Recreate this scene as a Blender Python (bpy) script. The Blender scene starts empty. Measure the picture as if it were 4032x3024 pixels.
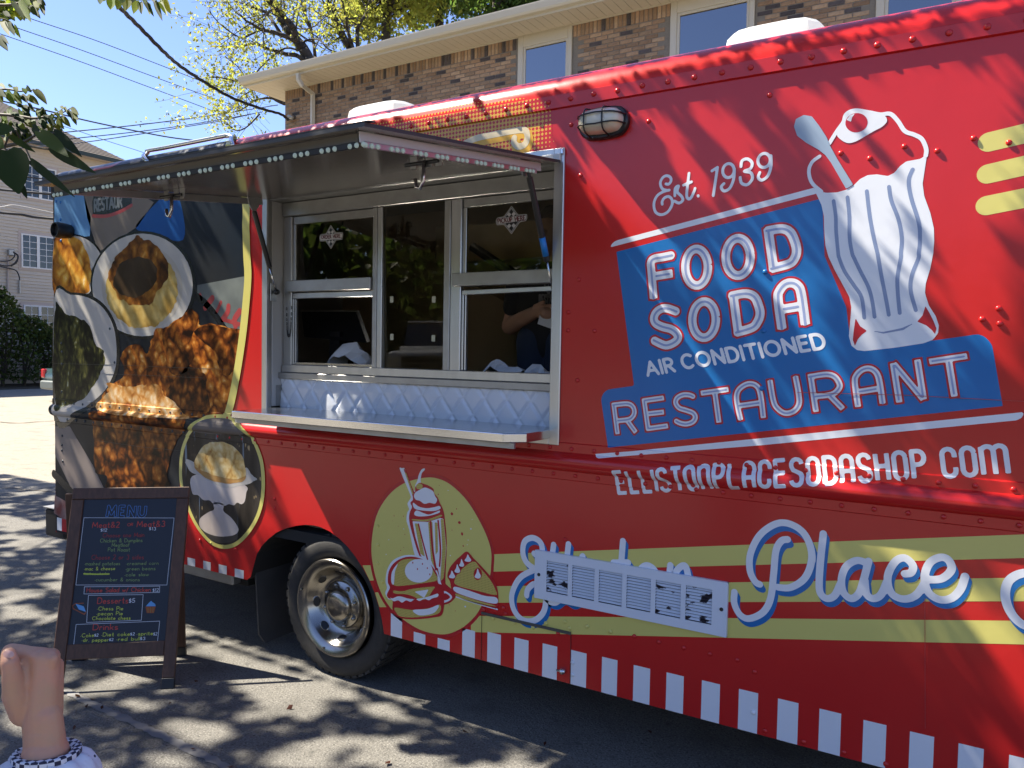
import bpy, bmesh, math, random
import numpy as np
from mathutils import Vector, Matrix
from mathutils.geometry import tessellate_polygon

random.seed(7); np.random.seed(7)
SC = bpy.context.scene
COL = SC.collection

# ------------------------------------------------------------------ camera, sky, sun, exposure
IMG_W, IMG_H, FPX = 4032.0, 3024.0, 3050.0
CAM = np.array([0.0, -3.0, 1.782])
YAW, PITCH, ROLL = 31.46, -2.5, 1.0
def cam_axes():
    a, b, c = (math.radians(v) for v in (YAW, PITCH, ROLL))
    fwd = np.array([-math.sin(a)*math.cos(b), math.cos(a)*math.cos(b), math.sin(b)])
    rt = np.array([math.cos(a), math.sin(a), 0.0]); up = np.cross(rt, fwd)
    return rt*math.cos(c)+up*math.sin(c), up*math.cos(c)-rt*math.sin(c), fwd
RT, UP, FW = cam_axes()
cd = bpy.data.cameras.new('camera'); cam = bpy.data.objects.new('camera', cd); COL.objects.link(cam)
cd.sensor_fit = 'HORIZONTAL'; cd.sensor_width = 36.0; cd.lens = FPX/IMG_W*36.0
cd.clip_start = 0.05; cd.clip_end = 800.0
cam.matrix_world = Matrix(((RT[0], UP[0], -FW[0], CAM[0]), (RT[1], UP[1], -FW[1], CAM[1]),
                           (RT[2], UP[2], -FW[2], CAM[2]), (0, 0, 0, 1)))
SC.camera = cam

SUN_TRAVEL = Vector((0.597, 0.163, -0.785)).normalized()
sun_el = math.asin(-SUN_TRAVEL.z)
sun_az = math.atan2(-SUN_TRAVEL.x, -SUN_TRAVEL.y)       # clockwise from +Y
world = bpy.data.worlds.new('World'); SC.world = world; world.use_nodes = True
wn = world.node_tree.nodes; wl = world.node_tree.links
sky = wn.new('ShaderNodeTexSky'); sky.sky_type = 'NISHITA'; sky.sun_disc = False
sky.sun_elevation = sun_el; sky.sun_rotation = sun_az
sky.altitude = 150; sky.air_density = 1.0; sky.dust_density = 0.25; sky.ozone_density = 4.5
bg = wn['Background']; bg.inputs['Strength'].default_value = 0.078
tint = wn.new('ShaderNodeMix'); tint.data_type = 'RGBA'; tint.blend_type = 'MULTIPLY'; tint.inputs[0].default_value = 1.0; tint.inputs[7].default_value = (.98, .90, 1.03, 1)
wl.new(sky.outputs[0], tint.inputs[6]); wl.new(tint.outputs[2], bg.inputs['Color'])
sl = bpy.data.lights.new('sun', 'SUN'); sl.energy = 5.0; sl.angle = math.radians(0.53); sl.color = (1.0, 0.93, 0.80)
so = bpy.data.objects.new('sun', sl); COL.objects.link(so)
so.rotation_euler = SUN_TRAVEL.to_track_quat('-Z', 'Y').to_euler(); so.location = (-6, -4, 14)
vs = SC.view_settings; vs.view_transform = 'Standard'; vs.look = 'None'; vs.gamma = 1.0; vs.exposure = 1.65
vs.use_curve_mapping = False
SC.render.engine = 'CYCLES'
SC.cycles.max_bounces = 7; SC.cycles.transparent_max_bounces = 12; SC.cycles.caustics_reflective = False; SC.cycles.caustics_refractive = False

# ------------------------------------------------------------------ pixel -> place
def ray(px, py):
    d = RT*((px-IMG_W/2)/FPX) + UP*(-(py-IMG_H/2)/FPX) + FW
    return d
def on_y(p, y):
    d = ray(*p); t = (y-CAM[1])/d[1]; return CAM + d*t
def on_x(p, x):
    d = ray(*p); t = (x-CAM[0])/d[0]; return CAM + d*t
def on_z(p, z=0.0):
    d = ray(*p); t = (z-CAM[2])/d[2]; return CAM + d*t
def at_depth(p, dist):
    d = ray(*p); return CAM + d*dist
# zoom windows used while measuring the photograph
def reg(x0, y0, s):
    return lambda pts: [(x0+s*x, y0+s*y) for x, y in pts]
K = 1344/2212.0
C = {(c, r): reg(1344*c, 1008*r, K) for c in range(3) for r in range(3)}
ZA = reg(2360, 820, 1040/2212.0); ZB = reg(2340, 1350, 660/2190.0); ZC = reg(3000, 1250, 1032/2212.0)
ZD = reg(1440, 1800, 700/1569.0); ZE = reg(180, 900, 880/2212.0); ZF = reg(180, 1500, 920/2212.0)
ZG = reg(2200, 350, 800/2042.0)

# ------------------------------------------------------------------ truck side profile  Y(z)
PZ = [0.30, 1.218, 1.222, 1.258, 1.264, 1.272, 1.284, 1.300, 1.316, 1.328, 1.336, 1.342, 1.380, 1.384,
      2.828, 2.832, 2.886, 2.889, 2.905, 2.925, 2.945, 2.962, 2.978, 2.990, 2.998]
PY = [0.0, 0.0, -.005, -.006, -.018, -.028, -.036, -.039, -.036, -.028, -.018, -.007, -.006, 0.0,
      0.0, -.013, -.014, -.008, -.006, 0.0, 0.009, 0.022, 0.042, 0.066, 0.098]
def prof(z):
    return np.interp(z, PZ, PY)
def side(p):
    y = 0.0
    for _ in range(7):
        q = on_y(p, y); y = float(prof(q[2]))
    q = on_y(p, y)
    return np.array([q[0], q[2]])
def S(pts):
    return np.array([side(p) for p in pts])

# ------------------------------------------------------------------ materials
def lin(c):
    return tuple(((v/255.0)/12.92 if v/255.0 <= .04045 else ((v/255.0+.055)/1.055)**2.4) for v in c)
MATS = {}
def mat(name, base=(.5, .5, .5), rough=.5, metal=0.0, spec=.5, var=None, bump=None, coat=0.0, emit=None, estr=1.0,
        rnd=0.0, coords='Object', sss=0.0, alpha=None, dirt=None):
    """var: (scale, amount, colour2[, detail, stretch]); bump: list of (scale, strength, distance); rnd: per-object brightness spread."""
    m = bpy.data.materials.new(name); m.use_nodes = True; MATS[name] = m
    n = m.node_tree.nodes; l = m.node_tree.links; b = n['Principled BSDF']
    b.inputs['Base Color'].default_value = (*base, 1); b.inputs['Roughness'].default_value = rough
    b.inputs['Metallic'].default_value = metal; b.inputs['Specular IOR Level'].default_value = spec
    b.inputs['Coat Weight'].default_value = coat; b.inputs['Coat Roughness'].default_value = .08
    tc = n.new('ShaderNodeTexCoord'); src = n.new('ShaderNodeNewGeometry').outputs['Position'] if coords == 'Position' else tc.outputs[coords]
    col = None
    if var:
        vs_ = var if isinstance(var, list) else [var]
        for v in vs_:
            mp = n.new('ShaderNodeMapping'); l.new(src, mp.inputs[0])
            if len(v) > 4: mp.inputs['Scale'].default_value = v[4]
            nz = n.new('ShaderNodeTexNoise'); nz.inputs['Scale'].default_value = v[0]
            nz.inputs['Detail'].default_value = v[3] if len(v) > 3 else 6
            l.new(mp.outputs[0], nz.inputs['Vector'])
            rp = n.new('ShaderNodeValToRGB'); lo, hi = v[5] if len(v) > 5 else (.35, .68)
            rp.color_ramp.elements[0].position = lo; rp.color_ramp.elements[1].position = hi
            rp.color_ramp.elements[0].color = (0, 0, 0, 1); rp.color_ramp.elements[1].color = (v[1], v[1], v[1], 1)
            l.new(nz.outputs['Fac'], rp.inputs[0])
            mx = n.new('ShaderNodeMix'); mx.data_type = 'RGBA'
            l.new(rp.outputs[0], mx.inputs[0])
            if col is None: mx.inputs[6].default_value = (*base, 1)
            else: l.new(col, mx.inputs[6])
            mx.inputs[7].default_value = (*v[2], 1); col = mx.outputs[2]
    if rnd:
        oi = n.new('ShaderNodeObjectInfo'); mr = n.new('ShaderNodeMapRange')
        mr.inputs['To Min'].default_value = 1-rnd; mr.inputs['To Max'].default_value = 1+rnd
        l.new(oi.outputs['Random'], mr.inputs[0])
        hs = n.new('ShaderNodeHueSaturation'); l.new(mr.outputs[0], hs.inputs['Value'])
        if col is None: hs.inputs['Color'].default_value = (*base, 1)
        else: l.new(col, hs.inputs['Color'])
        col = hs.outputs[0]
    if col is not None: l.new(col, b.inputs['Base Color'])
    if bump:
        prev = None
        for sc_, st, di in bump:
            nz = n.new('ShaderNodeTexNoise'); nz.inputs['Scale'].default_value = sc_; nz.inputs['Detail'].default_value = 4
            l.new(src, nz.inputs['Vector'])
            bp = n.new('ShaderNodeBump'); bp.inputs['Strength'].default_value = st; bp.inputs['Distance'].default_value = di
            l.new(nz.outputs['Fac'], bp.inputs['Height'])
            if prev is not None: l.new(prev, bp.inputs['Normal'])
            prev = bp.outputs[0]
        l.new(prev, b.inputs['Normal'])
    if emit:
        b.inputs['Emission Color'].default_value = (*emit, 1); b.inputs['Emission Strength'].default_value = estr
    if sss:
        b.inputs['Subsurface Weight'].default_value = sss; b.inputs['Subsurface Radius'].default_value = (.012, .004, .002)
    return m
def glass_mat(name, tint=(.75, .78, .76), ior=1.5, rough=0.0, boost=0.0):
    m = bpy.data.materials.new(name); m.use_nodes = True; n = m.node_tree.nodes; l = m.node_tree.links
    n.remove(n['Principled BSDF'])
    tr = n.new('ShaderNodeBsdfTransparent'); tr.inputs[0].default_value = (*tint, 1)
    gl = n.new('ShaderNodeBsdfGlossy'); gl.inputs['Roughness'].default_value = rough; gl.inputs[0].default_value = (1, 1, 1, 1)
    fr = n.new('ShaderNodeFresnel'); fr.inputs[0].default_value = ior
    ad = n.new('ShaderNodeMath'); ad.operation = 'ADD'; ad.inputs[1].default_value = boost; l.new(fr.outputs[0], ad.inputs[0])
    mx = n.new('ShaderNodeMixShader'); l.new(ad.outputs[0], mx.inputs[0]); l.new(tr.outputs[0], mx.inputs[1]); l.new(gl.outputs[0], mx.inputs[2])
    l.new(mx.outputs[0], n['Material Output'].inputs[0]); MATS[name] = m
    return m
def leaf_mat(name, base, trans, rnd=.25, rough=.45, thin=.5):
    m = bpy.data.materials.new(name); m.use_nodes = True; n = m.node_tree.nodes; l = m.node_tree.links
    b = n['Principled BSDF']; b.inputs['Roughness'].default_value = rough; b.inputs['Specular IOR Level'].default_value = .18
    tl = n.new('ShaderNodeBsdfTranslucent'); mx = n.new('ShaderNodeMixShader'); mx.inputs[0].default_value = thin
    at = n.new('ShaderNodeAttribute'); at.attribute_name = 'tone'
    oi = n.new('ShaderNodeObjectInfo')
    ad = n.new('ShaderNodeMath'); ad.operation = 'ADD'; l.new(at.outputs['Fac'], ad.inputs[0]); l.new(oi.outputs['Random'], ad.inputs[1])
    fr = n.new('ShaderNodeMath'); fr.operation = 'FRACT'; l.new(ad.outputs[0], fr.inputs[0])
    mr = n.new('ShaderNodeMapRange'); mr.inputs['To Min'].default_value = 1-rnd; mr.inputs['To Max'].default_value = 1+rnd
    l.new(fr.outputs[0], mr.inputs[0])
    for c, tgt in ((base, b.inputs['Base Color']), (trans, tl.inputs[0])):
        hs = n.new('ShaderNodeHueSaturation'); hs.inputs['Color'].default_value = (*c, 1); l.new(mr.outputs[0], hs.inputs['Value'])
        hh = n.new('ShaderNodeMapRange'); hh.inputs['To Min'].default_value = .475; hh.inputs['To Max'].default_value = .515
        l.new(fr.outputs[0], hh.inputs[0]); l.new(hh.outputs[0], hs.inputs['Hue'])
        l.new(hs.outputs[0], tgt)
    l.new(b.outputs[0], mx.inputs[1]); l.new(tl.outputs[0], mx.inputs[2]); l.new(mx.outputs[0], n['Material Output'].inputs[0])
    MATS[name] = m
    return m

# ------------------------------------------------------------------ object helpers
def thing(name, label, cat, loc=(0, 0, 0), group=None, kind=None):
    o = bpy.data.objects.new(name, None); COL.objects.link(o); o.location = loc; o.empty_display_size = .1
    o['label'] = label; o['category'] = cat
    if group: o['group'] = group
    if kind: o['kind'] = kind
    return o
def root_loc(o):
    p = Vector((0, 0, 0))
    while o is not None: p += Vector(o.location); o = o.parent
    return p
def link(name, me, m=None, parent=None, bev=0.0, smooth=False, label=None, kind=None, origin=None, seg=1):
    """mesh coordinates are world coordinates; children are shifted back by their parents' place."""
    if m is not None and len(me.materials) == 0:
        for mm in (m if isinstance(m, (list, tuple)) else [m]): me.materials.append(mm)
    if smooth: me.polygons.foreach_set('use_smooth', [True]*len(me.polygons))
    o = bpy.data.objects.new(name, me); COL.objects.link(o)
    o.location = Vector(origin or (0, 0, 0))
    if parent is not None:
        o.parent = parent; o.location = Vector(origin or (0, 0, 0)) - root_loc(parent)
    if bev:
        b = o.modifiers.new('bevel', 'BEVEL'); b.width = bev; b.segments = seg; b.limit_method = 'ANGLE'; b.angle_limit = math.radians(35)
    if label: o['label'] = label
    if kind: o['kind'] = kind
    return o
def mesh(name, v, f):
    me = bpy.data.meshes.new(name); me.from_pydata([tuple(map(float, p)) for p in v], [], [tuple(map(int, q)) for q in f]); me.update()
    return me
class MB:
    def __init__(s): s.v = []; s.f = []
    def add(s, v, f):
        k = len(s.v); s.v += [tuple(map(float, p)) for p in v]; s.f += [tuple(i+k for i in q) for q in f]; return s
    def box(s, a, b):
        (x0, y0, z0), (x1, y1, z1) = a, b
        x0, x1 = min(x0, x1), max(x0, x1); y0, y1 = min(y0, y1), max(y0, y1); z0, z1 = min(z0, z1), max(z0, z1)
        return s.add([(x0,y0,z0),(x1,y0,z0),(x1,y1,z0),(x0,y1,z0),(x0,y0,z1),(x1,y0,z1),(x1,y1,z1),(x0,y1,z1)],
                     [(0,3,2,1),(4,5,6,7),(0,1,5,4),(1,2,6,5),(2,3,7,6),(3,0,4,7)])
    def obox(s, c, ax, ay, az):
        c, ax, ay, az = (np.array(q, float) for q in (c, ax, ay, az))
        v = [c+sx*ax+sy*ay+sz*az for sz in (-1, 1) for sx, sy in ((-1,-1),(1,-1),(1,1),(-1,1))]
        return s.add(v, [(0,3,2,1),(4,5,6,7),(0,1,5,4),(1,2,6,5),(2,3,7,6),(3,0,4,7)])
    def tube(s, pts, r, n=8, cap=True, rad=None):
        pts = [Vector(p) for p in pts]; k = len(pts); rings = []
        prev = None
        for i, p in enumerate(pts):
            t = (pts[min(i+1, k-1)]-pts[max(i-1, 0)])
            if t.length < 1e-9: t = Vector((0, 0, 1))
            t.normalize()
            if prev is None:
                a = t.orthogonal().normalized()
            else:
                a = (prev - t*prev.dot(t))
                a = a.normalized() if a.length > 1e-6 else t.orthogonal().normalized()
            prev = a; b = t.cross(a); rr = rad[i] if rad else r
            rings.append([p+(a*math.cos(2*math.pi*j/n)+b*math.sin(2*math.pi*j/n))*rr for j in range(n)])
        v = [q for rg in rings for q in rg]; f = []
        for i in range(k-1):
            for j in range(n):
                f.append((i*n+j, i*n+(j+1) % n, (i+1)*n+(j+1) % n, (i+1)*n+j))
        if cap: f.append(tuple(range(n-1, -1, -1))); f.append(tuple((k-1)*n+j for j in range(n)))
        return s.add(v, f)
    def lathe(s, prof_, center, axis, n=32, up=(0, 0, 1), cap=True):
        """prof_: list of (radius, along axis)."""
        c = Vector(center); ax = Vector(axis).normalized(); a = Vector(up); a = (a-ax*a.dot(ax)).normalized(); b = ax.cross(a)
        v = []; f = []
        for r, h in prof_:
            for j in range(n):
                t = 2*math.pi*j/n; v.append(c+ax*h+(a*math.cos(t)+b*math.sin(t))*r)
        k = len(prof_)
        for i in range(k-1):
            for j in range(n): f.append((i*n+j, i*n+(j+1) % n, (i+1)*n+(j+1) % n, (i+1)*n+j))
        if cap: f.append(tuple(range(n-1, -1, -1))); f.append(tuple((k-1)*n+j for j in range(n)))
        return s.add(v, f)
    def prism(s, poly, d):
        """poly: list of 3-D points (planar outline); d: extrusion vector."""
        k = len(poly); p = [Vector(q) for q in poly]; d = Vector(d)
        tri = tessellate_polygon([p]); v = p+[q+d for q in p]; f = [tuple(t) for t in tri]+[tuple(i+k for i in reversed(t)) for t in tri]
        f += [(i, (i+1) % k, (i+1) % k+k, i+k) for i in range(k)]
        return s.add(v, f)
    def build(s, name, m=None, parent=None, **kw):
        me = mesh(name, s.v, s.f)
        if kw.pop('fix', True):
            bm = bmesh.new(); bm.from_mesh(me); bmesh.ops.recalc_face_normals(bm, faces=bm.faces); bm.to_mesh(me); bm.free()
        return link(name, me, m, parent, **kw)
def copy_tree(o, loc=None, label=None, parent=None):
    c = o.copy(); COL.objects.link(c)
    if parent is not None: c.parent = parent
    if loc is not None: c.location = loc
    if label: c['label'] = label
    for ch in list(o.children):
        copy_tree(ch, parent=c)
    return c
def auto_smooth(o, ang=35):
    me = o.data; bm = bmesh.new(); bm.from_mesh(me)
    for fc in bm.faces: fc.smooth = True
    for e in bm.edges:
        if len(e.link_faces) == 2 and e.calc_face_angle(0) > math.radians(ang): e.smooth = False
    bm.to_mesh(me); bm.free()
    return o

# ------------------------------------------------------------------ flat print: shapes cut out by a distance field
def catmull(pts, closed=True, n=8):
    p = np.array(pts, float); k = len(p); out = []
    rng = range(k) if closed else range(k-1)
    for i in rng:
        if closed: a, b, c, d = p[(i-1) % k], p[i], p[(i+1) % k], p[(i+2) % k]
        else: a, b, c, d = p[max(i-1, 0)], p[i], p[i+1], p[min(i+2, k-1)]
        for j in range(n):
            t = j/n; out.append(.5*((2*b)+(c-a)*t+(2*a-5*b+4*c-d)*t*t+(3*b-a-3*c+d)*t**3))
    if not closed: out.append(p[-1])
    return np.array(out)
def sd_poly(pts):
    P = np.array(pts, float)
    def f(U, Z):
        d2 = np.full(U.shape, 1e9); ins = np.zeros(U.shape, bool); k = len(P)
        for i in range(k):
            a, b = P[i], P[(i+1) % k]; e = b-a; wx, wz = U-a[0], Z-a[1]; L = e@e+1e-18
            t = np.clip((wx*e[0]+wz*e[1])/L, 0, 1); d2 = np.minimum(d2, (wx-e[0]*t)**2+(wz-e[1]*t)**2)
            c = (a[1] > Z) != (b[1] > Z)
            if abs(e[1]) > 1e-12: ins ^= c & (U < e[0]*(Z-a[1])/e[1]+a[0])
        return np.where(ins, -1, 1)*np.sqrt(d2)
    f.bb = (P.min(0), P.max(0)); return f
def sd_stroke(pts, r, butt=False, ext=0.0):
    P = np.array(pts, float)
    def f(U, Z):
        d = np.full(U.shape, 1e9); k = len(P)
        for i in range(k-1):
            a, b = P[i].copy(), P[i+1].copy(); e = b-a; L = math.hypot(*e)
            if L < 1e-9: continue
            e = e/L
            if butt:
                if i == 0: a = a-e*ext; L += ext
                if i == k-2: L += ext
            wx, wz = U-a[0], Z-a[1]; t = wx*e[0]+wz*e[1]; nn = np.abs(wx*e[1]-wz*e[0])
            if butt:
                dx = np.maximum(-t, t-L); dy = nn-r
                d = np.minimum(d, np.hypot(np.maximum(dx, 0), np.maximum(dy, 0))+np.minimum(np.maximum(dx, dy), 0))
                if i > 0: d = np.minimum(d, np.hypot(U-P[i][0], Z-P[i][1])-r)
            else:
                tc = np.clip(t, 0, L); d = np.minimum(d, np.hypot(t-tc, wx*e[1]-wz*e[0])-r)
        return d
    m = r+ext+.004
    f.bb = (P.min(0)-m, P.max(0)+m); return f
def sd_union(*fs):
    def f(U, Z):
        d = fs[0](U, Z)
        for g in fs[1:]: d = np.minimum(d, g(U, Z))
        return d
    f.bb = (np.min([g.bb[0] for g in fs], 0), np.max([g.bb[1] for g in fs], 0)); return f
def sd_sub(a, *bs):
    def f(U, Z):
        d = a(U, Z)
        for b in bs: d = np.maximum(d, -b(U, Z))
        return d
    f.bb = a.bb; return f
def sd_grow(a, r):
    def f(U, Z): return a(U, Z)-r
    f.bb = (a.bb[0]-r-.002, a.bb[1]+r+.002); return f
def region(us, zs, D):
    """marching squares of D<0 over a (possibly uneven) grid -> (verts2d, faces)."""
    nu, nz = len(us), len(zs); verts = []; faces = []; key = {}
    ins = D < 0
    def V(i, j):
        k = (i, j)
        if k not in key: key[k] = len(verts); verts.append((us[i], zs[j]))
        return key[k]
    def E(i, j, h):
        k = (i, j, h)
        if k not in key:
            i2, j2 = (i+1, j) if h else (i, j+1); a, b = D[i, j], D[i2, j2]; t = a/(a-b)
            key[k] = len(verts); verts.append((us[i]+(us[i2]-us[i])*t, zs[j]+(zs[j2]-zs[j])*t))
        return key[k]
    code = ins[:-1, :-1]*1+ins[1:, :-1]*2+ins[1:, 1:]*4+ins[:-1, 1:]*8
    for i, j in np.argwhere(code > 0):
        c = code[i, j]
        cs = [(i, j), (i+1, j), (i+1, j+1), (i, j+1)]; ed = [(i, j, 1), (i+1, j, 0), (i, j+1, 1), (i, j, 0)]
        if c == 15: faces.append([V(*q) for q in cs]); continue
        poly = []
        for q in range(4):
            a, b = (c >> q) & 1, (c >> ((q+1) % 4)) & 1
            if a: poly.append(V(*cs[q]))
            if a != b: poly.append(E(*ed[q]))
        if len(poly) >= 3: faces.append(poly)
    return verts, faces
def decal(name, sd, m, parent, layer=1, cell=.006, surf=None, label=None, thick=.00035, clip=None):
    (u0, z0), (u1, z1) = sd.bb
    if clip: u0, z0, u1, z1 = max(u0, clip[0]), max(z0, clip[1]), min(u1, clip[2]), min(z1, clip[3])
    us = np.linspace(u0, u1, max(3, int((u1-u0)/cell)+2)); zs = np.linspace(z0, z1, max(3, int((z1-z0)/cell)+2))
    if surf is None:
        ex = [q for q in PZ if z0 < q < z1]
        if ex: zs = np.unique(np.concatenate([zs, ex]))
    U, Z = np.meshgrid(us, zs, indexing='ij'); v, f = region(us, zs, sd(U, Z))
    if not f: return None
    off = layer*thick
    if surf is None: P = [(u, float(prof(z))-off, z) for u, z in v]
    else: P = [surf(u, z, off) for u, z in v]
    me = mesh(name, P, f)
    o = link(name, me, m, parent, label=label)
    return o
def ell(c, ex, ey, n=24):
    return [(c[0]+ex[0]*math.cos(t)+ey[0]*math.sin(t), c[1]+ex[1]*math.cos(t)+ey[1]*math.sin(t)) for t in np.linspace(0, 2*math.pi, n, endpoint=False)]
# ================================================================== MATERIALS
RED = (.58, .018, .016); WHITE = (.80, .81, .83); YEL = (.68, .60, .165); BLUE = (.012, .15, .42)
vb = [(2.2, .10, .03), (9, .07, .01), (150, .05, .002)]
M_red = mat('red_vinyl', RED, .24, spec=.5, bump=vb, var=(2.2, .35, (.50, .014, .014)))
M_white = mat('white_vinyl', WHITE, .28, bump=vb)
M_yel = mat('yellow_vinyl', YEL, .28, bump=vb)
M_blue = mat('blue_vinyl', BLUE, .26, bump=vb, var=(3, .4, (.014, .17, .46)))
M_grey = mat('grey_blue_vinyl', (.24, .30, .46), .3, bump=vb)
M_spoon = mat('spoon_vinyl', (.33, .41, .50), .3, bump=vb)
M_redline = mat('red_outline_vinyl', (.50, .014, .022), .28)
M_black = mat('black_paint', (.012, .012, .013), .35)
M_rub = mat('tyre_rubber', (.022, .021, .020), .75, var=(30, .5, (.045, .040, .034)), bump=[(120, .3, .004)])
M_flap = mat('mudflap_rubber', (.045, .045, .046), .6, var=(6, .5, (.075, .07, .065)))
M_alu = mat('brushed_aluminium', (.56, .56, .55), .34, metal=.9, var=(18, .5, (.42, .42, .41), 5, (1, 1, .12)), bump=[(60, .08, .002)])
M_alud = mat('dull_aluminium', (.40, .395, .375), .42, metal=.75, var=(12, .6, (.30, .29, .27)))
M_steel = mat('stainless_steel', (.62, .62, .62), .18, metal=1.0, bump=[(14, .05, .006)])
M_chrome = mat('polished_wheel', (.33, .315, .29), .22, metal=1.0, var=(9, .6, (.28, .25, .21)), bump=[(30, .06, .002)])
M_under = mat('awning_underside', (.20, .185, .17), .17, spec=.7, bump=[(3, .05, .01)])
M_awntop = mat('awning_top', (.045, .043, .04), .5)
M_jamb = mat('white_jamb', (.62, .60, .57), .35)
M_tile = mat('white_embossed_panel', (.80, .83, .88), .12)
M_dark = mat('dark_metal', (.03, .03, .032), .4, metal=.4)
mat('hinge_grey', (.10, .10, .095), .5, metal=.5)
M_seamv = mat('vinyl_seam', (.50, .06, .06), .3)
M_under2 = mat('chassis_dark', (.012, .012, .012), .8)
M_inner = mat('interior_wall', (.55, .43, .29), .45, var=(4, .6, (.44, .34, .23)))
M_ceil = mat('interior_ceiling', (.3, .28, .25), .5)
M_hood = mat('hood_steel', (.50, .42, .28), .28, metal=.9, var=(5, .6, (.30, .25, .17)))
M_glass = glass_mat('window_glass', (.80, .78, .70), ior=1.27)
M_glassb = glass_mat('house_glass', (.10, .12, .09), boost=.02)
M_led = mat('led_lens', (.24, .28, .26), .25, emit=(.78, 1, .92), estr=.05)
M_lens = mat('frosted_lens', (.70, .62, .42), .35, var=(5, .6, (.62, .64, .66)), coat=.4, sss=.0)
M_orange = mat('marker_lens', (.55, .01, .008), .2, coat=.5)
M_vent = mat('white_roof_vent', (.82, .83, .84), .35)
n_ = M_vent.node_tree.nodes; l_ = M_vent.node_tree.links; t_ = n_.new('ShaderNodeBsdfTranslucent'); t_.inputs[0].default_value = (.8, .78, .72, 1); x_ = n_.new('ShaderNodeMixShader'); x_.inputs[0].default_value = .45; l_.new(n_['Principled BSDF'].outputs[0], x_.inputs[1]); l_.new(t_.outputs[0], x_.inputs[2]); l_.new(x_.outputs[0], n_['Material Output'].inputs[0])  # translucency added so daylight passes through the vents into the truck
M_rooft = mat('roof_skin', (.6, .6, .6), .5)
M_grille = mat('white_grille_paint', (.70, .74, .80), .35)
M_chip = mat('chipped_grille_paint', (.70, .74, .80), .4, var=(17, 1.0, (.03, .02, .024), 6, (1, 1, 1.6), (.575, .60)), coords='Position')

# ================================================================== FOOD TRUCK
TR = thing('food_truck', 'red food truck with open serving window, wrapped in restaurant lettering and food photos', 'food truck', (-2.2, 1.1, 0))
XL, XR = -5.655, 1.35
WX0, WX1, WZ0, WZ1 = -3.462, -1.612, 1.395, 2.635
def strip_mesh(zlist, xs, hole=None, extra=None):
    m = MB()
    ys = [float(prof(z)) for z in zlist]
    pts = list(zip(ys, zlist)) + (extra or [])
    k = len(xs)
    for y, z in pts: m.v += [(x, y, z) for x in xs]
    for i in range(len(pts)-1):
        for j in range(k-1):
            if hole and hole[0] <= xs[j] < hole[1] and hole[2] <= pts[i][1] < hole[3]: continue
            m.f.append((i*k+j, i*k+j+1, (i+1)*k+j+1, (i+1)*k+j))
    return m
m = strip_mesh([1.384, WZ0, WZ1, 2.828], [XL, WX0, WX1, XR], (WX0-.001, WX1-.001, WZ0-.001, WZ1-.001))
m.build('side_panel', M_red, TR, fix=False)
auto_smooth(strip_mesh([z for z in PZ if 1.218 <= z <= 1.384], [XL, XR]).build('rub_rail', M_red, TR, fix=False), 40)
auto_smooth(strip_mesh([z for z in PZ if 2.828 <= z], [XL, XR], None, [(.14, 3.002), (.2, 3.004)]).build('roof_cap', M_red, TR, fix=False), 40)
# lower panel with the wheel arch cut out
W4 = reg(1000, 2050, .4219)
arch = S(C[0, 2]([(1600, 440), (1625, 420)]) + W4([(28, 310), (70, 240), (130, 175), (210, 110), (300, 72), (390, 48), (480, 38), (560, 45), (620, 60), (710, 103), (800, 170),
        (880, 250), (950, 340), (1020, 450), (1080, 560), (1125, 670), (1165, 800), (1195, 930), (1212, 1060)]))
arch[0] = (-3.618, .421); arch[-1] = (-2.576, .3205)
poly = [(XL, .421)] + [tuple(p) for p in arch] + [(XR, .3205), (XR, 1.218), (XL, 1.218)]
tri = tessellate_polygon([[Vector((x, 0, z)) for x, z in poly]])
me = mesh('lower_panel', [(x, 0, z) for x, z in poly], tri)
bm = bmesh.new(); bm.from_mesh(me); bmesh.ops.recalc_face_normals(bm, faces=bm.faces)
if bm.faces[0].normal.y > 0: bmesh.ops.reverse_faces(bm, faces=bm.faces)
bm.to_mesh(me); bm.free()
link('lower_panel', me, M_red, TR)
m = MB(); k = len(poly)-3
for i in range(k):
    a, b = poly[i], poly[i+1]
    m.add([(a[0], .0005, a[1]), (b[0], .0005, b[1]), (b[0], .045, b[1]), (a[0], .045, a[1])], [(0, 1, 2, 3)])
m.build('panel_return', M_under2, TR)
m = MB()
aw = [p for p in poly[1:-3]]
for i in range(len(aw)-1):
    a, b = aw[i], aw[i+1]
    m.add([(a[0], .046, a[1]), (b[0], .046, b[1]), (b[0], .75, b[1]+.03), (a[0], .75, a[1]+.03)], [(0, 1, 2, 3)])
m.build('wheel_well', M_under2, TR)
def holed(x0, x1, y0, y1, z0, z1):  # openings under the vents, added so daylight brightens the inside
    m = MB(); h = [(-3.40, -2.93, .50, 1.0), (-1.08, -.65, .50, 1.05)]; x = x0
    for a, b, c, d in h:
        m.box((x, y0, z0), (a, y1, z1)).box((a, y0, z0), (b, c, z1)).box((a, d, z0), (b, y1, z1)); x = b
    return m.box((x, y0, z0), (x1, y1, z1))
holed(XL+.004, XR, .2, 2.2, 2.985, 3.004).build('roof', M_rooft, TR)
MB().box((XL, .012, .45), (XL+.03, 2.28, 2.96)).build('rear_wall', M_black, TR)
MB().box((XL+.02, 2.25, .42), (XR, 2.29, 2.99)).build('far_wall', M_red, TR)
MB().box((XR-.03, .012, .34), (XR-.002, 2.24, 2.98)).build('front_wall', M_red, TR)
MB().box((XL+.04, .02, .70), (XR-.04, 2.24, .76)).build('floor', M_under2, TR)
m = MB(); m.box((XL+.2, .45, .46), (XR, .55, .66)).box((XL+.2, 1.7, .46), (XR, 1.8, .66))
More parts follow.
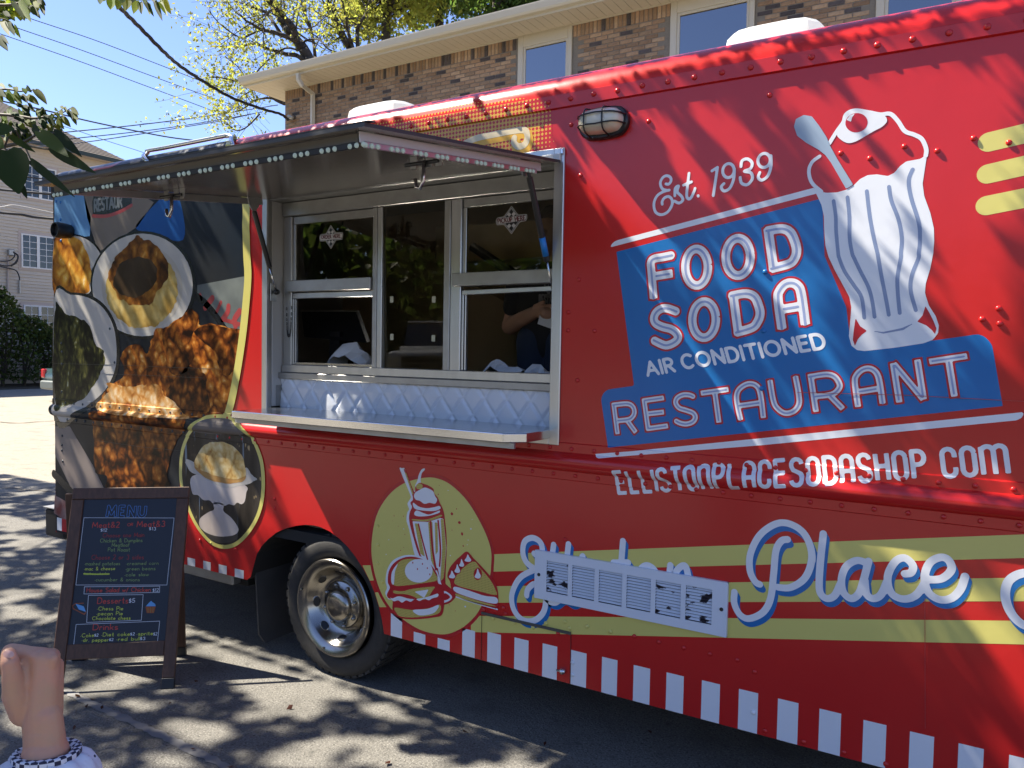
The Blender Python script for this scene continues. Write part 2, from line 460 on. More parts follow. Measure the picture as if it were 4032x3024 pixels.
for x in (-5.2, -4.2, -2.0, -1.0, 0, .9): m.box((x, .05, .56), (x+.06, 2.2, .70))
m.box((-4.1, .12, .33), (-3.75, .5, .52)).box((-1.9, .9, .28), (.4, 1.5, .55))
m.build('chassis', M_under2, TR)
MB().box((-4.35, .06, .335), (-3.82, .40, .56)).build('battery_box', M_alud, TR, bev=.01)
m = MB(); m.box((-5.86, .03, .36), (-5.60, 2.25, .57)); m.build('rear_bumper', M_black, TR, bev=.015)
MB().box((-5.865, .02, .572), (-5.62, 2.26, .578)).build('bumper_tread', M_alud, TR)
for i in range(4):
    x = -5.63+i*.062
    MB().box((x, -.004, .44), (x+.06, -.002, .53)).build('reflector', [M_white, M_redline][i % 2], TR)
MB().lathe([(.0, .03), (.028, .026), (.034, .01), (.034, 0)], (XL, .10, 2.86), (-1, 0, 0), 16).build('marker_lamp', M_orange, TR, smooth=True)

# rivets: each one its own small dome
m = MB(); m.lathe([(.0115, 0), (.0108, .0032), (.0080, .0058), (.0042, .0074), (.0, .0078)], (0, 0, 0), (0, -1, 0), 10, cap=False)
rv = mesh('rivet', m.v, m.f); bm = bmesh.new(); bm.from_mesh(rv); bmesh.ops.recalc_face_normals(bm, faces=bm.faces); bm.to_mesh(rv); bm.free()
rv.polygons.foreach_set('use_smooth', [True]*len(rv.polygons)); 
RV = {}
def rivet(x, z, m_=None, s=1.0):
    m_ = m_ or M_red
    if m_.name not in RV:
        RV[m_.name] = rv.copy(); RV[m_.name].materials.append(m_)
    o = bpy.data.objects.new('rivet', RV[m_.name]); COL.objects.link(o); o.parent = TR
    o.location = Vector((x, float(prof(z))-.0012, z))-root_loc(TR); o.scale = (s, s, s)
M_wrapdark = mat('dark_wrap_print', (.035, .045, .055), .3)
x = -3.62
while x < .5: rivet(x, 2.861+random.uniform(-.002, .002)); x += .1085
x = -5.5
while x < .5:
    rivet(x, 1.358, M_red if x > -3.9 else M_wrapdark, .8); rivet(x+.02, 1.242, M_red if x > -3.9 else M_wrapdark, .8); x += .1075
for reg_, pts in ((C[2, 0], [(565, 618), (1025, 993), (1213, 1027), (1437, 950), (1650, 978), (1885, 897), (2115, 925)]),
                  (C[1, 0], [(1992, 787), (1490, 810), (1550, 1137)]), (C[1, 1], [(1540, 153), (1470, 483), (1530, 806), (1472, 365), (1642, 485)]),
                  (C[2, 1], [(2048, 340), (2055, 438), (1940, 410)]),
                  (C[2, 2], [(8, 880), (178, 920), (353, 958), (467, 1035), (535, 1418), (785, 1488), (1045, 1557), (1318, 1632)]),
                  (C[1, 2], [(1450, 178), (925, 632), (1065, 658), (1052, 620), (2058, 842), (1900, 805), (1405, 785)]),
                  (C[0, 2], [(1298, 182), (1526, 240)]), (ZF, [(2168, 1115), (2170, 1205), (1465, 1515), (1800, 1590)])):
    for p in reg_(pts): u, z = side(p); rivet(u, z, M_red, .85)
for reg_, pts, mm in ((C[2, 1], [(535, 103), (525, 485), (513, 858)], M_blue), (C[2, 2], [(458, 1298)], M_white), (C[1, 2], [(1500, 975), (1500, 1053)], M_white),
                      (C[1, 2], [(238, 90), (238, 212), (238, 332), (268, 450), (985, 688), (1118, 718), (1243, 748), (1327, 720), (1450, 710), (1478, 752), (1594, 740), (1745, 775)], M_yel),
                      (C[0, 2], [(1372, 200), (1450, 218)], M_yel),
                      (C[0, 1], [(714, 472), (745, 690), (403, 880), (405, 1165), (403, 1225), (403, 1260), (403, 700), (403, 620), (408, 1330), (400, 565)], M_wrapdark),
                      (C[0, 0], [(365, 1305), (393, 1312), (393, 1425), (397, 1560)], M_blue)):
    for p in reg_(pts): u, z = side(p); rivet(u, z, mm, .85)

# roof vents
def vent(x0, x1, y0, y1, h):
    m = MB(); c = ((x0+x1)/2, (y0+y1)/2); hx, hy = (x1-x0)/2, (y1-y0)/2
    rings = [(1.0, 3.003), (1.0, 3.04), (.97, 3.045), (.97, h-.07), (.94, h-.03), (.84, h-.006), (.6, h), (.2, h+.004)]
    n = 28
    for s, z in rings:
        for j in range(n):
            t = 2*math.pi*j/n; ct, st = math.cos(t), math.sin(t); q = (abs(ct)**5+abs(st)**5)**(-1/5)
            m.v.append((c[0]+hx*s*q*ct, c[1]+hy*s*q*st, z))
    for i in range(len(rings)-1):
        for j in range(n): m.f.append((i*n+j, i*n+(j+1) % n, (i+1)*n+(j+1) % n, (i+1)*n+j))
    m.f.append(tuple((len(rings)-1)*n+j for j in range(n)))
    return auto_smooth(m.build('roof_vent', M_vent, TR), 30)
vent(-3.41, -2.92, .49, 1.01, 3.235); vent(-1.09, -.64, .49, 1.06, 3.243)

# wheels: dual tyres, dished polished wheel
def wheel(xc, zc=.385):
    ty = MB()
    for y0 in (.012, .285):
        w = .215; pr = [(.262, .03), (.275, .012), (.30, .004), (.345, 0.0), (.366, .012), (.379, .03), (.384, .05)]
        full = [(r, y0+h) for r, h in pr]+[(r, y0+w-h) for r, h in reversed(pr)]
        ty.lathe(full, (xc, 0, zc), (0, 1, 0), 56, cap=False)
    t = ty.build('tyre', M_rub, TR, smooth=True)
    tr = MB()
    for k in range(46):
        a = 2*math.pi*k/46; rad = Vector((math.cos(a), 0, math.sin(a))); tan = Vector((-math.sin(a), 0, math.cos(a)))
        for yy, off in ((.062, 0), (.120, .5), (.18, 0), (.335, 0), (.45, 0)):
            a2 = a+off*math.pi/46; rd = Vector((math.cos(a2), 0, math.sin(a2))); tn = Vector((-math.sin(a2), 0, math.cos(a2)))
            tr.obox(Vector((xc, yy, zc))+rd*.379, tn*.0185, Vector((0, .026, 0)), rd*.0095)
    tr.build('tread', M_rub, t, kind='stuff')
    rim = MB().lathe([(.240, .20), (.243, .03), (.262, .012), (.2635, -.004), (.259, -.010), (.250, -.010), (.222, .006), (.212, .012), (.205, .02), (.188, .052), (.165, .078), (.145, .088), (.128, .090), (.09, .090), (.0, .092)],
                      (xc, 0.004, zc), (0, 1, 0), 64, cap=False).build('rim', M_chrome, TR, smooth=True)
    auto_smooth(rim, 40)
    MB().lathe([(.132, .088), (.131, .070), (.122, .062), (.092, .060), (.088, .045), (.084, .030), (.070, .018), (.045, .012), (.0, .010)], (xc, .004, zc), (0, 1, 0), 40, cap=False).build('hub_cap', M_chrome, TR, smooth=True)
    for k in range(8):
        a = 2*math.pi*(k+.35)/8
        c = Vector((xc+math.cos(a)*.112, .066, zc+math.sin(a)*.112))
        MB().lathe([(.011, .0), (.011, -.010), (.008, -.017), (.0, -.020)], c, (0, 1, 0), 10, cap=False).build('lug_nut', M_chrome, rim, smooth=True)
    for k in range(8):
        a = 2*math.pi*(k+.1)/8; rd = Vector((math.cos(a), 0, math.sin(a))); tn = Vector((-math.sin(a), 0, math.cos(a)))
        nrm = (rd*.75+Vector((0, -.66, 0))).normalized()*-1; sl = (rd*.66+Vector((0, -.75, 0))).normalized()
        nrm = Vector((0, -1, 0))*.75 + rd*-.66
        c = Vector((xc, .004+.060, zc))+rd*.182
        v = [c+nrm.normalized()*.0035+tn*(.026*math.cos(t))+sl*(.017*math.sin(t)) for t in np.linspace(0, 2*math.pi, 18, endpoint=False)]
        MB().add(v, [tuple(range(18))]).build('hand_hole', M_black, rim, fix=False)
        v2 = [c+nrm.normalized()*.0030+tn*(.030*math.cos(t))+sl*(.021*math.sin(t)) for t in np.linspace(0, 2*math.pi, 18, endpoint=False)]
        v3 = [c+nrm.normalized()*.0050+tn*(.0265*math.cos(t))+sl*(.0175*math.sin(t)) for t in np.linspace(0, 2*math.pi, 18, endpoint=False)]
        MB().add(v2+v3, [(j, (j+1) % 18, 18+(j+1) % 18, 18+j) for j in range(18)]).build('hole_lip', M_chrome, rim, fix=False)
    for a in (75, 165, 255, 345):
        a = math.radians(a); MB().lathe([(.007, 0), (.006, -.005), (0, -.007)], (xc+math.cos(a)*.238, -.002, zc+math.sin(a)*.238), (0, 1, 0), 8, cap=False).build('rim_screw', M_chrome, rim)
wheel(-2.94)
MB().box((-3.1, .3, .3), (-2.8, 2.0, .47)).build('axle', M_under2, TR)
# mud flap behind the wheel
fl = [(-3.63, .03, .80), (-3.60, .03, .60), (-3.57, .04, .10), (-3.555, .07, .045), (-3.55, .55, .045), (-3.56, .60, .08), (-3.62, .62, .80)]
MB().prism(fl, (.012, 0, 0)).build('mud_flap', M_flap, TR)

# ---------------- serving window
WN = None
def bx(name, a, b, m_, bev=.003, parent=TR):
    return MB().box(a, b).build(name, m_, parent, bev=bev)
bx('window_flange', (-3.490, -.010, 1.368), (-3.448, .004, 2.660), M_alu)
bx('window_flange', (-1.636, -.010, 1.368), (-1.586, .004, 2.660), M_alu)
bx('window_flange', (-3.448, -.010, 2.612), (-1.636, .004, 2.660), M_alu)
bx('window_flange', (-3.448, -.010, 1.368), (-1.636, .004, 1.402), M_alu)
bx('jamb_trim', (-3.470, .004, 1.40), (-3.452, .030, 2.61), M_alud)
bx('window_jamb', (-3.470, .031, 1.44), (-3.450, .128, 2.61), M_jamb)
bx('window_jamb', (-1.632, .004, 1.40), (-1.612, .128, 2.61), M_alud)
bx('window_head', (-3.449, .0045, 2.592), (-1.633, .128, 2.611), M_alud)
fr = thing_fr = None
Y0, Y1 = .100, .132
bx('header_rail', (-3.437, Y0-.012, 2.515), (-1.634, Y1, 2.590), M_alud)
bx('stile', (-3.437, Y0, 1.655), (-3.372, Y1, 2.513), M_alu)
bx('mullion', (-2.764, Y0-.006, 1.655), (-2.735, Y1, 2.513), M_alud)
bx('mullion', (-2.7345, Y0-.002, 1.655), (-2.702, Y1, 2.513), M_alu)
bx('mullion', (-2.300, Y0-.006, 1.655), (-2.262, Y1, 2.513), M_alud)
bx('mullion', (-2.2615, Y0-.001, 1.655), (-2.200, Y1, 2.513), M_alu)
bx('stile', (-1.690, Y0, 1.655), (-1.634, Y1, 2.513), M_alu)
bx('sill_rail', (-3.437, Y0-.010, 1.634), (-1.634, Y1, 1.678), M_alu)
bx('sill_trim', (-3.449, Y0-.024, 1.598), (-1.633, Y1, 1.633), M_alud)
bx('sash_bar', (-3.400, Y0-.020, 2.088), (-2.766, Y1, 2.152), M_alud)
bx('sash_bar', (-2.240, Y0-.022, 2.088), (-1.634, Y1, 2.152), M_alud)
bx('sash_rail', (-3.370, Y0+.006, 2.052), (-2.767, Y1, 2.084), M_alu)
MB().obox((-1.935, .118, 2.062), (.262, 0, .004), (0, .012, 0), (0, 0, .011)).build('sash_rail', M_alu, TR, bev=.002)
for x0, x1 in ((-3.371, -2.765), (-2.199, -1.691)):
    bx('upper_sash', (x0, .112, 2.470), (x1, .124, 2.512), M_alud, .002)
    bx('upper_sash', (x0, .112, 2.153), (x0+.020, .124, 2.469), M_alu, .002)
    bx('window_pane', (x0+.021, .117, 2.153), (x1-.002, .120, 2.469), M_glass, 0)
MB().obox((-2.501, .1175, 2.0955), (.2003, 0, 0), (0, .0014, .00003), (0, -.0100, .4163)).build('window_pane', M_glass, TR)
for x0, x1 in ((-3.371, -2.765), (-2.199, -1.691)):
    bx('sash_track', (x0, .108, 1.679), (x0+.012, .126, 2.05), M_alu, .002)
    bx('sash_track', (x0+.016, .112, 1.679), (x0+.024, .130, 2.05), M_alu, .002)
MB().box((-3.362, .110, 1.680), (-2.768, .128, 1.692)).build('sash_track', M_steel, TR)
# tape scraps on the fixed pane
M_tape = mat('tape', (.55, .52, .36), .6)
for p in C[1, 1]([(327, 282), (600, 282), (328, 525), (597, 533)]):
    q = on_y(p, .116); MB().box((q[0]-.011, .1145, q[2]-.016), (q[0]+.011, .1158, q[2]+.016)).build('tape_scrap', M_tape, TR)
# chain hanging beside the order window
def chain(x0, z0, x1, z1, y, sag, n):
    for i in range(n):
        t = (i+.5)/n; x = x0+(x1-x0)*t; z = z0+(z1-z0)*t-sag*(1-(2*t-1)**4); d = .006
        pts = [(x+d*.6*math.cos(a)*(1 if i % 2 else .35), y+d*.4*math.cos(a)*(0 if i % 2 else 1), z+d*1.5*math.sin(a)) for a in np.linspace(0, 2*math.pi, 8)]
        MB().tube(pts, .0016, 5, False).build('chain_link', M_dark, TR)
chain(-3.405, 2.015, -3.362, 2.02, .094, .175, 34)
# embossed panel under the sill: a sheet pressed into cushions between crossing grooves
def tile_sheet():
    m = MB(); us = np.arange(-3.446, -1.636, .0058); zs = np.linspace(1.431, 1.598, 30); w, h = .128, .172
    for u in us:
        for z in zs:
            a = (u/w+z/h) % 1.0; b = (u/w-z/h) % 1.0; d = min(a, 1-a, b, 1-b)
            m.v.append((u, .1025-.0105*min(1, d/.13)**.6-.002*min(1, d/.5), z))
    k = len(zs)
    for i in range(len(us)-1):
        for j in range(k-1): m.f.append((i*k+j, (i+1)*k+j, (i+1)*k+j+1, i*k+j+1))
    return m
tile_sheet().build('embossed_panel', M_tile, TR, fix=False, smooth=True)
bx('panel_strap', (-3.4495, .060, 1.442), (-3.447, .098, 1.56), M_alud, 0)
# counter
m = MB().prism([(-3.400, -.285, 1.396), (-1.700, -.285, 1.396), (-1.628, -.215, 1.396), (-1.628, .092, 1.396), (-3.445, .092, 1.396), (-3.445, .0, 1.396), (-3.400, -.02, 1.396)], (0, 0, .040))
m.build('counter_shelf', M_steel, TR, bev=.004, seg=2)
MB().box((-3.40, -.262, 1.372), (-1.66, -.25, 1.395)).build('shelf_lip', M_alud, TR)
# awning
AW = lambda x, t, dz=0.0: (x, -.010-1.235*t, 2.601-.156*t+dz)
m = MB(); a0, a1 = -3.452, -1.604
m.add([AW(a0, 0, .006), AW(a1, 0, .006), AW(a1, 1, .006), AW(a0, 1, .006), AW(a0, 0, -.006), AW(a1, 0, -.006), AW(a1, 1, -.006), AW(a0, 1, -.006)],
      [(0, 3, 2, 1), (4, 5, 6, 7), (0, 1, 5, 4), (1, 2, 6, 5), (2, 3, 7, 6), (3, 0, 4, 7)])
me = m.build('awning_panel', None, TR); me.data.materials.append(M_awntop); me.data.materials.append(M_under)
for p in me.data.polygons: p.material_index = 1 if p.normal.z < -.5 else 0
M_brn = mat('awning_frame', (.16, .145, .13), .45, metal=.5)
def awn_bar(name, x0, t0, x1, t1, w, h, dz, m_, bev=.002):
    a, b = Vector(AW(x0, t0, dz)), Vector(AW(x1, t1, dz)); e = (b-a); n = Vector((0, -.125, .992)); s = e.cross(n).normalized()
    return MB().obox((a+b)/2, e/2, s*w/2, n*h/2).build(name, m_, TR, bev=bev)
awn_bar('awning_edge', a0-.012, .985, a1+.012, .985, .030, .004, .010, M_awntop, 0)
awn_bar('awning_angle', a0+.05, .955, a1-.075, .955, .004, .034, -.025, M_brn)
awn_bar('awning_angle', a1-.055, .06, a1-.055, .97, .004, .034, -.025, M_jamb)
awn_bar('awning_angle', a0+.055, .06, a0+.055, .94, .004, .034, -.025, M_alu)
awn_bar('led_channel', a0+.05, .965, a1-.075, .965, .008, .020, -.048, M_dark)
awn_bar('led_channel', a1-.048, .10, a1-.048, .96, .008, .020, -.048, M_alu)
def led(x, t, ax):
    c = Vector(AW(x, t, -.050)); m = MB(); out = Vector((0, -1, -.12)) if ax == 'x' else Vector((1, 0, 0))
    c = c+out.normalized()*.005
    for d in (-.028, 0, .028):
        q = c+(Vector((d, 0, 0)) if ax == 'x' else Vector((0, -d, -d*.126)))
        m.lathe([(.0085, 0), (.008, .003), (.0055, .006), (0, .007)], q, out, 10, cap=False)
    m.build('led_module', M_led, TR, smooth=True)
for i in range(15): led(a0+.11+i*.1195, .965, 'x')
for i in range(9): led(a1-.048, .15+i*.098, 'y')
MB().box((-3.47, -.020, 2.604), (-1.60, -.0015, 2.634)).build('awning_hinge', M_jamb, TR, bev=.003)
MB().box((-1.60, -.022, 2.628), (-1.588, -.011, 2.655)).build('hinge_bolt', M_steel, TR, bev=.004)
# gas struts
def strut(p0, p1, tag_=False):
    p0, p1 = Vector(p0), Vector(p1); e = (p1-p0); m = MB()
    s = MB().tube([p0+e*.06, p0+e*.70], .0135, 14).build('gas_strut', M_black, TR, smooth=True)
    auto_smooth(s, 40)
    MB().tube([p0+e*.70, p0+e*.985], .0055, 10).build('strut_rod', M_steel, s, smooth=True)
    MB().tube([p0, p0+e*.06], .008, 10).build('strut_end', M_dark, s)
    MB().lathe([(0, -.014), (.014, -.012), (.016, 0), (.014, .012), (0, .014)], p1, (1, 0, 0), 12, cap=False).build('strut_end', M_dark, s, smooth=True)
    if tag_:
        MB().tube([p0+e*.515, p0+e*.66], .0142, 14).build('strut_label', mat('strut_label_blue', (.02, .22, .62), .4), s, smooth=True)
    return s
strut((-3.405, -.145, 2.535), (-3.415, .030, 2.085))
strut((-1.655, -.200, 2.535), (-1.655, .055, 2.020), True)
def bracket(c, m_=None, w=.03):
    x, y, z = c
    MB().prism([(x-.004, y-.045, z+.045), (x-.004, y+.045, z+.052), (x-.004, y+.03, z), (x-.004, y+.008, z-.028), (x-.004, y-.012, z-.026), (x-.004, y-.034, z+.004)], (.008, 0, 0)).build('strut_bracket', m_ or M_alu, TR)
bracket((-3.395, -.145, 2.535)); bracket((-1.672, -.200, 2.535))
MB().box((-3.4495, .010, 2.035), (-3.440, .055, 2.135)).build('strut_plate', M_alu, TR, bev=.002)
# hold-down hooks under the awning
def hook(x, t):
    c = Vector(AW(x, t, -.006)); n = Vector((0, 0, -1))
    MB().tube([c+Vector((-.07, 0, -.03)), c+Vector((.09, 0, -.03))], .0075, 8).build('hook_rod', M_dark, TR)
    for d in (-.03, .045, .09):
        q = c+Vector((d, 0, 0)); MB().prism([q+Vector((-.018, 0, -.001)), q+Vector((.018, 0, -.001)), q+Vector((.014, 0, -.048)), q+Vector((-.014, 0, -.048))], (0, .004, 0)).build('hook_tab', M_alu, TR)
    MB().tube([c+Vector((.03, -.012, -.03)), c+Vector((.028, -.012, -.10)), c+Vector((.012, -.012, -.128)), c+Vector((-.006, -.012, -.12)), c+Vector((-.010, -.012, -.09))], .0075, 8).build('hook', M_steel, TR, smooth=True)
hook(-1.86, .525); hook(-3.30, .57); 
for x, t in ((-2.85, .80), (-2.35, .62), (-2.93, .05), (-2.2, .05), (-1.9, .3)):
    q = Vector(AW(x, t, -.006)); MB().lathe([(.010, 0), (.010, -.008), (.006, -.012), (0, -.014)], q, (0, 0, 1), 8, cap=False).build('bolt_head', M_steel, TR)
# bulkhead lamp
LMP = (-1.400, 2.735)
def pill(hx, hz, y, n=36):
    out = []
    for t in np.linspace(0, 2*math.pi, n, endpoint=False):
        ct, st = math.cos(t), math.sin(t)
        r = max(hx-hz, 0); out.append((LMP[0]+math.copysign(r, ct)*min(1, abs(ct)*2.2)+hz*ct, y, LMP[1]+hz*st))
    return out
def loft(rings, name, m_, parent, closed_end=True, smooth=True):
    m = MB(); n = len(rings[0])
    for rg in rings: m.v += rg
    for i in range(len(rings)-1):
        for j in range(n): m.f.append((i*n+j, i*n+(j+1) % n, (i+1)*n+(j+1) % n, (i+1)*n+j))
    if closed_end: m.f.append(tuple((len(rings)-1)*n+j for j in range(n)))
    o = m.build(name, m_, parent); return auto_smooth(o, 35)
BL = loft([pill(.112, .066, .0), pill(.112, .066, -.022), pill(.106, .060, -.030), pill(.100, .054, -.030)], 'bulkhead_lamp', M_black, TR)
loft([pill(.096, .050, -.030), pill(.096, .050, -.052), pill(.088, .044, -.075), pill(.070, .030, -.090), pill(.03, .010, -.094)], 'lamp_lens', M_lens, BL)
for zz in (-.020, .020):
    pts = [(LMP[0]+x_, -.030-.072*max(0, 1-(x_/.104)**4)**.5, LMP[1]+zz*(1+.3*(1-abs(x_)/.104))*.9) for x_ in np.linspace(-.104, .104, 17)]
    MB().tube(pts, .0032, 6).build('lamp_guard', M_black, BL, smooth=True)
for xx in (-.052, .030):
    pts = [(LMP[0]+xx, -.030-.070*max(0, 1-(z_/.058)**4)**.5, LMP[1]+z_) for z_ in np.linspace(-.058, .058, 13)]
    MB().tube(pts, .0032, 6).build('lamp_guard', M_black, BL, smooth=True)
# small flood lamp at the rear corner
fc = Vector((-5.42, 0, 2.545))
m = MB().lathe([(.030, .0), (.046, -.012), (.052, -.05), (.054, -.10), (.050, -.118), (.044, -.118), (.040, -.095), (0, -.09)], fc, (0, 1, .0), 24, cap=False)
auto_smooth(m.build('rear_camera', M_black, TR), 40)
# steel loop handle near the roof
hp = S(reg(180, 500, .3707)([(1140, 385), (1135, 290), (1160, 262), (1300, 238), (1900, 120), (1990, 110), (2025, 135), (2045, 215)]))
pts = catmull(hp, False, 5); MB().tube([(u, float(prof(z))-.035, z) for u, z in pts], .013, 10).build('grab_rail', M_steel, TR, smooth=True)

# wall grille (return-air register) with six banks of louvres
GX0, GX1, GZ0, GZ1 = -1.690, -.826, .676, .892
m = MB(); gy = -.012
banks = []; bw = (GX1-GX0-.10)/6
for i in range(6): banks.append((GX0+.050+i*bw+.010, GX0+.050+(i+1)*bw-.010))
xs = [GX0]+[q for b_ in banks for q in b_]+[GX1]; 
for i in range(0, len(xs)-1, 2): m.box((xs[i], gy-.004, GZ0+.038), (xs[i+1], gy, GZ1-.038))
m.box((GX0, gy-.004, GZ0), (GX1, gy, GZ0+.038)).box((GX0, gy-.004, GZ1-.038), (GX1, gy, GZ1))
m.box((GX0, gy, GZ0), (GX0+.004, -.001, GZ1)).box((GX1-.004, gy, GZ0), (GX1, -.001, GZ1)).box((GX0, gy, GZ0), (GX1, -.001, GZ0+.004)).box((GX0, gy, GZ1-.004), (GX1, -.001, GZ1))
GR = m.build('wall_grille', M_grille, TR)
MB().box((GX0+.03, -.002, GZ0+.03), (GX1-.03, -.001, GZ1-.03)).build('grille_back', M_black, GR)
sm = {}
nsl = 11
for bi, (x0, x1) in enumerate(banks):
    mm = M_chip if bi in (0, 4, 5) else M_grille
    if mm.name not in sm:
        q = MB().obox((0, 0, 0), ((x1-x0)/2, 0, 0), (0, .0042, .0037), (0, -.0008, .0008))
        q = mesh('slat', q.v, q.f); q.materials.append(mm); sm[mm.name] = q
    for k in range(nsl):
        o = bpy.data.objects.new('slat', sm[mm.name]); COL.objects.link(o); o.parent = GR
        o.location = Vector(((x0+x1)/2, gy+.0035, GZ0+.046+(GZ1-GZ0-.090)*k/(nsl-1)))-root_loc(GR)
for x in (GX0+.022, GX1-.022): MB().lathe([(.008, 0), (.007, -.003), (0, -.004)], (x, gy-.004, (GZ0+GZ1)/2), (0, 1, 0), 10, cap=False).build('grille_screw', M_dark, GR)
# vinyl laps and panel joints
for rg_, pts_ in ((ZC, [(300, 632), (1200, 655), (2212, 708), (2900, 745)]), (ZE, [(90, 1335), (740, 1350), (1300, 1375), (1800, 1393)]), (ZE, [(560, 1437), (1000, 1452), (1560, 1478)]), (ZF, [(500, 565), (900, 622), (1560, 690)]),
                  (C[2, 2], [(1570, 560), (1572, 1400)])):
    q_ = S(rg_(pts_)); m = MB()
    MB().tube([(u, float(prof(z))-.0035 if z > 1.4 or z < 1.2 else float(prof(z))-.002, z) for u, z in q_], .0011, 4).build('wrap_seam', M_seamv if q_[0][0] > -3.7 else MATS['hinge_grey'] if 'hinge_grey' in MATS else M_alud, TR)
# small hatch: hinge, seams, latch
h0, h1 = side(C[1, 2]([(912, 652)])[0]), side(C[1, 2]([(1490, 783)])[0])
HT = MB().box((h0[0], -.008, h0[1]-.006), (h1[0], -.0021, h0[1]+.006)).build('hatch_hinge', MATS['hinge_grey'], TR)
for x in (h0[0], h1[0]): MB().box((x-.0012, -.0024, .3205), (x+.0012, -.0020, h0[1]-.006)).build('hatch_seam', M_black, HT)
q = side(C[1, 2]([(1440, 1027)])[0])
MB().lathe([(.014, 0), (.014, -.012), (.009, -.022), (0, -.024)], (q[0], -.002, q[1]), (0, 1, 0), 14, cap=False).build('hatch_latch', M_steel, HT, smooth=True)
MB().box((q[0]-.03, -.016, q[1]-.005), (q[0], -.008, q[1]+.004)).build('hatch_latch', M_steel, HT, bev=.002)

# ---------------- inside
IN0, IN1 = -4.9, -.2
MB().box((IN0, 2.10, .76), (IN1, 2.13, 2.94)).build('inner_wall', M_inner, TR)
MB().box((IN0-.02, .14, .76), (IN0, 2.10, 2.94)).build('inner_wall', M_ceil, TR)
MB().box((IN1, .14, .76), (IN1+.02, 2.10, 2.94)).build('inner_wall', M_inner, TR)
holed(IN0, IN1, .14, 2.10, 2.90, 2.94).build('inner_ceiling', M_ceil, TR)
m = MB().box((IN0, .134, .76), (WX0, .139, 2.90)).box((WX1, .134, .76), (IN1, .139, 2.90)).box((WX0, .134, .76), (WX1, .139, 1.62)).box((WX0, .134, 2.53), (WX1, .139, 2.90))
m.build('inner_wall', M_inner, TR)
MB().box((WX0-.2, .14, 1.56), (WX1+.2, .55, 1.60)).build('inner_counter', M_steel, TR, bev=.004)
MB().prism([(-3.2, 1.2, 2.35), (-3.2, 2.10, 2.15), (-3.2, 2.10, 2.75), (-3.2, 1.2, 2.60)], (2.4, 0, 0)).build('exhaust_hood', M_hood, TR, bev=.01)
MB().box((-3.0, 1.35, .76), (-.9, 2.09, 1.62)).build('cooking_range', M_hood, TR, bev=.01)
MB().box((-3.0, 2.00, 1.64), (-.9, 2.09, 1.76)).build('range_back', M_dark, TR)
MB().tube([(-2.75, 1.0, 2.42), (-1.95, .95, 1.95)], .03, 12).build('duct_pipe', M_black, TR)
# ================================================================== PRINTED WRAP
def wrapmat(name, base, var, rough=.32):
    return mat(name, base, rough, spec=.14, var=var, bump=vb)
def D(name, sd, m_, layer=1, cell=.006, parent=None, label=None, clip=None):
    return decal(name, sd, m_, parent or TR, layer, cell, None, label, clip=clip)
def P(reg_, pts, smooth=False, n=5):
    q = S(reg_(pts)); return sd_poly(catmull(q, True, n) if smooth else q)
def ST(reg_, pts, r, n=5, butt=False, ext=0.0, curve=True):
    q = S(reg_(pts))
    if curve and len(q) > 2: q = catmull(q, False, n)
    return sd_stroke(q, r, butt, ext)
def QD(name, q, m_, layer):
    o_ = layer*.00035; me = mesh(name, [(u, float(prof(z))-o_, z) for u, z in q], [tuple(range(len(q)))])
    if me.polygons[0].normal.y > 0: me.flip_normals()
    return link(name, me, m_, TR)
# ---- logo box
q = np.vstack([S(ZA([(143, 365)])), S(C[2, 0]([(905, 1285), (920, 1659)])), S(C[2, 1]([(1060, 330), (1090, 580), (1250, 600), (1640, 545)])),
               S(ZC([(1740, 153), (1790, 144), (1830, 143), (1872, 158), (1905, 183), (1930, 215), (1945, 245), (2033, 748)])),
               S(ZB([(172, 1370), (92, 760), (93, 725), (103, 690), (120, 660), (145, 632), (170, 616), (200, 605), (525, 560)])), S(ZA([(290, 1480)]))])
D('logo_panel', sd_poly(q), M_blue, 1, .007)
q = np.vstack([S(ZA([(90, 328), (105, 300), (125, 280), (150, 268)])), S(C[2, 0]([(850, 1217), (885, 1250)]))])
D('logo_bar', sd_poly(q), M_white, 1, .005)
q = np.vstack([S(ZB([(10, 1452), (500, 1415)])), S(ZC([(2210, 798), (2205, 825), (2190, 848), (2150, 868), (0, 1078)])), S(ZB([(60, 1510), (35, 1502), (20, 1485)]))])
D('logo_bar', sd_poly(q), M_white, 1, .005)
# ---- inline lettering: red outline, white body, pale blue inline
M_inl = mat('inline_vinyl', (.32, .38, .60), .3)
def inline(name, reg_, strokes, r, dr, ri, cell=.0045):
    fs = []; gs = []; hs = []
    for pts, cv in strokes:
        q = S(reg_(pts))
        if cv: q = catmull(q, False, 6)
        fs.append(sd_stroke(q, r+dr, True, dr)); gs.append(sd_stroke(q, r, True, 0)); 
        qq = q.copy()
        if not np.allclose(q[0], q[-1]):
            for a, b in ((0, 1), (-1, -2)):
                e = q[b]-q[a]; e = e/np.linalg.norm(e); qq[a] = q[a]+e*r*.9 if np.linalg.norm(q[b]-q[a]) > r else q[a]
        hs.append(sd_stroke(qq, ri))
    o = D(name, sd_union(*fs), M_redline, 3, cell)
    D('letter_face', sd_union(*gs), M_white, 4, cell, o); D('letter_inline', sd_union(*hs), M_inl, 5, cell*.8, o)
def OO(c, ex, ey): 
    e = ell(c, ex, ey, 28); return e+[e[0]]
ink = dict(r=.0168, dr=.0075, ri=.0042)
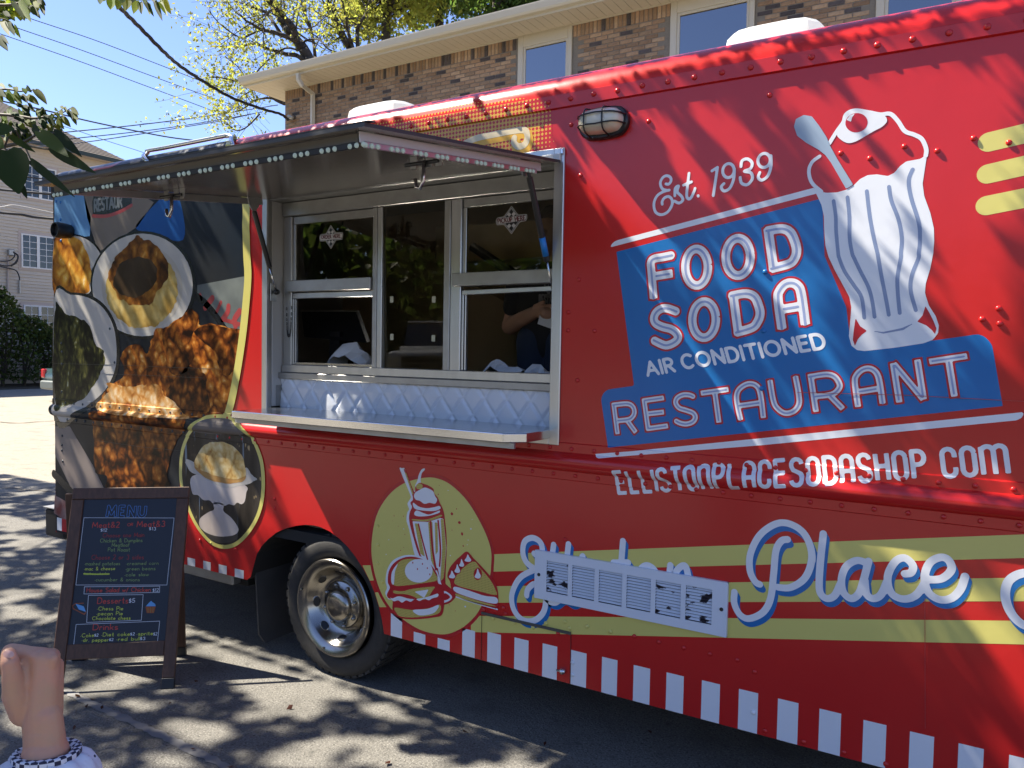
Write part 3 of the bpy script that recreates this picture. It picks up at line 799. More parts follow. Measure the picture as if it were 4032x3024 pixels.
for st in ([([(456, 757), (436, 520), (431, 470), (440, 437), (470, 420), (520, 412), (609, 394)], 1), ([(448, 573), (615, 545)], 0)],
           [(OO((815, 494), (94, -21), (-14, -152)), 0)], [(OO((1162, 408), (102, -22), (-14, -155)), 0)],
           [([(1462, 520), (1412, 165)], 0), ([(1400, 190), (1530, 172), (1600, 205), (1640, 290), (1652, 360), (1635, 420), (1590, 465), (1440, 507)], 1)],
           [([(648, 866), (575, 840), (520, 842), (475, 875), (457, 925), (475, 965), (530, 993), (600, 1012), (645, 1045), (660, 1082), (640, 1115), (590, 1142), (540, 1145), (455, 1105)], 1)],
           [(OO((878, 933), (98, -22), (-12, -150)), 0)],
           [([(1166, 1060), (1118, 703)], 0), ([(1102, 735), (1225, 715), (1300, 745), (1338, 830), (1346, 890), (1325, 950), (1280, 1000), (1145, 1042)], 1)],
           [([(1530, 1012), (1497, 760), (1510, 690), (1555, 638), (1610, 625), (1660, 648), (1690, 715), (1726, 975)], 1), ([(1510, 850), (1700, 818)], 0)]):
    inline('logo_letter', ZA, st, **ink)
ink = dict(r=.0100, dr=.0065, ri=.0031)
for rg, st in ((ZB, [([(305, 1192), (253, 785)], 0), ([(245, 812), (400, 795), (470, 805), (512, 845), (525, 905), (505, 960), (450, 1000), (310, 1017)], 1), ([(432, 1015), (545, 1170)], 0)]),
               (ZB, [([(708, 1145), (650, 730)], 0), ([(632, 757), (912, 718)], 0), ([(690, 928), (912, 903)], 0), ([(690, 1122), (965, 1083)], 0)]),
               (ZB, [([(1295, 702), (1240, 680), (1160, 680), (1085, 720), (1065, 785), (1110, 850), (1200, 880), (1290, 915), (1322, 970), (1290, 1030), (1210, 1060), (1130, 1050), (1068, 1020)], 1)]),
               (ZB, [([(1393, 658), (1755, 607)], 0), ([(1575, 640), (1630, 1042)], 0)]),
               (C[2, 1], [([(376, 1063), (350, 930), (365, 865), (425, 828), (480, 842), (505, 900), (524, 1050)], 1), ([(355, 972), (510, 950)], 0)]),
               (ZC, [([(68, 528), (100, 710), (140, 775), (200, 808), (270, 790), (313, 730), (310, 640), (283, 497)], 1)]),
               (ZC, [([(457, 797), (409, 475)], 0), ([(398, 502), (540, 480), (615, 500), (655, 560), (650, 600), (610, 640), (560, 655), (452, 667)], 1), ([(565, 650), (685, 772)], 0)]),
               (ZC, [([(812, 755), (785, 550), (800, 485), (850, 440), (910, 430), (960, 460), (990, 530), (1020, 728)], 1), ([(800, 630), (985, 600)], 0)]),
               (ZC, [([(1160, 717), (1107, 385)], 0), ([(1110, 388), (1365, 692)], 0), ([(1365, 692), (1312, 355)], 0)]),
               (ZC, [([(1412, 373), (1733, 325)], 0), ([(1575, 355), (1625, 667)], 0)])):
    inline('logo_letter', rg, st, **ink)
# ---- single-stroke alphabet (x 0..w, y 0..1) for the plain lettering
def arcp(cx, cy, rx, ry, a0, a1, n=9): return [(cx+rx*math.cos(math.radians(a)), cy+ry*math.sin(math.radians(a))) for a in np.linspace(a0, a1, n)]
F = {
 'A': (.8, [[(0, 0), (.4, 1), (.8, 0)], [(.15, .33), (.65, .33)]]), 'B': (.6, [[(0, 0), (0, 1)], [(0, 1)]+arcp(.3, .76, .27, .24, 90, -90)+[(0, .52)], [(0, .52)]+arcp(.32, .26, .3, .26, 90, -90)+[(0, 0)]]),
 'C': (.75, [arcp(.42, .5, .42, .5, 48, 312, 14)]), 'D': (.7, [[(0, 0), (0, 1)]+arcp(.28, .5, .42, .5, 90, -90, 11)+[(0, 0)]]),
 'E': (.5, [[(.5, 1), (0, 1), (0, 0), (.5, 0)], [(0, .52), (.42, .52)]]), 'F': (.5, [[(.5, 1), (0, 1), (0, 0)], [(0, .52), (.42, .52)]]),
 'G': (.75, [arcp(.42, .5, .42, .5, 48, 330, 14)+[(.8, .45), (.5, .45)]]),
 'H': (.65, [[(0, 0), (0, 1)], [(.65, 0), (.65, 1)], [(0, .52), (.65, .52)]]), 'I': (.0, [[(0, 0), (0, 1)]]), 'K': (.6, [[(0, 0), (0, 1)], [(.55, 1), (.03, .45)], [(.2, .6), (.6, 0)]]),
 'L': (.5, [[(0, 1), (0, 0), (.5, 0)]]), 'M': (.85, [[(0, 0), (.08, 1), (.42, .25), (.77, 1), (.85, 0)]]), 'N': (.68, [[(0, 0), (0, 1), (.68, 0), (.68, 1)]]),
 'O': (.9, [arcp(.45, .5, .45, .5, 90, 450, 20)]), 'P': (.55, [[(0, 0), (0, 1)], [(0, 1)]+arcp(.28, .74, .28, .26, 90, -90)+[(0, .48)]]),
 'R': (.6, [[(0, 0), (0, 1)], [(0, 1)]+arcp(.28, .74, .28, .26, 90, -90)+[(0, .48)], [(.25, .48), (.6, 0)]]),
 'S': (.55, [arcp(.28, .75, .26, .25, 40, 270, 9)+arcp(.28, .25, .28, .25, 90, -140, 9)]), 'T': (.66, [[(0, 1), (.66, 1)], [(.33, 1), (.33, 0)]]),
 'U': (.65, [[(0, 1)]+arcp(.325, .32, .325, .32, 180, 360, 9)+[(.65, 1)]]), 'V': (.7, [[(0, 1), (.35, 0), (.7, 1)]]), 'W': (1, [[(0, 1), (.25, 0), (.5, .8), (.75, 0), (1, 1)]]),
 '$': (.5, [arcp(.25, .68, .22, .2, 40, 270, 8)+arcp(.25, .28, .24, .2, 90, -140, 8), [(.25, 1), (.25, 0)]]), '&': (.65, [[(.6, 0), (.12, .72)]+arcp(.27, .82, .17, .18, 200, -20, 7)+[(.1, .4)]+arcp(.25, .2, .22, .2, 150, 300, 6)+[(.62, .42)]]),
 '1': (.2, [[(0, .8), (.15, 1), (.15, 0)]]), '2': (.5, [arcp(.25, .74, .24, .26, 160, -30, 8)+[(0, 0), (.5, 0)]]), '3': (.5, [arcp(.24, .75, .22, .25, 150, -80, 8)+arcp(.24, .26, .26, .26, 80, -150, 8)]),
 '5': (.5, [[(.45, 1), (.08, 1), (.04, .55)]+arcp(.24, .3, .26, .3, 100, -150, 9)]),
 'a': (.5, [arcp(.23, .26, .23, .26, 60, 400, 12), [(.46, .54), (.47, .1), (.54, 0)]]), 'b': (.5, [[(0, 1), (0, 0)], arcp(.24, .26, .24, .26, 160, -160, 11)]), 'c': (.42, [arcp(.24, .26, .24, .26, 50, 310, 9)]),
 'd': (.5, [arcp(.23, .26, .23, .26, 30, 330, 11), [(.46, 1), (.46, 0)]]), 'e': (.48, [[(.02, .28), (.46, .3)]+arcp(.24, .27, .23, .26, 10, 320, 11)]), 'f': (.35, [arcp(.27, .82, .14, .18, 60, 180, 5)+[(.13, 0)], [(0, .52), (.3, .52)]]),
 'g': (.5, [arcp(.23, .26, .23, .26, 30, 330, 11), [(.46, .52), (.46, -.2)]+arcp(.24, -.2, .22, .18, 0, -150, 6)]), 'h': (.45, [[(0, 1), (0, 0)], [(0, .3)]+arcp(.22, .34, .21, .19, 170, 0, 7)+[(.43, 0)]]),
 'i': (.0, [[(0, .5), (0, 0)], [(0, .72), (.01, .75)]]), 'k': (.42, [[(0, 1), (0, 0)], [(.38, .52), (.02, .22)], [(.14, .32), (.42, 0)]]), 'l': (.0, [[(0, 1), (0, 0)]]),
 'm': (.75, [[(0, .52), (0, 0)], [(0, .34)]+arcp(.18, .36, .17, .16, 170, 0, 6)+[(.35, 0)], [(.36, .34)]+arcp(.54, .36, .18, .16, 170, 0, 6)+[(.74, 0)]]),
 'n': (.45, [[(0, .52), (0, 0)], [(0, .3)]+arcp(.22, .34, .21, .19, 170, 0, 7)+[(.43, 0)]]), 'o': (.5, [arcp(.25, .26, .24, .26, 90, 450, 13)]), 'p': (.5, [[(0, .52), (0, -.35)], arcp(.24, .26, .24, .26, 160, -160, 11)]),
 'r': (.32, [[(0, .52), (0, 0)], [(0, .3)]+arcp(.18, .33, .17, .2, 170, 50, 5)]), 's': (.4, [arcp(.2, .40, .17, .13, 40, 270, 7)+arcp(.2, .13, .19, .13, 90, -150, 7)]), 't': (.34, [[(.15, .9), (.15, .1), (.25, 0), (.33, .05)], [(0, .58), (.32, .58)]]),
 'u': (.45, [[(0, .52)]+arcp(.2, .2, .2, .2, 180, 330, 6)+[(.43, .52)], [(.43, .52), (.44, 0)]]), 'w': (.65, [[(0, .52), (.16, 0), (.32, .45), (.48, 0), (.65, .52)]]), '/': (.3, [[(0, -.05), (.3, 1)]]),
 '.': (.08, [[(.03, .0), (.05, .02)]]), '*': (.12, [[(.05, .24), (.07, .26)]]), '-': (.4, [[(0, .4), (.4, .4)]]), ' ': (.35, []),
}
CND = {  # narrow square-shouldered capitals of the web address, width .42
 'E': [[(.40, 1), (0, 1), (0, 0), (.40, 0)], [(0, .5), (.36, .5)]], 'L': [[(0, 1), (0, 0), (.38, 0)]], 'I': [[(0, 0), (0, 1)]], 'S': [arcp(.2, .8, .2, .2, 0, 180, 7)+[(.0, .72), (.05, .58), (.34, .42), (.4, .3)]+arcp(.2, .2, .2, .2, 0, -180, 7)],
 'T': [[(0, 1), (.44, 1)], [(.22, 1), (.22, 0)]], 'O': [arcp(.2, .8, .2, .2, 0, 180, 7)+arcp(.2, .2, .2, .2, 180, 360, 7)+[(.4, .8)]], 'N': [[(0, 0), (0, 1)], [(0, .85)]+arcp(.2, .8, .2, .2, 150, 0, 6)+[(.4, 0)]],
 'P': [[(0, 0), (0, 1), (.2, 1)]+arcp(.2, .75, .2, .25, 90, -90, 9)+[(0, .5)]], 'A': [[(0, 0), (0, .8)]+arcp(.2, .8, .2, .2, 180, 0, 7)+[(.4, 0)], [(0, .42), (.4, .42)]],
 'C': [[(.4, .68)]+arcp(.2, .8, .2, .2, 0, 180, 7)+arcp(.2, .2, .2, .2, 180, 360, 7)+[(.4, .32)]], 'D': [[(0, 0), (0, 1), (.2, 1)]+arcp(.18, .78, .22, .22, 90, 0, 5)+arcp(.18, .22, .22, .22, 0, -90, 5)+[(0, 0)]],
 'H': [[(0, 0), (0, 1)], [(.4, 0), (.4, 1)], [(0, .52), (.4, .52)]], 'M': [[(0, 0), (0, 1)], [(0, .88)]+arcp(.19, .82, .19, .18, 150, 0, 6)+[(.38, 0)], [(.38, .88)]+arcp(.57, .82, .19, .18, 150, 0, 6)+[(.76, 0)]], '.': [[(.06, .03), (.07, .03)]]}
def line_of(text, o, d, up, r, gap, font=F, cnd=False, butt=False, jit=0.0):
    """strokes of a line from o to o+d with cap height vector up; letters spread to fill d."""
    ws = [(.76 if c == 'M' else 0.0 if c == 'I' else .14 if c == '.' else .4) if cnd else font[c][0] for c in text]
    tot = sum(ws)+gap*(len(text)-1); o, d, up = (np.array(q, float) for q in (o, d, up)); ex = d/tot; x = 0; fs = []
    for c, w in zip(text, ws):
        dy = random.uniform(-jit, jit)
        for st in (font[c] if cnd else font[c][1]):
            fs.append(sd_stroke([o+ex*(x+px)+up*(py+dy) for px, py in st], r, butt, 0))
        x += w+gap
    return fs
a = S(ZA([(400, 1412)]))[0]; b = S(ZA([(640, 1376)]))[0]; c1 = S(ZA([(700, 1355)]))[0]; d1 = S(ZA([(1905, 1182)]))[0]
up = S(ZA([(503, 1283)]))[0]-S(ZA([(532, 1390)]))[0]
D('logo_letter', sd_union(*line_of('AIR', a+(.004, .006), b-a-(.008, 0), up, .0062, .3)), M_white, 3, .004)
D('logo_letter', sd_union(*line_of('CONDITIONED', c1+(.004, .006), d1-c1-(.008, 0), up, .0062, .30)), M_white, 3, .004)
a = S(C[1, 1]([(1790, 1548)]))[0]; b = S(C[2, 1]([(2120, 1425)]))[0]
up = S(C[2, 1]([(1945, 1235)]))[0]-S(C[2, 1]([(1970, 1425)]))[0]
D('web_address', sd_union(*line_of('ELLISTONPLACESODASHOP.COM', a+(.006, .008), b-a-(.010, 0), up*.95, .0078, .235, CND, True, True)), M_white, 2, .004)
# ---- Est. 1939
e = .0056
o = D('est_lettering', sd_union(
    ST(ZG, [(1078, 955), (1105, 958), (1128, 930), (1125, 893), (1090, 873), (1048, 890), (1022, 945), (1040, 1002), (1085, 1020), (1112, 1018)], e),
    ST(ZG, [(1100, 1020), (1050, 1035), (990, 1075), (958, 1150), (972, 1235), (1030, 1265), (1095, 1238), (1138, 1170), (1138, 1112), (1105, 1082), (1062, 1097), (1040, 1135), (1042, 1160)], e),
    ST(ZG, [(1168, 1075), (1172, 1000), (1205, 977), (1192, 1035), (1235, 1080), (1248, 1120), (1210, 1148), (1165, 1128)], e),
    ST(ZG, [(1310, 848), (1287, 1055), (1300, 1103), (1330, 1095), (1365, 1020), (1370, 1000)], e), ST(ZG, [(1255, 968), (1335, 935)], e), sd_poly(S(ZG(ell((1402, 1076), (15, 0), (0, 17))))),
    ST(C[2, 0], [(190, 1108), (226, 1085), (199, 1268)], e, curve=False),
    sd_stroke(S(C[2, 0](ell((297, 1106), (37, -8), (-4, -45))+ell((297, 1106), (37, -8), (-4, -45))[:1])), e), ST(C[2, 0], [(335, 1095), (331, 1160), (305, 1220), (268, 1238), (250, 1212), (268, 1190)], e),
    ST(C[2, 0], [(378, 1080), (385, 1042), (420, 1030), (450, 1055), (440, 1092), (400, 1110), (442, 1120), (452, 1158), (420, 1197), (382, 1187), (373, 1150)], e),
    sd_stroke(S(C[2, 0](ell((528, 1040), (40, -8), (-4, -45))+ell((528, 1040), (40, -8), (-4, -45))[:1])), e), ST(C[2, 0], [(572, 1010), (572, 1080), (552, 1140), (513, 1168), (490, 1150), (500, 1118)], e)), M_white, 3, .004)
# ---- milkshake glass
q = np.vstack([S(C[2, 0]([(836, 1190), (872, 1237), (930, 1250), (1000, 1247), (1060, 1230), (1110, 1200), (1150, 1160), (1200, 1135), (1260, 1130), (1330, 1141), (1372, 1120), (1410, 1075), (1450, 1046), (1540, 1030), (1584, 1000),
    (1570, 1090), (1555, 1190), (1565, 1270), (1605, 1380), (1628, 1480), (1630, 1560), (1624, 1640)])),
    S(C[2, 1]([(1605, 80), (1575, 180), (1570, 240), (1595, 320), (1640, 390), (1660, 450), (1655, 500), (1622, 543), (1560, 566), (1370, 595), (1180, 616), (1130, 610), (1095, 582), (1077, 520), (1088, 400), (1093, 330), (1080, 265), (1045, 200), (985, 90), (945, 5)])),
    S(C[2, 0]([(925, 1590), (917, 1480), (915, 1400), (900, 1330), (868, 1260)]))])
D('glass_print', sd_poly(q), M_white, 2, .006)
rim = ST(C[2, 0], [(888, 1013), (838, 1052), (818, 1112), (838, 1185), (900, 1242)], .0062)
dome = ST(C[2, 0], [(950, 930), (1000, 850), (1042, 790), (1060, 740), (1115, 716), (1200, 727), (1280, 742), (1345, 738), (1395, 785), (1440, 850), (1500, 873), (1550, 902), (1578, 965), (1575, 1010)], .0068)
D('cream_outline', sd_union(rim, dome), M_white, 3, .004)
D('cream_cap', P(C[2, 0], [(1000, 868), (1038, 800), (1060, 742), (1110, 718), (1190, 722), (1225, 745), (1300, 745), (1325, 782), (1295, 820), (1240, 850), (1180, 885), (1120, 918), (1070, 927), (1025, 905)], True), M_white, 4, .004)
D('cherry_print', P(C[2, 0], ell((1127, 796), (72, -10), (-8, -62))), M_redline, 5, .004)
D('cherry_shine', P(C[2, 0], [(1062, 778), (1085, 748), (1118, 736), (1098, 762), (1092, 790)]), M_white, 6, .003)
D('spoon_print', P(C[2, 0], [(722, 820), (735, 772), (785, 746), (838, 755), (888, 820), (933, 890), (955, 945), (1005, 1035), (1105, 1197), (1060, 1225), (962, 1055), (925, 1005), (880, 970), (800, 925), (742, 880)]), M_spoon, 6, .004)
for g0, g1 in (([(978, 1302), (992, 1400), (995, 1500), (1008, 1640)], [(1015, 15), (1050, 100), (1110, 190), (1160, 270), (1177, 400)]), ([(1068, 1278), (1080, 1400), (1082, 1540), (1098, 1640)], [(1112, 15), (1150, 95), (1203, 200), (1228, 290), (1244, 395)]),
               ([(1193, 1238), (1212, 1400), (1238, 1540), (1262, 1640)], [(1268, 15), (1292, 150), (1320, 290), (1336, 382)]), ([(1337, 1210), (1352, 1300), (1398, 1420), (1420, 1540), (1414, 1640)], [(1413, 15), (1392, 140), (1396, 260), (1407, 370)]),
               ([(1490, 1098), (1465, 1170), (1480, 1280), (1532, 1450), (1537, 1570), (1530, 1640)], [(1528, 15), (1487, 120), (1477, 220), (1511, 352)])):
    q = catmull(np.vstack([S(C[2, 0](g0)), S(C[2, 1](g1))]), False, 5); D('glass_flute', sd_stroke(q, .0062), M_grey, 3, .004)
D('glass_foot', P(C[2, 1], [(1120, 402), (1107, 500), (1103, 545), (1117, 583), (1135, 540), (1160, 510), (1195, 485), (1150, 455)]), M_redline, 3, .004)
D('glass_foot', P(C[2, 1], [(1573, 325), (1555, 385), (1520, 425), (1580, 450), (1615, 480), (1635, 507), (1645, 470), (1625, 420), (1600, 370)]), M_redline, 3, .004)
D('glass_foot', P(C[2, 1], [(1205, 482), (1300, 492), (1420, 467), (1510, 428), (1430, 480), (1300, 503)]), M_grey, 3, .004)
# ---- yellow bars at the right edge
for p in ((1985, 920, 2212, 866), (1978, 1127, 2212, 1074), (1970, 1332, 2212, 1284)):
    a, b = S(C[2, 0]([p[:2], p[2:]])); b = a+(b-a)*4.0; D('yellow_bar', sd_stroke([a, b], .0315), M_yel, 1, .006)
# ---- stripes along the lower panel
def band(tl, tr, br, bl, ext=4.5):
    tl, tr, br, bl = (S(C[k]([p]))[0] for k, p in (tl, tr, br, bl))
    return sd_poly([tl, tl+(tr-tl)*ext, bl+(br-bl)*ext, bl])
R_, M_ = (2, 2), (1, 2)
for b_ in (band((M_, (930, 276)), (R_, (2212, 145)), (R_, (2212, 298)), (M_, (930, 388)), 1.25), band((M_, (930, 482)), (R_, (2212, 425)), (R_, (2212, 578)), (M_, (930, 588)), 1.25), band((M_, (840, 672)), (R_, (2212, 705)), (R_, (2212, 858)), (M_, (840, 778)), 1.25)):
    D('yellow_stripe', b_, M_yel, 1, .008)
D('yellow_stripe', P(C[1, 2], [(137, 346), (225, 344), (240, 440), (185, 445)]), M_yel, 1); D('yellow_stripe', P(C[1, 2], [(218, 521), (275, 519), (320, 615), (247, 617)]), M_yel, 1)
circ = catmull(S(ZD([(52, 770), (95, 520), (200, 340), (340, 230), (520, 182), (640, 190), (760, 250), (900, 390), (1020, 590), (1085, 740), (1110, 850), (1107, 960), (1095, 1060), (1020, 1320), (900, 1470), (760, 1550), (640, 1562), (480, 1522), (330, 1430), (220, 1330), (130, 1180), (70, 980)])), True, 4)
cc = circ.mean(0)
D('badge_ring', sd_poly(cc+(circ-cc)*1.045), M_redline, 2, .008)
D('badge_disc', sd_poly(circ), M_yel, 3, .007)
def dots_mat(name, c1, c2, scale, thr, rough=.28):
    m = mat(name, c1, rough); n = m.node_tree.nodes; l = m.node_tree.links
    tc = n.new('ShaderNodeTexCoord'); mp = n.new('ShaderNodeMapping'); mp.inputs['Rotation'].default_value = (0, math.radians(45), 0); mp.inputs['Scale'].default_value = (scale, 0, scale)
    l.new(tc.outputs['Object'], mp.inputs[0]); sx = n.new('ShaderNodeSeparateXYZ'); l.new(mp.outputs[0], sx.inputs[0])
    acc = None
    for k in ('X', 'Z'):
        f = n.new('ShaderNodeMath'); f.operation = 'SINE'; l.new(sx.outputs[k], f.inputs[0])
        if acc is None: acc = f.outputs[0]
        else:
            a_ = n.new('ShaderNodeMath'); a_.operation = 'MULTIPLY'; l.new(acc, a_.inputs[0]); l.new(f.outputs[0], a_.inputs[1]); acc = a_.outputs[0]
    g = n.new('ShaderNodeMath'); g.operation = 'GREATER_THAN'; g.inputs[1].default_value = thr; l.new(acc, g.inputs[0])
    mx = n.new('ShaderNodeMix'); mx.data_type = 'RGBA'; mx.inputs[6].default_value = (*c1, 1); mx.inputs[7].default_value = (*c2, 1)
    l.new(g.outputs[0], mx.inputs[0]); l.new(mx.outputs[2], n['Principled BSDF'].inputs['Base Color']); return m
M_half = dots_mat('halftone_yellow', (.60, .48, .12), (.24, .16, .03), 560, .55)
def badge(name, pts, m_, layer, smooth=True): D(name, P(ZD, pts, smooth, 4), m_, layer, .0045)
W_, Rr, Hh, Yy = M_white, M_redline, M_half, M_yel
badge('shake_print', [(303, 108), (320, 97), (345, 96), (350, 112), (425, 295), (440, 245), (460, 200), (470, 155), (495, 108), (525, 98), (520, 116), (496, 145), (488, 225), (530, 300), (500, 400), (500, 880), (440, 880), (385, 640), (362, 560), (368, 490), (385, 460), (370, 410), (398, 360), (390, 320)], W_, 4)
badge('shake_print', [(342, 122), (352, 118), (430, 305), (440, 260), (475, 226), (515, 235), (560, 252), (600, 280), (606, 315), (640, 360), (655, 400), (674, 435), (690, 480), (702, 560), (718, 760), (705, 1080), (722, 1130), (790, 1190), (797, 1230), (740, 1288), (660, 1297), (640, 1200), (560, 960), (480, 880), (420, 700), (386, 560), (390, 490), (410, 440), (396, 400), (418, 350)], Rr, 5)
badge('shake_print', [(348, 135), (358, 132), (424, 325), (412, 328)], Hh, 6, False)
badge('shake_print', ell((476, 258), (30, 0), (0, 26)), Hh, 6)
badge('shake_print', [(440, 312), (475, 290), (520, 268), (560, 278), (598, 302), (615, 345), (632, 372), (615, 410), (565, 402), (520, 412), (480, 385), (445, 375), (428, 345)], W_, 6)
badge('shake_print', [(420, 400), (470, 435), (540, 450), (610, 440), (652, 430), (660, 455), (600, 475), (500, 470), (432, 452)], W_, 6)
badge('shake_print', [(430, 505), (450, 470), (510, 492), (560, 506), (620, 484), (655, 470), (648, 492), (560, 517), (470, 522)], W_, 6)
badge('shake_print', [(415, 546), (540, 550), (665, 508), (664, 526), (540, 566), (420, 558)], Hh, 6)
badge('shake_print', [(415, 565), (550, 572), (660, 536), (690, 545), (714, 800), (690, 1070), (660, 1092), (640, 980), (560, 940), (490, 870), (440, 700)], W_, 6, False)
badge('shake_print', [(435, 582), (466, 588), (525, 880), (485, 850)], Hh, 7, False); badge('shake_print', [(553, 572), (590, 566), (612, 985), (578, 905)], Hh, 7, False)
badge('shake_print', [(612, 572), (636, 580), (640, 830), (620, 862)], Hh, 7, False); badge('shake_print', [(664, 542), (690, 548), (712, 800), (690, 1070), (660, 1090), (678, 800)], Hh, 7, False)
D('shake_print', sd_union(ST(ZD, [(468, 590), (505, 740), (548, 900)], .0042), ST(ZD, [(575, 572), (592, 800), (622, 990)], .0058), ST(ZD, [(642, 560), (662, 800), (655, 960)], .0048)), Rr, 8, .004)
badge('shake_print', [(655, 1205), (690, 1180), (730, 1195), (765, 1232), (735, 1270), (670, 1282)], W_, 6); badge('shake_print', [(668, 1225), (705, 1200), (748, 1235), (700, 1262)], Rr, 7)
badge('burger_print', [(178, 1090), (195, 985), (250, 905), (350, 865), (470, 870), (570, 922), (640, 1020), (650, 1250), (230, 1255), (200, 1245), (175, 1200), (190, 1150)], W_, 7)
badge('burger_print', [(198, 1100), (208, 1005), (262, 925), (360, 880), (470, 887), (570, 942), (632, 1030), (642, 1110), (690, 1150), (685, 1370), (600, 1414), (400, 1430), (282, 1408), (240, 1350), (240, 1262), (202, 1242), (190, 1210), (217, 1150)], Rr, 8)
badge('burger_print', [(228, 1092), (240, 1010), (300, 922), (380, 896), (480, 906), (560, 950), (612, 1020), (634, 1085), (500, 1112), (350, 1132), (262, 1132)], Hh, 9)
badge('burger_print', ell((472, 1002), (122, 0), (0, 104)), W_, 10); badge('burger_print', [(230, 1100), (236, 1010), (290, 935), (262, 1010), (252, 1120)], W_, 10)
for c_ in ((420, 930), (505, 941), (461, 986), (548, 978), (570, 1033)): badge('burger_print', ell(c_, (5, 2), (-2, 10), 10), Rr, 11)
badge('burger_print', [(250, 1176), (330, 1182), (420, 1160), (602, 1142), (600, 1166), (520, 1258), (380, 1212), (262, 1202)], Hh, 9); badge('burger_print', [(432, 1186), (560, 1166), (520, 1240)], W_, 10, False)
badge('burger_print', [(215, 1232), (240, 1245), (300, 1226), (400, 1250), (500, 1242), (580, 1222), (640, 1202), (640, 1230), (590, 1245), (560, 1262), (520, 1248), (480, 1268), (440, 1252), (400, 1275), (360, 1262), (325, 1282), (290, 1262), (250, 1270)], W_, 10)
badge('burger_print', [(262, 1326), (400, 1346), (560, 1332), (656, 1300), (662, 1360), (600, 1394), (420, 1413), (310, 1404), (272, 1370)], Hh, 9); badge('burger_print', [(420, 1348), (550, 1337), (648, 1302), (620, 1362), (560, 1388), (470, 1393)], W_, 10)
badge('pie_print', [(722, 1050), (745, 975), (790, 918), (830, 880), (895, 832), (952, 890), (1040, 980), (1140, 1100), (1170, 1200), (1165, 1322), (1100, 1322), (800, 1225), (745, 1095)], Rr, 6)
badge('pie_print', [(785, 1092), (828, 1010), (950, 920), (1012, 978), (1100, 1080), (1148, 1170), (1150, 1216), (1000, 1182), (870, 1150), (800, 1125)], Hh, 7)
badge('pie_print', [(785, 1142), (900, 1172), (1050, 1222), (1156, 1238), (1154, 1292), (1000, 1262), (800, 1192)], W_, 7); badge('pie_print', [(802, 1203), (950, 1252), (1150, 1312), (1100, 1310), (900, 1262), (806, 1226)], Hh, 7)
for c_, rx, ry in (((765, 1037), 38, 42), ((812, 985), 34, 48), ((850, 935), 30, 42), ((905, 893), 40, 40), ((992, 1030), 36, 54)):
    badge('pie_print', ell(c_, (rx, 6), (-6, ry), 12), Rr, 8); badge('pie_print', [(c_[0]-rx*.75, c_[1]+ry*.5), (c_[0]-rx*.3, c_[1]-ry*.2), (c_[0]-rx*.05, c_[1]-ry*.95), (c_[0]+rx*.35, c_[1]-ry*.25), (c_[0]+rx*.75, c_[1]+ry*.35), (c_[0]+rx*.3, c_[1]+ry*.75)], W_, 9)
D('pie_print', ST(ZD, [(800, 1232), (980, 1290), (1165, 1342)], .0035), W_, 6, .004)
rs = random.Random(3)
for c_ in ((762, 500, 11, 14), (828, 577, 12, 13), (852, 677, 9, 16), (862, 783, 5, 10), (803, 456, 5, 8), (641, 328, 5, 8), (252, 517, 4, 7), (335, 520, 4, 7), (347, 681, 4, 6), (289, 609, 3, 5), (309, 823, 4, 7), (763, 644, 4, 5), (869, 346, 3, 5), (651, 250, 3, 6), (793, 1357, 4, 5), (739, 1303, 4, 5), (337, 797, 3, 5), (240, 562, 2, 4)):
    badge('fleck_print', ell(c_[:2], (c_[2], 0), (2, c_[3]), 10), Rr, 4)
for c_ in ((728, 293, 5, 6), (930, 632, 7, 8), (905, 731, 5, 5), (940, 549, 4, 5), (337, 633, 4, 6), (205, 729, 5, 5), (880, 1318, 8, 8), (897, 772, 4, 5), (748, 868, 5, 7), (182, 858, 4, 7)):
    badge('fleck_print', ell(c_[:2], (c_[2], 0), (1, c_[3]), 9), W_, 4)
# ---- script lettering with drop shade
def script(name, rg, strokes, r, shade=(18, 34)):
    px = [rg(s_) for s_ in strokes]; sh = (shade[0]*K, shade[1]*K); fs = []; bs = []
    for s_ in px:
        q = np.array(catmull(s_, False, 6) if len(s_) > 2 else s_); fs.append(sd_stroke(S(q), r))
        for t in (.3, .65, 1.0): bs.append(sd_stroke(S(q+np.array(sh)*t), r*.98))
    o = D(name, sd_union(*bs), M_blue, 4, .006); D('script_face', sd_union(*fs), M_white, 5, .005, o)
script('script_lettering', C[2, 2], [[(500, 468), (470, 450), (437, 380), (440, 270), (500, 150), (600, 78), (690, 75), (780, 130), (830, 230), (833, 330), (790, 430), (700, 488), (620, 487)], [(680, 177), (640, 187), (605, 250), (590, 400), (570, 560), (520, 650), (430, 690), (370, 662), (335, 590), (336, 518)],
    [(912, 140), (895, 300), (885, 450), (893, 525), (935, 560), (985, 540), (1020, 470)], [(1195, 330), (1130, 313), (1062, 350), (1030, 430), (1040, 515), (1090, 560), (1140, 530), (1170, 450), (1205, 318)], [(1180, 440), (1192, 530), (1235, 560), (1285, 535), (1320, 460)],
    [(1440, 400), (1480, 392), (1492, 345), (1440, 297), (1380, 318), (1333, 400), (1333, 480), (1368, 540), (1440, 563), (1515, 535), (1575, 450)], [(1590, 438), (1680, 430), (1742, 372), (1722, 310), (1670, 293), (1600, 330), (1568, 420), (1590, 515), (1660, 565), (1740, 558), (1800, 500), (1830, 417)]], .0128)
script('script_lettering', C[2, 2], [[(2330, 470), (2260, 400), (2180, 402), (2110, 450), (2090, 540), (2120, 640), (2190, 720), (2290, 760)]], .0135, (22, 40))
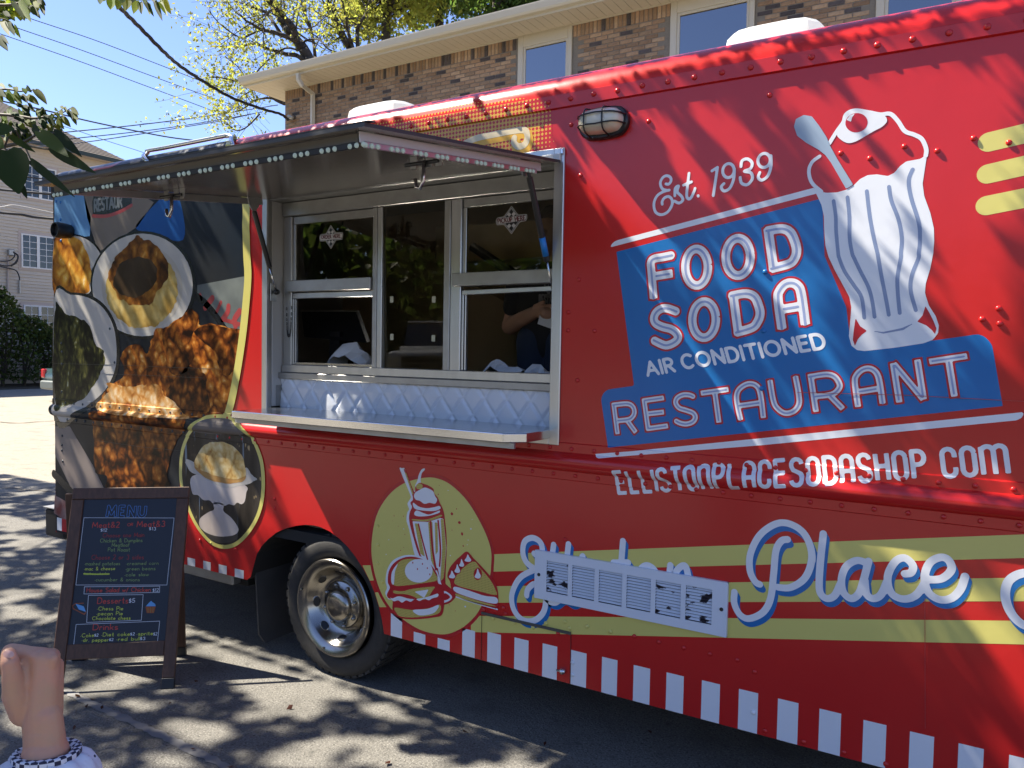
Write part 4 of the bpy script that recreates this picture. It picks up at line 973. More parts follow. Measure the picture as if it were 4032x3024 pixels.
for st_ in ([[(1250, 268), (1278, 285), (1303, 252), (1290, 195), (1240, 167), (1190, 190), (1177, 260), (1200, 325), (1255, 368)], [(1260, 370), (1160, 425), (1107, 530), (1118, 630), (1175, 697), (1250, 703), (1310, 650), (1325, 565), (1300, 490), (1252, 466), (1210, 500), (1202, 540)]],
    [[(1377, 212), (1365, 300)]], [[(1473, 208), (1462, 300)]], [[(1562, 288), (1566, 286)]], [[(1826, 188), (1814, 340)], [(1765, 327), (1860, 327)]], [[(1925, 420), (1945, 365), (1985, 345), (2030, 375), (2050, 430)]], [[(2133, 345), (2125, 430)]], [[(2150, 420), (2190, 362), (2230, 350), (2250, 420)]]):
    script('script_lettering', C[1, 2], st_, .0135, (17, 26))
script('script_lettering', C[1, 2], [[(1310, 540), (1345, 580), (1390, 590), (1440, 560), (1500, 590), (1560, 560)]], .011, (17, 26))
# ---- picket stripes on the skirt
pk = [(a_, b_, c_) for a_, b_, c_ in ((322, 395, 655), (470, 545, 775), (625, 703, 815), (785, 867, 752), (948, 1035, 775), (1123, 1214, 812), (1305, 1400, 850), (1490, 1590, 893), (1690, 1790, 937), (1895, 2002, 990), (2108, 2220, 1038))]
for x0, x1, y in pk:
    a, b = S(C[1, 2]([(x0, y), (x1, y+(x1-x0)*.24)])); QD('picket_stripe', ([(a[0], .321), (a[0], a[1]), (b[0], (a[1]+b[1])/2), (b[0], .321)]), M_white, 2)
for x0, x1, y in ((125, 243, 1089), (365, 490, 1145), (618, 751, 1207), (887, 1028, 1273), (1172, 1321, 1346), (1473, 1630, 1420), (1788, 1952, 1497), (2116, 2290, 1572)):
    a, b = S(C[2, 2]([(x0, y), (x1, y+(x1-x0)*.235)])); QD('picket_stripe', ([(a[0], .321), (a[0], a[1]), (b[0], (a[1]+b[1])/2), (b[0], .321)]), M_white, 2)
for x0, x1, y in ((1318, 1366, 315), (1418, 1470, 338), (1522, 1580, 365), (1216, 1265, 293)):
    a, b = S(C[0, 2]([(x0, y), (x1, y+10)])); QD('picket_stripe', ([(a[0], .422), (a[0], a[1]), (b[0], a[1]), (b[0], .422)]), M_white, 2)
# ---- food-photo wrap on the rear part
bord = catmull(S(reg(0, 0, 1.0)([(928, 530), (955, 760), (962, 900), (966, 1010), (970, 1090), (962, 1200), (948, 1330), (925, 1480), (905, 1580), (885, 1640)])), False, 5)
bord = np.vstack([[bord[0][0]-.02, 2.998], bord])
wrap_poly = np.vstack([[(XL+.001, .4215)], [(XL+.001, 2.998)], bord, [(-4.07, 1.30), (-4.24, .98), (-4.22, .60), (-4.24, .4215)]])
M_bgd = wrapmat('wrap_backdrop', (.012, .016, .021), [(1.3, .7, (.040, .036, .032), 3), (2.6, .6, (.007, .016, .028), 4)])
D('wrap_print', sd_poly(wrap_poly), M_bgd, 1, .012)
M_sky1 = wrapmat('wrap_light_blue', (.10, .25, .48), [(1.2, .7, (.17, .30, .44), 3)])
M_sky2 = wrapmat('wrap_deep_blue', (.012, .07, .24), [(1.5, .7, (.02, .11, .34), 2)])
M_tan = wrapmat('wrap_tan', (.23, .19, .155), [(1.3, .8, (.11, .095, .085), 3)])
M_plate = wrapmat('wrap_plate', (.55, .50, .44), [(1.2, .7, (.36, .36, .34), 2)])
M_rimk = mat('wrap_black_rim', (.008, .009, .012), .25)
M_mac = wrapmat('wrap_macaroni', (.55, .24, .03), [(6, .8, (.68, .38, .07), 4), (14, .7, (.26, .09, .01), 3), (22, .8, (.85, .62, .35), 3, (1, 1, 1), (.66, .72))])
M_mash = wrapmat('wrap_mash', (.50, .36, .12), [(6, .7, (.38, .25, .06), 5), (20, .4, (.60, .46, .2), 4)])
M_gravy = wrapmat('wrap_gravy', (.17, .065, .012), [(7, .9, (.34, .15, .025), 5), (16, .6, (.07, .025, .006), 4)])
M_gravd = wrapmat('wrap_gravy_dark', (.035, .020, .010), [(5, .7, (.07, .045, .025), 4)])
M_greens = wrapmat('wrap_greens', (.010, .011, .006), [(10, .8, (.045, .046, .012), 7), (26, .9, (.003, .004, .003), 6, (1, 1, 2), (.42, .52)), (34, .9, (.40, .46, .42), 3, (1, 1, 1.8), (.70, .74))])
M_chick = wrapmat('wrap_fried_chicken', (.48, .150, .020), [(4, .9, (.66, .29, .06), 8), (9, .85, (.20, .048, .007), 9, (1, 1, .85), (.50, .66)), (24, .7, (.80, .47, .18), 8, (1, 1, 1), (.54, .70)), (60, .5, (.26, .07, .01), 5, (1, 1, 1), (.54, .66))])
M_chickd = wrapmat('wrap_dark_chicken', (.27, .075, .011), [(5, .9, (.46, .16, .022), 8), (10, .85, (.07, .018, .005), 9, (1, 1, .8), (.50, .68)), (26, .7, (.60, .27, .07), 8, (1, 1, .8), (.56, .70)), (60, .5, (.10, .03, .006), 5, (1, 1, 1), (.54, .66))])
M_chickl = wrapmat('wrap_pale_chicken', (.66, .33, .10), [(7, .85, (.82, .56, .30), 8), (14, .75, (.46, .16, .03), 8, (1, 1, 1), (.52, .66)), (50, .4, (.85, .65, .42), 5, (1, 1, 1), (.55, .66))])
M_paper = wrapmat('wrap_paper', (.20, .22, .20), [(3, .9, (.07, .08, .085), 4)])
M_redink = mat('wrap_red_ink', (.38, .05, .05), .3)
def foodmat(name, stops, s1, s2, mixf=.5, dist=.6, stretch=(1, 1, 1)):
    m = mat(name, stops[0][1], .3, spec=.14, bump=vb); n = m.node_tree.nodes; l = m.node_tree.links
    tc = n.new('ShaderNodeTexCoord'); mp = n.new('ShaderNodeMapping'); mp.inputs['Scale'].default_value = stretch; l.new(tc.outputs['Object'], mp.inputs[0])
    nz = n.new('ShaderNodeTexNoise'); nz.inputs['Scale'].default_value = s1; nz.inputs['Detail'].default_value = 12; nz.inputs['Roughness'].default_value = .62; nz.inputs['Distortion'].default_value = .5; l.new(mp.outputs[0], nz.inputs['Vector'])
    n2_ = n.new('ShaderNodeTexNoise'); n2_.inputs['Scale'].default_value = s2*.6; n2_.inputs['Detail'].default_value = 4; l.new(mp.outputs[0], n2_.inputs['Vector'])
    va = n.new('ShaderNodeVectorMath'); va.operation = 'MULTIPLY_ADD'; va.inputs[1].default_value = (dist/s2*4,)*3; l.new(n2_.outputs['Color'], va.inputs[0]); l.new(mp.outputs[0], va.inputs[2])
    vo = n.new('ShaderNodeTexVoronoi'); vo.feature = 'SMOOTH_F1'; vo.inputs['Scale'].default_value = s2; vo.inputs['Smoothness'].default_value = .3; l.new(va.outputs[0], vo.inputs['Vector'])
    inv = n.new('ShaderNodeMath'); inv.operation = 'MULTIPLY_ADD'; inv.inputs[1].default_value = -1.05; inv.inputs[2].default_value = .95; l.new(vo.outputs['Distance'], inv.inputs[0])
    mx = n.new('ShaderNodeMix'); mx.inputs[0].default_value = mixf; l.new(nz.outputs['Fac'], mx.inputs[2]); l.new(inv.outputs[0], mx.inputs[3])
    rp = n.new('ShaderNodeValToRGB'); cr = rp.color_ramp; cr.elements[0].position, cr.elements[0].color = stops[0][0], (*stops[0][1], 1); cr.elements[1].position, cr.elements[1].color = stops[-1][0], (*stops[-1][1], 1)
    for p_, c_ in stops[1:-1]: e_ = cr.elements.new(p_); e_.color = (*c_, 1)
    l.new(mx.outputs[0], rp.inputs[0]); l.new(rp.outputs[0], n['Principled BSDF'].inputs['Base Color']); return m
M_chick = foodmat('wrap_fried_chicken', [(.30, (.05, .012, .003)), (.42, (.26, .065, .009)), (.53, (.52, .17, .022)), (.63, (.68, .32, .075)), (.74, (.85, .60, .32))], 5, 17, .45)
M_chickd = foodmat('wrap_dark_chicken', [(.32, (.012, .004, .002)), (.44, (.11, .028, .005)), (.56, (.34, .10, .014)), (.66, (.52, .21, .04)), (.78, (.75, .45, .18))], 5, 15, .45)
M_chickl = foodmat('wrap_pale_chicken', [(.28, (.30, .09, .015)), (.42, (.62, .27, .06)), (.55, (.78, .48, .20)), (.70, (.88, .70, .46))], 6, 18, .45)
M_mac = foodmat('wrap_macaroni', [(.28, (.16, .045, .006)), (.42, (.46, .17, .018)), (.55, (.66, .31, .04)), (.66, (.78, .46, .10)), (.80, (.92, .80, .58))], 4, 11, .5)
M_greens = foodmat('wrap_greens', [(.34, (.002, .002, .002)), (.44, (.012, .013, .006)), (.53, (.045, .046, .012)), (.62, (.13, .12, .03)), (.70, (.38, .42, .36))], 7, 16, .35, 1.0, (1, 1, .6))
M_gravy = foodmat('wrap_gravy', [(.28, (.035, .012, .004)), (.45, (.16, .055, .010)), (.58, (.32, .13, .02)), (.74, (.58, .33, .10))], 6, 13, .4)
M_mash = foodmat('wrap_mash', [(.30, (.30, .18, .04)), (.48, (.46, .31, .09)), (.62, (.56, .42, .16)), (.78, (.70, .58, .34))], 4, 12, .3)
def rough_edge(q, amp, seed, n=7):
    c = catmull(q, True, n); r2 = np.random.RandomState(seed); d = c-c.mean(0)
    k = np.convolve(r2.randn(len(c)+4), np.ones(3)/3, 'same')[2:-2]; return c+d/np.linalg.norm(d, axis=1)[:, None]*(k*amp)[:, None]
def W(name, rg, pts, m_, layer, smooth=True, amp=0.0, seed=1, cell=.008):
    q = S(rg(pts)); q = rough_edge(q, amp, seed) if amp else (catmull(q, True, 5) if smooth else q); return D(name, sd_poly(q), m_, layer, cell)
Z5 = reg(180, 500, .3707)
W('sky_print', Z5, [(95, 720), (395, 690), (480, 960), (470, 1160), (92, 1190)], M_sky1, 2, False); W('sky_print', Z5, [(985, 1010), (1200, 780), (1300, 690), (1420, 760), (1460, 1200), (1100, 1120), (970, 1090)], M_sky2, 2)
W('poster_print', Z5, [(400, 690), (960, 690), (1150, 800), (975, 1060), (560, 1330), (440, 960)], M_tan, 2, False)
W('poster_print', Z5, [(520, 690), (915, 690), (915, 850), (760, 930), (500, 935), (495, 800)], M_rimk, 3, False)
D('poster_print', sd_union(*line_of('RESTAUR', S(Z5([(520, 895)]))[0], S(Z5([(810, 845)]))[0]-S(Z5([(520, 895)]))[0], np.array([0, .075]), .008, .25)), mat('faded_print', (.16, .17, .17), .3), 4, .005)
D('poster_print', ST(Z5, [(500, 945), (650, 945), (800, 895), (915, 830)], .011), M_redink, 4, .006)
D('poster_print', sd_union(*line_of('SODA SHOP NASH', S(Z5([(520, 1010)]))[0], S(Z5([(910, 890)]))[0]-S(Z5([(520, 1010)]))[0], np.array([0, .035]), .005, .25)), M_redink, 4, .005) if False else None
W('paper_print', ZE, [(1500, 560), (1980, 470), (1960, 1000), (1800, 980), (1500, 640)], M_paper, 2, False)
D('paper_print', sd_union(ST(ZE, [(1650, 690), (1580, 780)], .02), ST(ZE, [(1735, 730), (1690, 830)], .012), ST(ZE, [(1810, 770), (1800, 830), (1750, 900)], .018), ST(ZE, [(1920, 820), (1870, 900), (1880, 960)], .02), ST(ZE, [(1760, 900), (1960, 960)], .012), ST(ZE, [(1530, 650), (1545, 700)], .01)), M_redink, 3, .006)
D('rim_print', ST(ZE, [(1480, 660), (1560, 720), (1660, 830), (1760, 975)], .022), M_rimk, 3, .007)
pl = ell((968, 560), (525, 6), (2, -535), 40)
W('plate_print', ZE, pl, M_rimk, 4, False); W('plate_print', ZE, ell((960, 558), (498, 4), (2, -508), 40), M_plate, 5, False)
W('plate_well_print', ZE, ell((957, 585), (400, 8), (6, -425), 30), wrapmat('wrap_plate_shade', (.40, .36, .30), [(1.5, .7, (.50, .46, .40), 2)]), 6, False); W('mash_print', ZE, ell((955, 600), (355, 10), (10, -385), 30), M_mash, 7, True, .008, 4); W('gravy_print', ZE, [(690, 300), (780, 190), (900, 80), (1000, 110), (1120, 190), (1200, 330), (1210, 460), (1130, 600), (1020, 740), (840, 750), (720, 680), (640, 520), (640, 400)], M_gravy, 8, True, .014, 5)
W('gravy_print', ZE, [(680, 480), (740, 360), (850, 300), (980, 290), (1080, 350), (1110, 460), (1060, 580), (950, 660), (840, 672), (730, 640), (680, 560)], M_gravd, 9, True, .008, 6)
pm = ell((100, 420), (455, 0), (0, -370), 40)
W('plate_print', ZE, [(88, 105), (170, 60), (330, 62), (470, 130), (550, 230), (560, 300), (470, 420), (445, 640), (88, 650)], M_rimk, 2, True); W('plate_print', ZE, [(88, 105), (170, 75), (330, 77), (455, 140), (535, 240), (540, 300), (450, 420), (430, 640), (88, 650)], M_plate, 3, True)
W('macaroni_print', ZE, [(88, 110), (140, 62), (270, 80), (360, 140), (430, 280), (450, 420), (440, 560), (390, 640), (88, 640)], M_mac, 4, True, .006, 7)
gp = [(88, 660), (250, 632), (430, 655), (570, 740), (670, 880), (725, 1050), (738, 1250), (715, 1420), (640, 1590), (560, 1690), (440, 1790), (300, 1860), (88, 1900)]
W('plate_print', ZE, gp, M_rimk, 6, True); W('plate_print', ZE, [(88, 685), (250, 655), (410, 680), (545, 760), (640, 890), (692, 1050), (705, 1250), (685, 1410), (610, 1570), (530, 1660), (420, 1745), (290, 1810), (88, 1845)], M_plate, 7, True)
W('greens_print', ZE, [(88, 820), (150, 780), (210, 850), (330, 880), (430, 960), (480, 1080), (510, 1170), (560, 1185), (585, 1260), (560, 1400), (480, 1540), (380, 1680), (240, 1740), (88, 1750)], M_greens, 8, True, .012, 8)
W('chicken_print', ZE, [(750, 1260), (800, 1180), (930, 1150), (1010, 1240), (1040, 1120), (1100, 1010), (1220, 960), (1350, 860), (1430, 795), (1510, 860), (1530, 950), (1640, 940), (1800, 980), (1930, 1020), (1915, 1200), (1880, 1400), (1840, 1640), (1800, 1850), (1200, 1850), (600, 1700), (640, 1560), (780, 1450)], M_chick, 9, True, .012, 9)
W('chicken_print', ZE, [(1480, 1010), (1640, 960), (1925, 1040), (1905, 1200), (1870, 1400), (1760, 1440), (1650, 1200), (1560, 1120)], M_chickd, 10, True, .01, 10)
W('chicken_print', ZE, [(1200, 980), (1330, 890), (1430, 800), (1500, 860), (1490, 980), (1440, 1100), (1480, 1250), (1400, 1400), (1250, 1440), (1200, 1300), (1170, 1120)], M_chickd, 10, True, .012, 11)
W('chicken_print', ZE, [(1260, 1520), (1400, 1380), (1530, 1400), (1600, 1500), (1620, 1660), (1590, 1840), (1250, 1850), (1200, 1660)], M_chickd, 10, True, .012, 12)
W('chicken_print', ZF, [(590, 20), (700, 40), (880, 60), (1000, 20), (1090, 50), (1130, 130), (1220, 200), (1300, 300), (1320, 360), (900, 340), (480, 270), (540, 160), (600, 100)], M_chickl, 11, True, .014, 13)
W('chicken_print', ZF, [(460, 280), (700, 300), (1000, 340), (1320, 380), (1250, 560), (1200, 700), (1150, 900), (1150, 1030), (600, 1030), (590, 900), (480, 860), (455, 600), (440, 380)], M_chickd, 10, True, .012, 14)
W('table_print', ZF, [(90, 430), (230, 430), (330, 600), (450, 800), (560, 1030), (250, 1030), (90, 700)], wrapmat('wrap_table', (.20, .165, .15), [(2, .7, (.28, .23, .20), 3)]), 4, False)
D('rim_print', ST(ZF, [(80, 880), (160, 960), (260, 1070)], .03), M_rimk, 5, .008)
W('paper_print', ZF, [(88, 1080), (230, 1160), (200, 1330), (80, 1250)], wrapmat('wrap_basket', (.22, .06, .05), [(9, .8, (.40, .36, .33), 3)]), 5, False)
# border stripe, oval inset with pie on a cake stand
bl = bord; D('border_stripe', sd_stroke(bl+np.array([.018, 0]), .030), M_yel, 13, .006, clip=(-6, 1.2, 0, 2.9975))
ov = catmull(S(ZF([(1700, 318), (1790, 350), (1900, 470), (1990, 570), (2060, 740), (2082, 930), (2070, 1130), (2020, 1300), (1930, 1450), (1820, 1555), (1700, 1588), (1580, 1550), (1470, 1440), (1380, 1290), (1310, 1100), (1275, 950), (1270, 800), (1290, 640), (1340, 500), (1400, 390), (1530, 325)])), True, 5); oc = ov.mean(0)
D('inset_border', sd_poly(ov), M_yel, 14, .006)
M_bok = wrapmat('wrap_inset_dark', (.022, .018, .014), [(9, .9, (.09, .075, .06), 5, (1, 1, .12)), (16, .9, (.26, .33, .40), 3, (1, 1, .10), (.60, .66)), (26, .9, (.5, .36, .18), 2, (1, 1, .4), (.70, .74))])
inn = oc+(ov-oc)*np.array([.925, .945])
D('inset_photo', sd_poly(inn), M_bok, 15, .006)
inn_sd = sd_poly(inn)
def I(name, pts, m_, layer, amp=0, seed=1):
    q = S(ZF(pts)); q = rough_edge(q, amp, seed) if amp else catmull(q, True, 5); a_ = sd_poly(q)
    def f(U, Z): return np.maximum(a_(U, Z), inn_sd(U, Z))
    f.bb = a_.bb; D(name, f, m_, layer, .005)
M_cream_ = wrapmat('wrap_white_china', (.70, .62, .56), [(4, .7, (.48, .40, .35), 3, (1, 1, .6))])
M_piet = foodmat('wrap_pie_top', [(.26, (.30, .13, .03)), (.40, (.56, .36, .12)), (.55, (.68, .52, .25)), (.75, (.78, .66, .40))], 9, 20, .4) if True else wrapmat('wrap_pie_top', (.62, .47, .22), [(7, .6, (.52, .35, .12), 4), (22, .9, (.36, .15, .03), 5, (1, 1, 1), (.58, .66))])
M_crust = wrapmat('wrap_crust', (.40, .20, .06), [(14, .8, (.55, .33, .12), 5)])
I('inset_backdrop', [(1400, 400), (1560, 340), (1760, 360), (1880, 480), (1800, 510), (1420, 480)], wrapmat('wrap_inset_grey', (.20, .17, .15), [(3, .6, (.12, .11, .10), 3)]), 16)
I('cake_stand', [(1395, 900), (1650, 880), (1900, 990), (1905, 1060), (1890, 1140), (1860, 1165), (1820, 1150), (1790, 1175), (1740, 1165), (1700, 1180), (1650, 1160), (1600, 1165), (1560, 1130), (1500, 1125), (1450, 1080), (1395, 1060)], M_cream_, 16)
I('cake_stand', [(1600, 1150), (1690, 1165), (1690, 1230), (1760, 1290), (1820, 1370), (1830, 1420), (1780, 1460), (1640, 1470), (1520, 1430), (1465, 1370), (1470, 1300), (1550, 1240), (1600, 1215)], M_cream_, 16)
I('cake_stand', [(1480, 1420), (1640, 1475), (1820, 1460), (1790, 1510), (1660, 1535), (1540, 1490)], mat('wrap_shadow_print', (.05, .045, .04), .3), 16)
I('doily', [(1330, 760), (1350, 740), (1450, 790), (1620, 900), (1800, 930), (1900, 820), (1960, 880), (1995, 920), (1985, 950), (1850, 990), (1720, 1005), (1560, 950), (1480, 900), (1380, 860)], M_plate, 17, .008, 3)
I('pie_photo', [(1415, 800), (1480, 640), (1560, 590), (1660, 580), (1780, 620), (1870, 720), (1895, 830), (1890, 940), (1780, 965), (1600, 950), (1480, 880)], M_crust, 18, .004, 4)
I('pie_photo', [(1415, 785), (1480, 635), (1560, 585), (1660, 575), (1780, 615), (1868, 715), (1895, 820), (1895, 900), (1780, 925), (1600, 890), (1480, 840)], M_piet, 19, .004, 5)
for q_, mm in (([(400, 330), (600, 320), (610, 470), (500, 490)], M_tan), ([(720, 290), (790, 285), (770, 380), (740, 390)], M_tan), ([(930, 270), (1060, 235), (1000, 380), (900, 400)], M_tan)):
    D('poster_print', sd_poly(rough_edge(S(Z5(q_)), .01, 3)), mm, 3, .008, clip=(-9, 0, 9, 2.9975))
D('poster_print', ST(Z5, [(520, 450), (680, 420), (790, 375)], .012), M_redink, 4, .006)
# ---- halftone glow and lettering above the awning
def glow_mat():
    m = mat('halftone_glow', RED, .26); n = m.node_tree.nodes; l = m.node_tree.links
    tc = n.new('ShaderNodeTexCoord'); sx0 = n.new('ShaderNodeSeparateXYZ'); l.new(tc.outputs['Object'], sx0.inputs[0])
    mp = n.new('ShaderNodeMapping'); mp.inputs['Rotation'].default_value = (0, math.radians(45), 0); mp.inputs['Scale'].default_value = (235, 0, 235); l.new(tc.outputs['Object'], mp.inputs[0])
    sx = n.new('ShaderNodeSeparateXYZ'); l.new(mp.outputs[0], sx.inputs[0])
    s1 = n.new('ShaderNodeMath'); s1.operation = 'SINE'; l.new(sx.outputs['X'], s1.inputs[0]); s2 = n.new('ShaderNodeMath'); s2.operation = 'SINE'; l.new(sx.outputs['Z'], s2.inputs[0])
    mu = n.new('ShaderNodeMath'); mu.operation = 'MULTIPLY'; l.new(s1.outputs[0], mu.inputs[0]); l.new(s2.outputs[0], mu.inputs[1])
    at = n.new('ShaderNodeAttribute'); at.attribute_name = 'fade'
    ad = n.new('ShaderNodeMath'); ad.operation = 'ADD'; l.new(mu.outputs[0], ad.inputs[0]); l.new(at.outputs['Fac'], ad.inputs[1])
    g = n.new('ShaderNodeMath'); g.operation = 'GREATER_THAN'; g.inputs[1].default_value = .5; l.new(ad.outputs[0], g.inputs[0])
    mx = n.new('ShaderNodeMix'); mx.data_type = 'RGBA'; mx.inputs[6].default_value = (*RED, 1); mx.inputs[7].default_value = (.78, .43, .05, 1)
    l.new(g.outputs[0], mx.inputs[0]); l.new(mx.outputs[2], n['Principled BSDF'].inputs['Base Color']); return m
gl_poly = S(C[1, 0]([(1345, 1000), (1365, 880), (1360, 760), (1290, 640), (900, 660), (500, 740), (100, 810), (-300, 900), (-300, 1300), (700, 1200)]))
gp_ = sd_poly(catmull(gl_poly, True, 5)); core = sd_poly(S(C[1, 0]([(1180, 1010), (1290, 800), (1180, 720), (700, 800), (-200, 980), (-200, 1300), (700, 1200)])))
o = D('halftone_print', gp_, glow_mat(), 1, .012, clip=(-9, 2.662, 9, 2.99))
at = o.data.attributes.new('fade', 'FLOAT', 'POINT'); V = np.array([v.co[:] for v in o.data.vertices]); fd = core(V[:, 0], V[:, 2])
at.data.foreach_set('value', np.clip(.62-fd/.10, -.75, .62).astype(np.float32))
gs_ = [[(600, 1060), (830, 915), (1000, 870), (1170, 842), (1205, 870), (1195, 930), (1150, 950), (1120, 925), (1122, 895)]]
q0 = C[1, 0](gs_[0]); q0 = catmull(q0, False, 6)
D('script_lettering', sd_stroke(S(np.array(q0)+np.array([6, 14])), .022), mat('amber_vinyl', (.80, .42, .03), .3), 3, .006); D('script_lettering', sd_stroke(S(q0), .0145), mat('cream_vinyl', (.80, .66, .42), .3), 4, .005)
# ---- window stickers
M_blk = mat('sticker_black', (.012, .012, .013), .35); M_stw = mat('sticker_white', (.62, .60, .58), .4); M_str = mat('sticker_red', (.13, .012, .016), .4)
def sticker(rg, dia, ban, txt, ttop):
    T = lambda pts: np.array([on_y(p, .1155)[[0, 2]] for p in rg(pts)])
    sf = lambda u, z, off: (u, .1165-off, z)
    d0 = T(dia); c = d0.mean(0); b0 = T(ban); bc = b0.mean(0)
    def dd(sd, m_, layer): return decal('window_sticker' if layer == 1 else 'sticker_print', sd, m_, TR if layer == 1 else st, layer, .0021, sf)
    bb = sd_poly(catmull(b0, True, 4))
    st = dd(sd_union(sd_poly(d0), bb), M_stw, 1)
    dd(sd_poly(c+(d0-c)*.93), M_blk, 2); dd(sd_grow(bb, -.0028), M_blk, 2)
    dd(sd_sub(sd_poly(c+(d0-c)*.86), sd_poly(c+(d0-c)*.80)), M_stw, 3)
    ex, ez = (d0[1]-d0[3])/2, (d0[0]-d0[2])/2
    for i in range(-2, 3):
        for j in range(-2, 3):
            if (i+j) % 2: continue
            # small checks along the diamond's own axes
    for sx_, sz_ in ((-.17, .40), (.17, .40), (-.17, -.40), (.17, -.40)):
        k = c+ex*sx_*1.25+ez*sz_; r_ = .165; dd(sd_poly([k+ez*r_, k+ex*r_*1.25, k-ez*r_, k-ex*r_*1.25]), M_stw, 3)
    dd(sd_grow(bb, -.0052), M_stw, 4)
    a_, b_, u_ = T(ttop); dd(sd_union(*line_of(txt, a_, b_-a_, u_-a_, .0021, .32)), M_str, 5)
ZO = reg(850, 600, .3014); ZP = reg(1800, 550, .2411)
sticker(ZO, [(1500, 950), (1600, 1095), (1502, 1262), (1405, 1115)], [(1352, 1120), (1365, 1078), (1400, 1066), (1630, 1045), (1658, 1075), (1650, 1125), (1620, 1142), (1390, 1162), (1360, 1150)], 'ORDER HERE', [(1382, 1130), (1628, 1112), (1376, 1088)])
sticker(ZP, [(886, 1082), (1055, 1300), (887, 1542), (715, 1325)], [(635, 1330), (655, 1280), (700, 1265), (1095, 1218), (1140, 1250), (1130, 1310), (1080, 1335), (690, 1395), (645, 1375)], 'PICKUP HERE', [(672, 1365), (1115, 1312), (660, 1297)])
# ================================================================== SETTING
def struct(o): o['kind'] = 'structure'; return o
def wavemat(name, base, c2, c3, rough=.9):
    m = mat(name, base, rough, var=[(1.1, .55, c2, 5), (7, .5, c3, 6), (110, .85, tuple(v*1.75 for v in base), 3, (1, 1, 1), (.50, .66)), (85, .85, tuple(v*.38 for v in base), 3, (1, 1, 1), (.54, .66)), (3.0, .55, tuple(v*.55 for v in base), 9, (1, 1, 1), (.54, .68)), (14, .6, tuple(v*.5 for v in base), 8, (1, 1, 1), (.60, .70))], bump=[(120, .75, .008), (25, .4, .012)])
    return m
M_asph = wavemat('worn_asphalt', (.138, .130, .115), (.108, .102, .092), (.170, .160, .140))
M_conc = wavemat('street_concrete', (.255, .228, .18), (.22, .195, .155), (.29, .26, .21))
M_seal = mat('joint_sealer', (.175, .17, .165), .8, var=(9, .6, (.22, .21, .2)))
M_soil = mat('leaf_litter', (.09, .065, .04), .95, var=[(3, .8, (.16, .12, .07), 8), (22, .8, (.03, .022, .014), 6)], bump=[(40, .8, .03)])
struct(MB().add([(-9.8, -60, 0), (60, -60, 0), (60, 60, 0), (-9.8, 60, 0)], [(0, 1, 2, 3)]).build('parking_lot', M_asph, None, fix=False))
struct(MB().add([(-300, -300, -.02), (300, -300, -.02), (300, 300, -.02), (-300, 300, -.02)], [(0, 1, 2, 3)]).build('ground', M_soil, None, fix=False))
struct(MB().add([(-31.0, -120, -.008), (-9.79, -120, -.008), (-9.79, 120, -.008), (-31.0, 120, -.008)], [(0, 1, 2, 3)]).build('street', M_conc, None, fix=False))
# sealed joint and cracks running across the lot
def crack(pts, w, name, m_):
    q = [on_z(p, .0035) for p in pts]; v = []; rs = random.Random(len(pts))
    for i, p in enumerate(q):
        d = q[min(i+1, len(q)-1)]-q[max(i-1, 0)]; n = np.array([-d[1], d[0], 0]); n = n/np.linalg.norm(n)*w*rs.uniform(.6, 1.3); v += [p-n, p+n]
    return struct(MB().add(v, [(2*i, 2*i+2, 2*i+3, 2*i+1) for i in range(len(q)-1)]).build(name, m_, None))
jp = catmull(C[0, 2]([(420, 1150), (520, 1205), (640, 1262), (760, 1315), (900, 1380), (1000, 1425), (1120, 1480), (1250, 1545), (1370, 1600), (1500, 1668), (1700, 1770)]), False, 5)
crack(jp, .022, 'sealed_joint', M_seal)
crack(catmull(C[0, 1]([(0, 1497), (90, 1502), (180, 1515), (260, 1520), (345, 1530)]), False, 3), .012, 'pavement_edge', M_soil)
crack(catmull(C[0, 1]([(0, 1075), (120, 1082), (250, 1072), (345, 1068)]), False, 3), .03, 'pavement_crack', M_soil)

# ---------------- brick building across the alley
BY = 8.5
M_mort = mat('mortar', (.25, .215, .165), .95, var=(30, .6, (.19, .165, .13)), bump=[(90, .6, .004)])
def brickmat(name, a, b, c):
    return mat(name, a, .9, var=[(7, .9, b, 3), (28, .6, c, 6)], rnd=.28, bump=[(60, .7, .004)])
M_brick = [brickmat('brown_brick', (.36, .22, .125), (.44, .29, .17), (.25, .15, .085)), brickmat('tan_brick', (.41, .265, .155), (.49, .35, .22), (.30, .185, .105)), brickmat('dark_brick', (.085, .068, .064), (.125, .10, .09), (.05, .042, .042))]
M_cream = mat('cream_aluminium', (.60, .54, .41), .45)
M_soff = mat('cream_soffit', (.62, .54, .41), .6)
M_roofs = mat('building_shingles', (.12, .11, .10), .9, var=(6, .6, (.07, .065, .06)))
BB = thing('brick_building', 'two-storey brown brick building with cream gutter, behind the truck roof', 'building', (-6, BY+4, 0))
ztop = 7.13
corner_x = -12.72
MB().box((corner_x, BY, 0), (12, BY+9, ztop)).build('wall', M_mort, BB)
wins = []
for px0, px1, ptop in ((1150, 1500, 335), (2135, 2930, 0)):
    pass
def winspan(xa, xb):
    return xa, xb
w1 = (on_y(C[1, 0]([(1150, 330)])[0], BY)[0], on_y(C[1, 0]([(1498, 330)])[0], BY)[0])
w2 = (on_y(C[1, 0]([(2135, 200)])[0], BY)[0], on_y(C[2, 0]([(470, 60)])[0], BY)[0])
wins = [w1, w2, (w2[1]+1.6, w2[1]+2.6)]
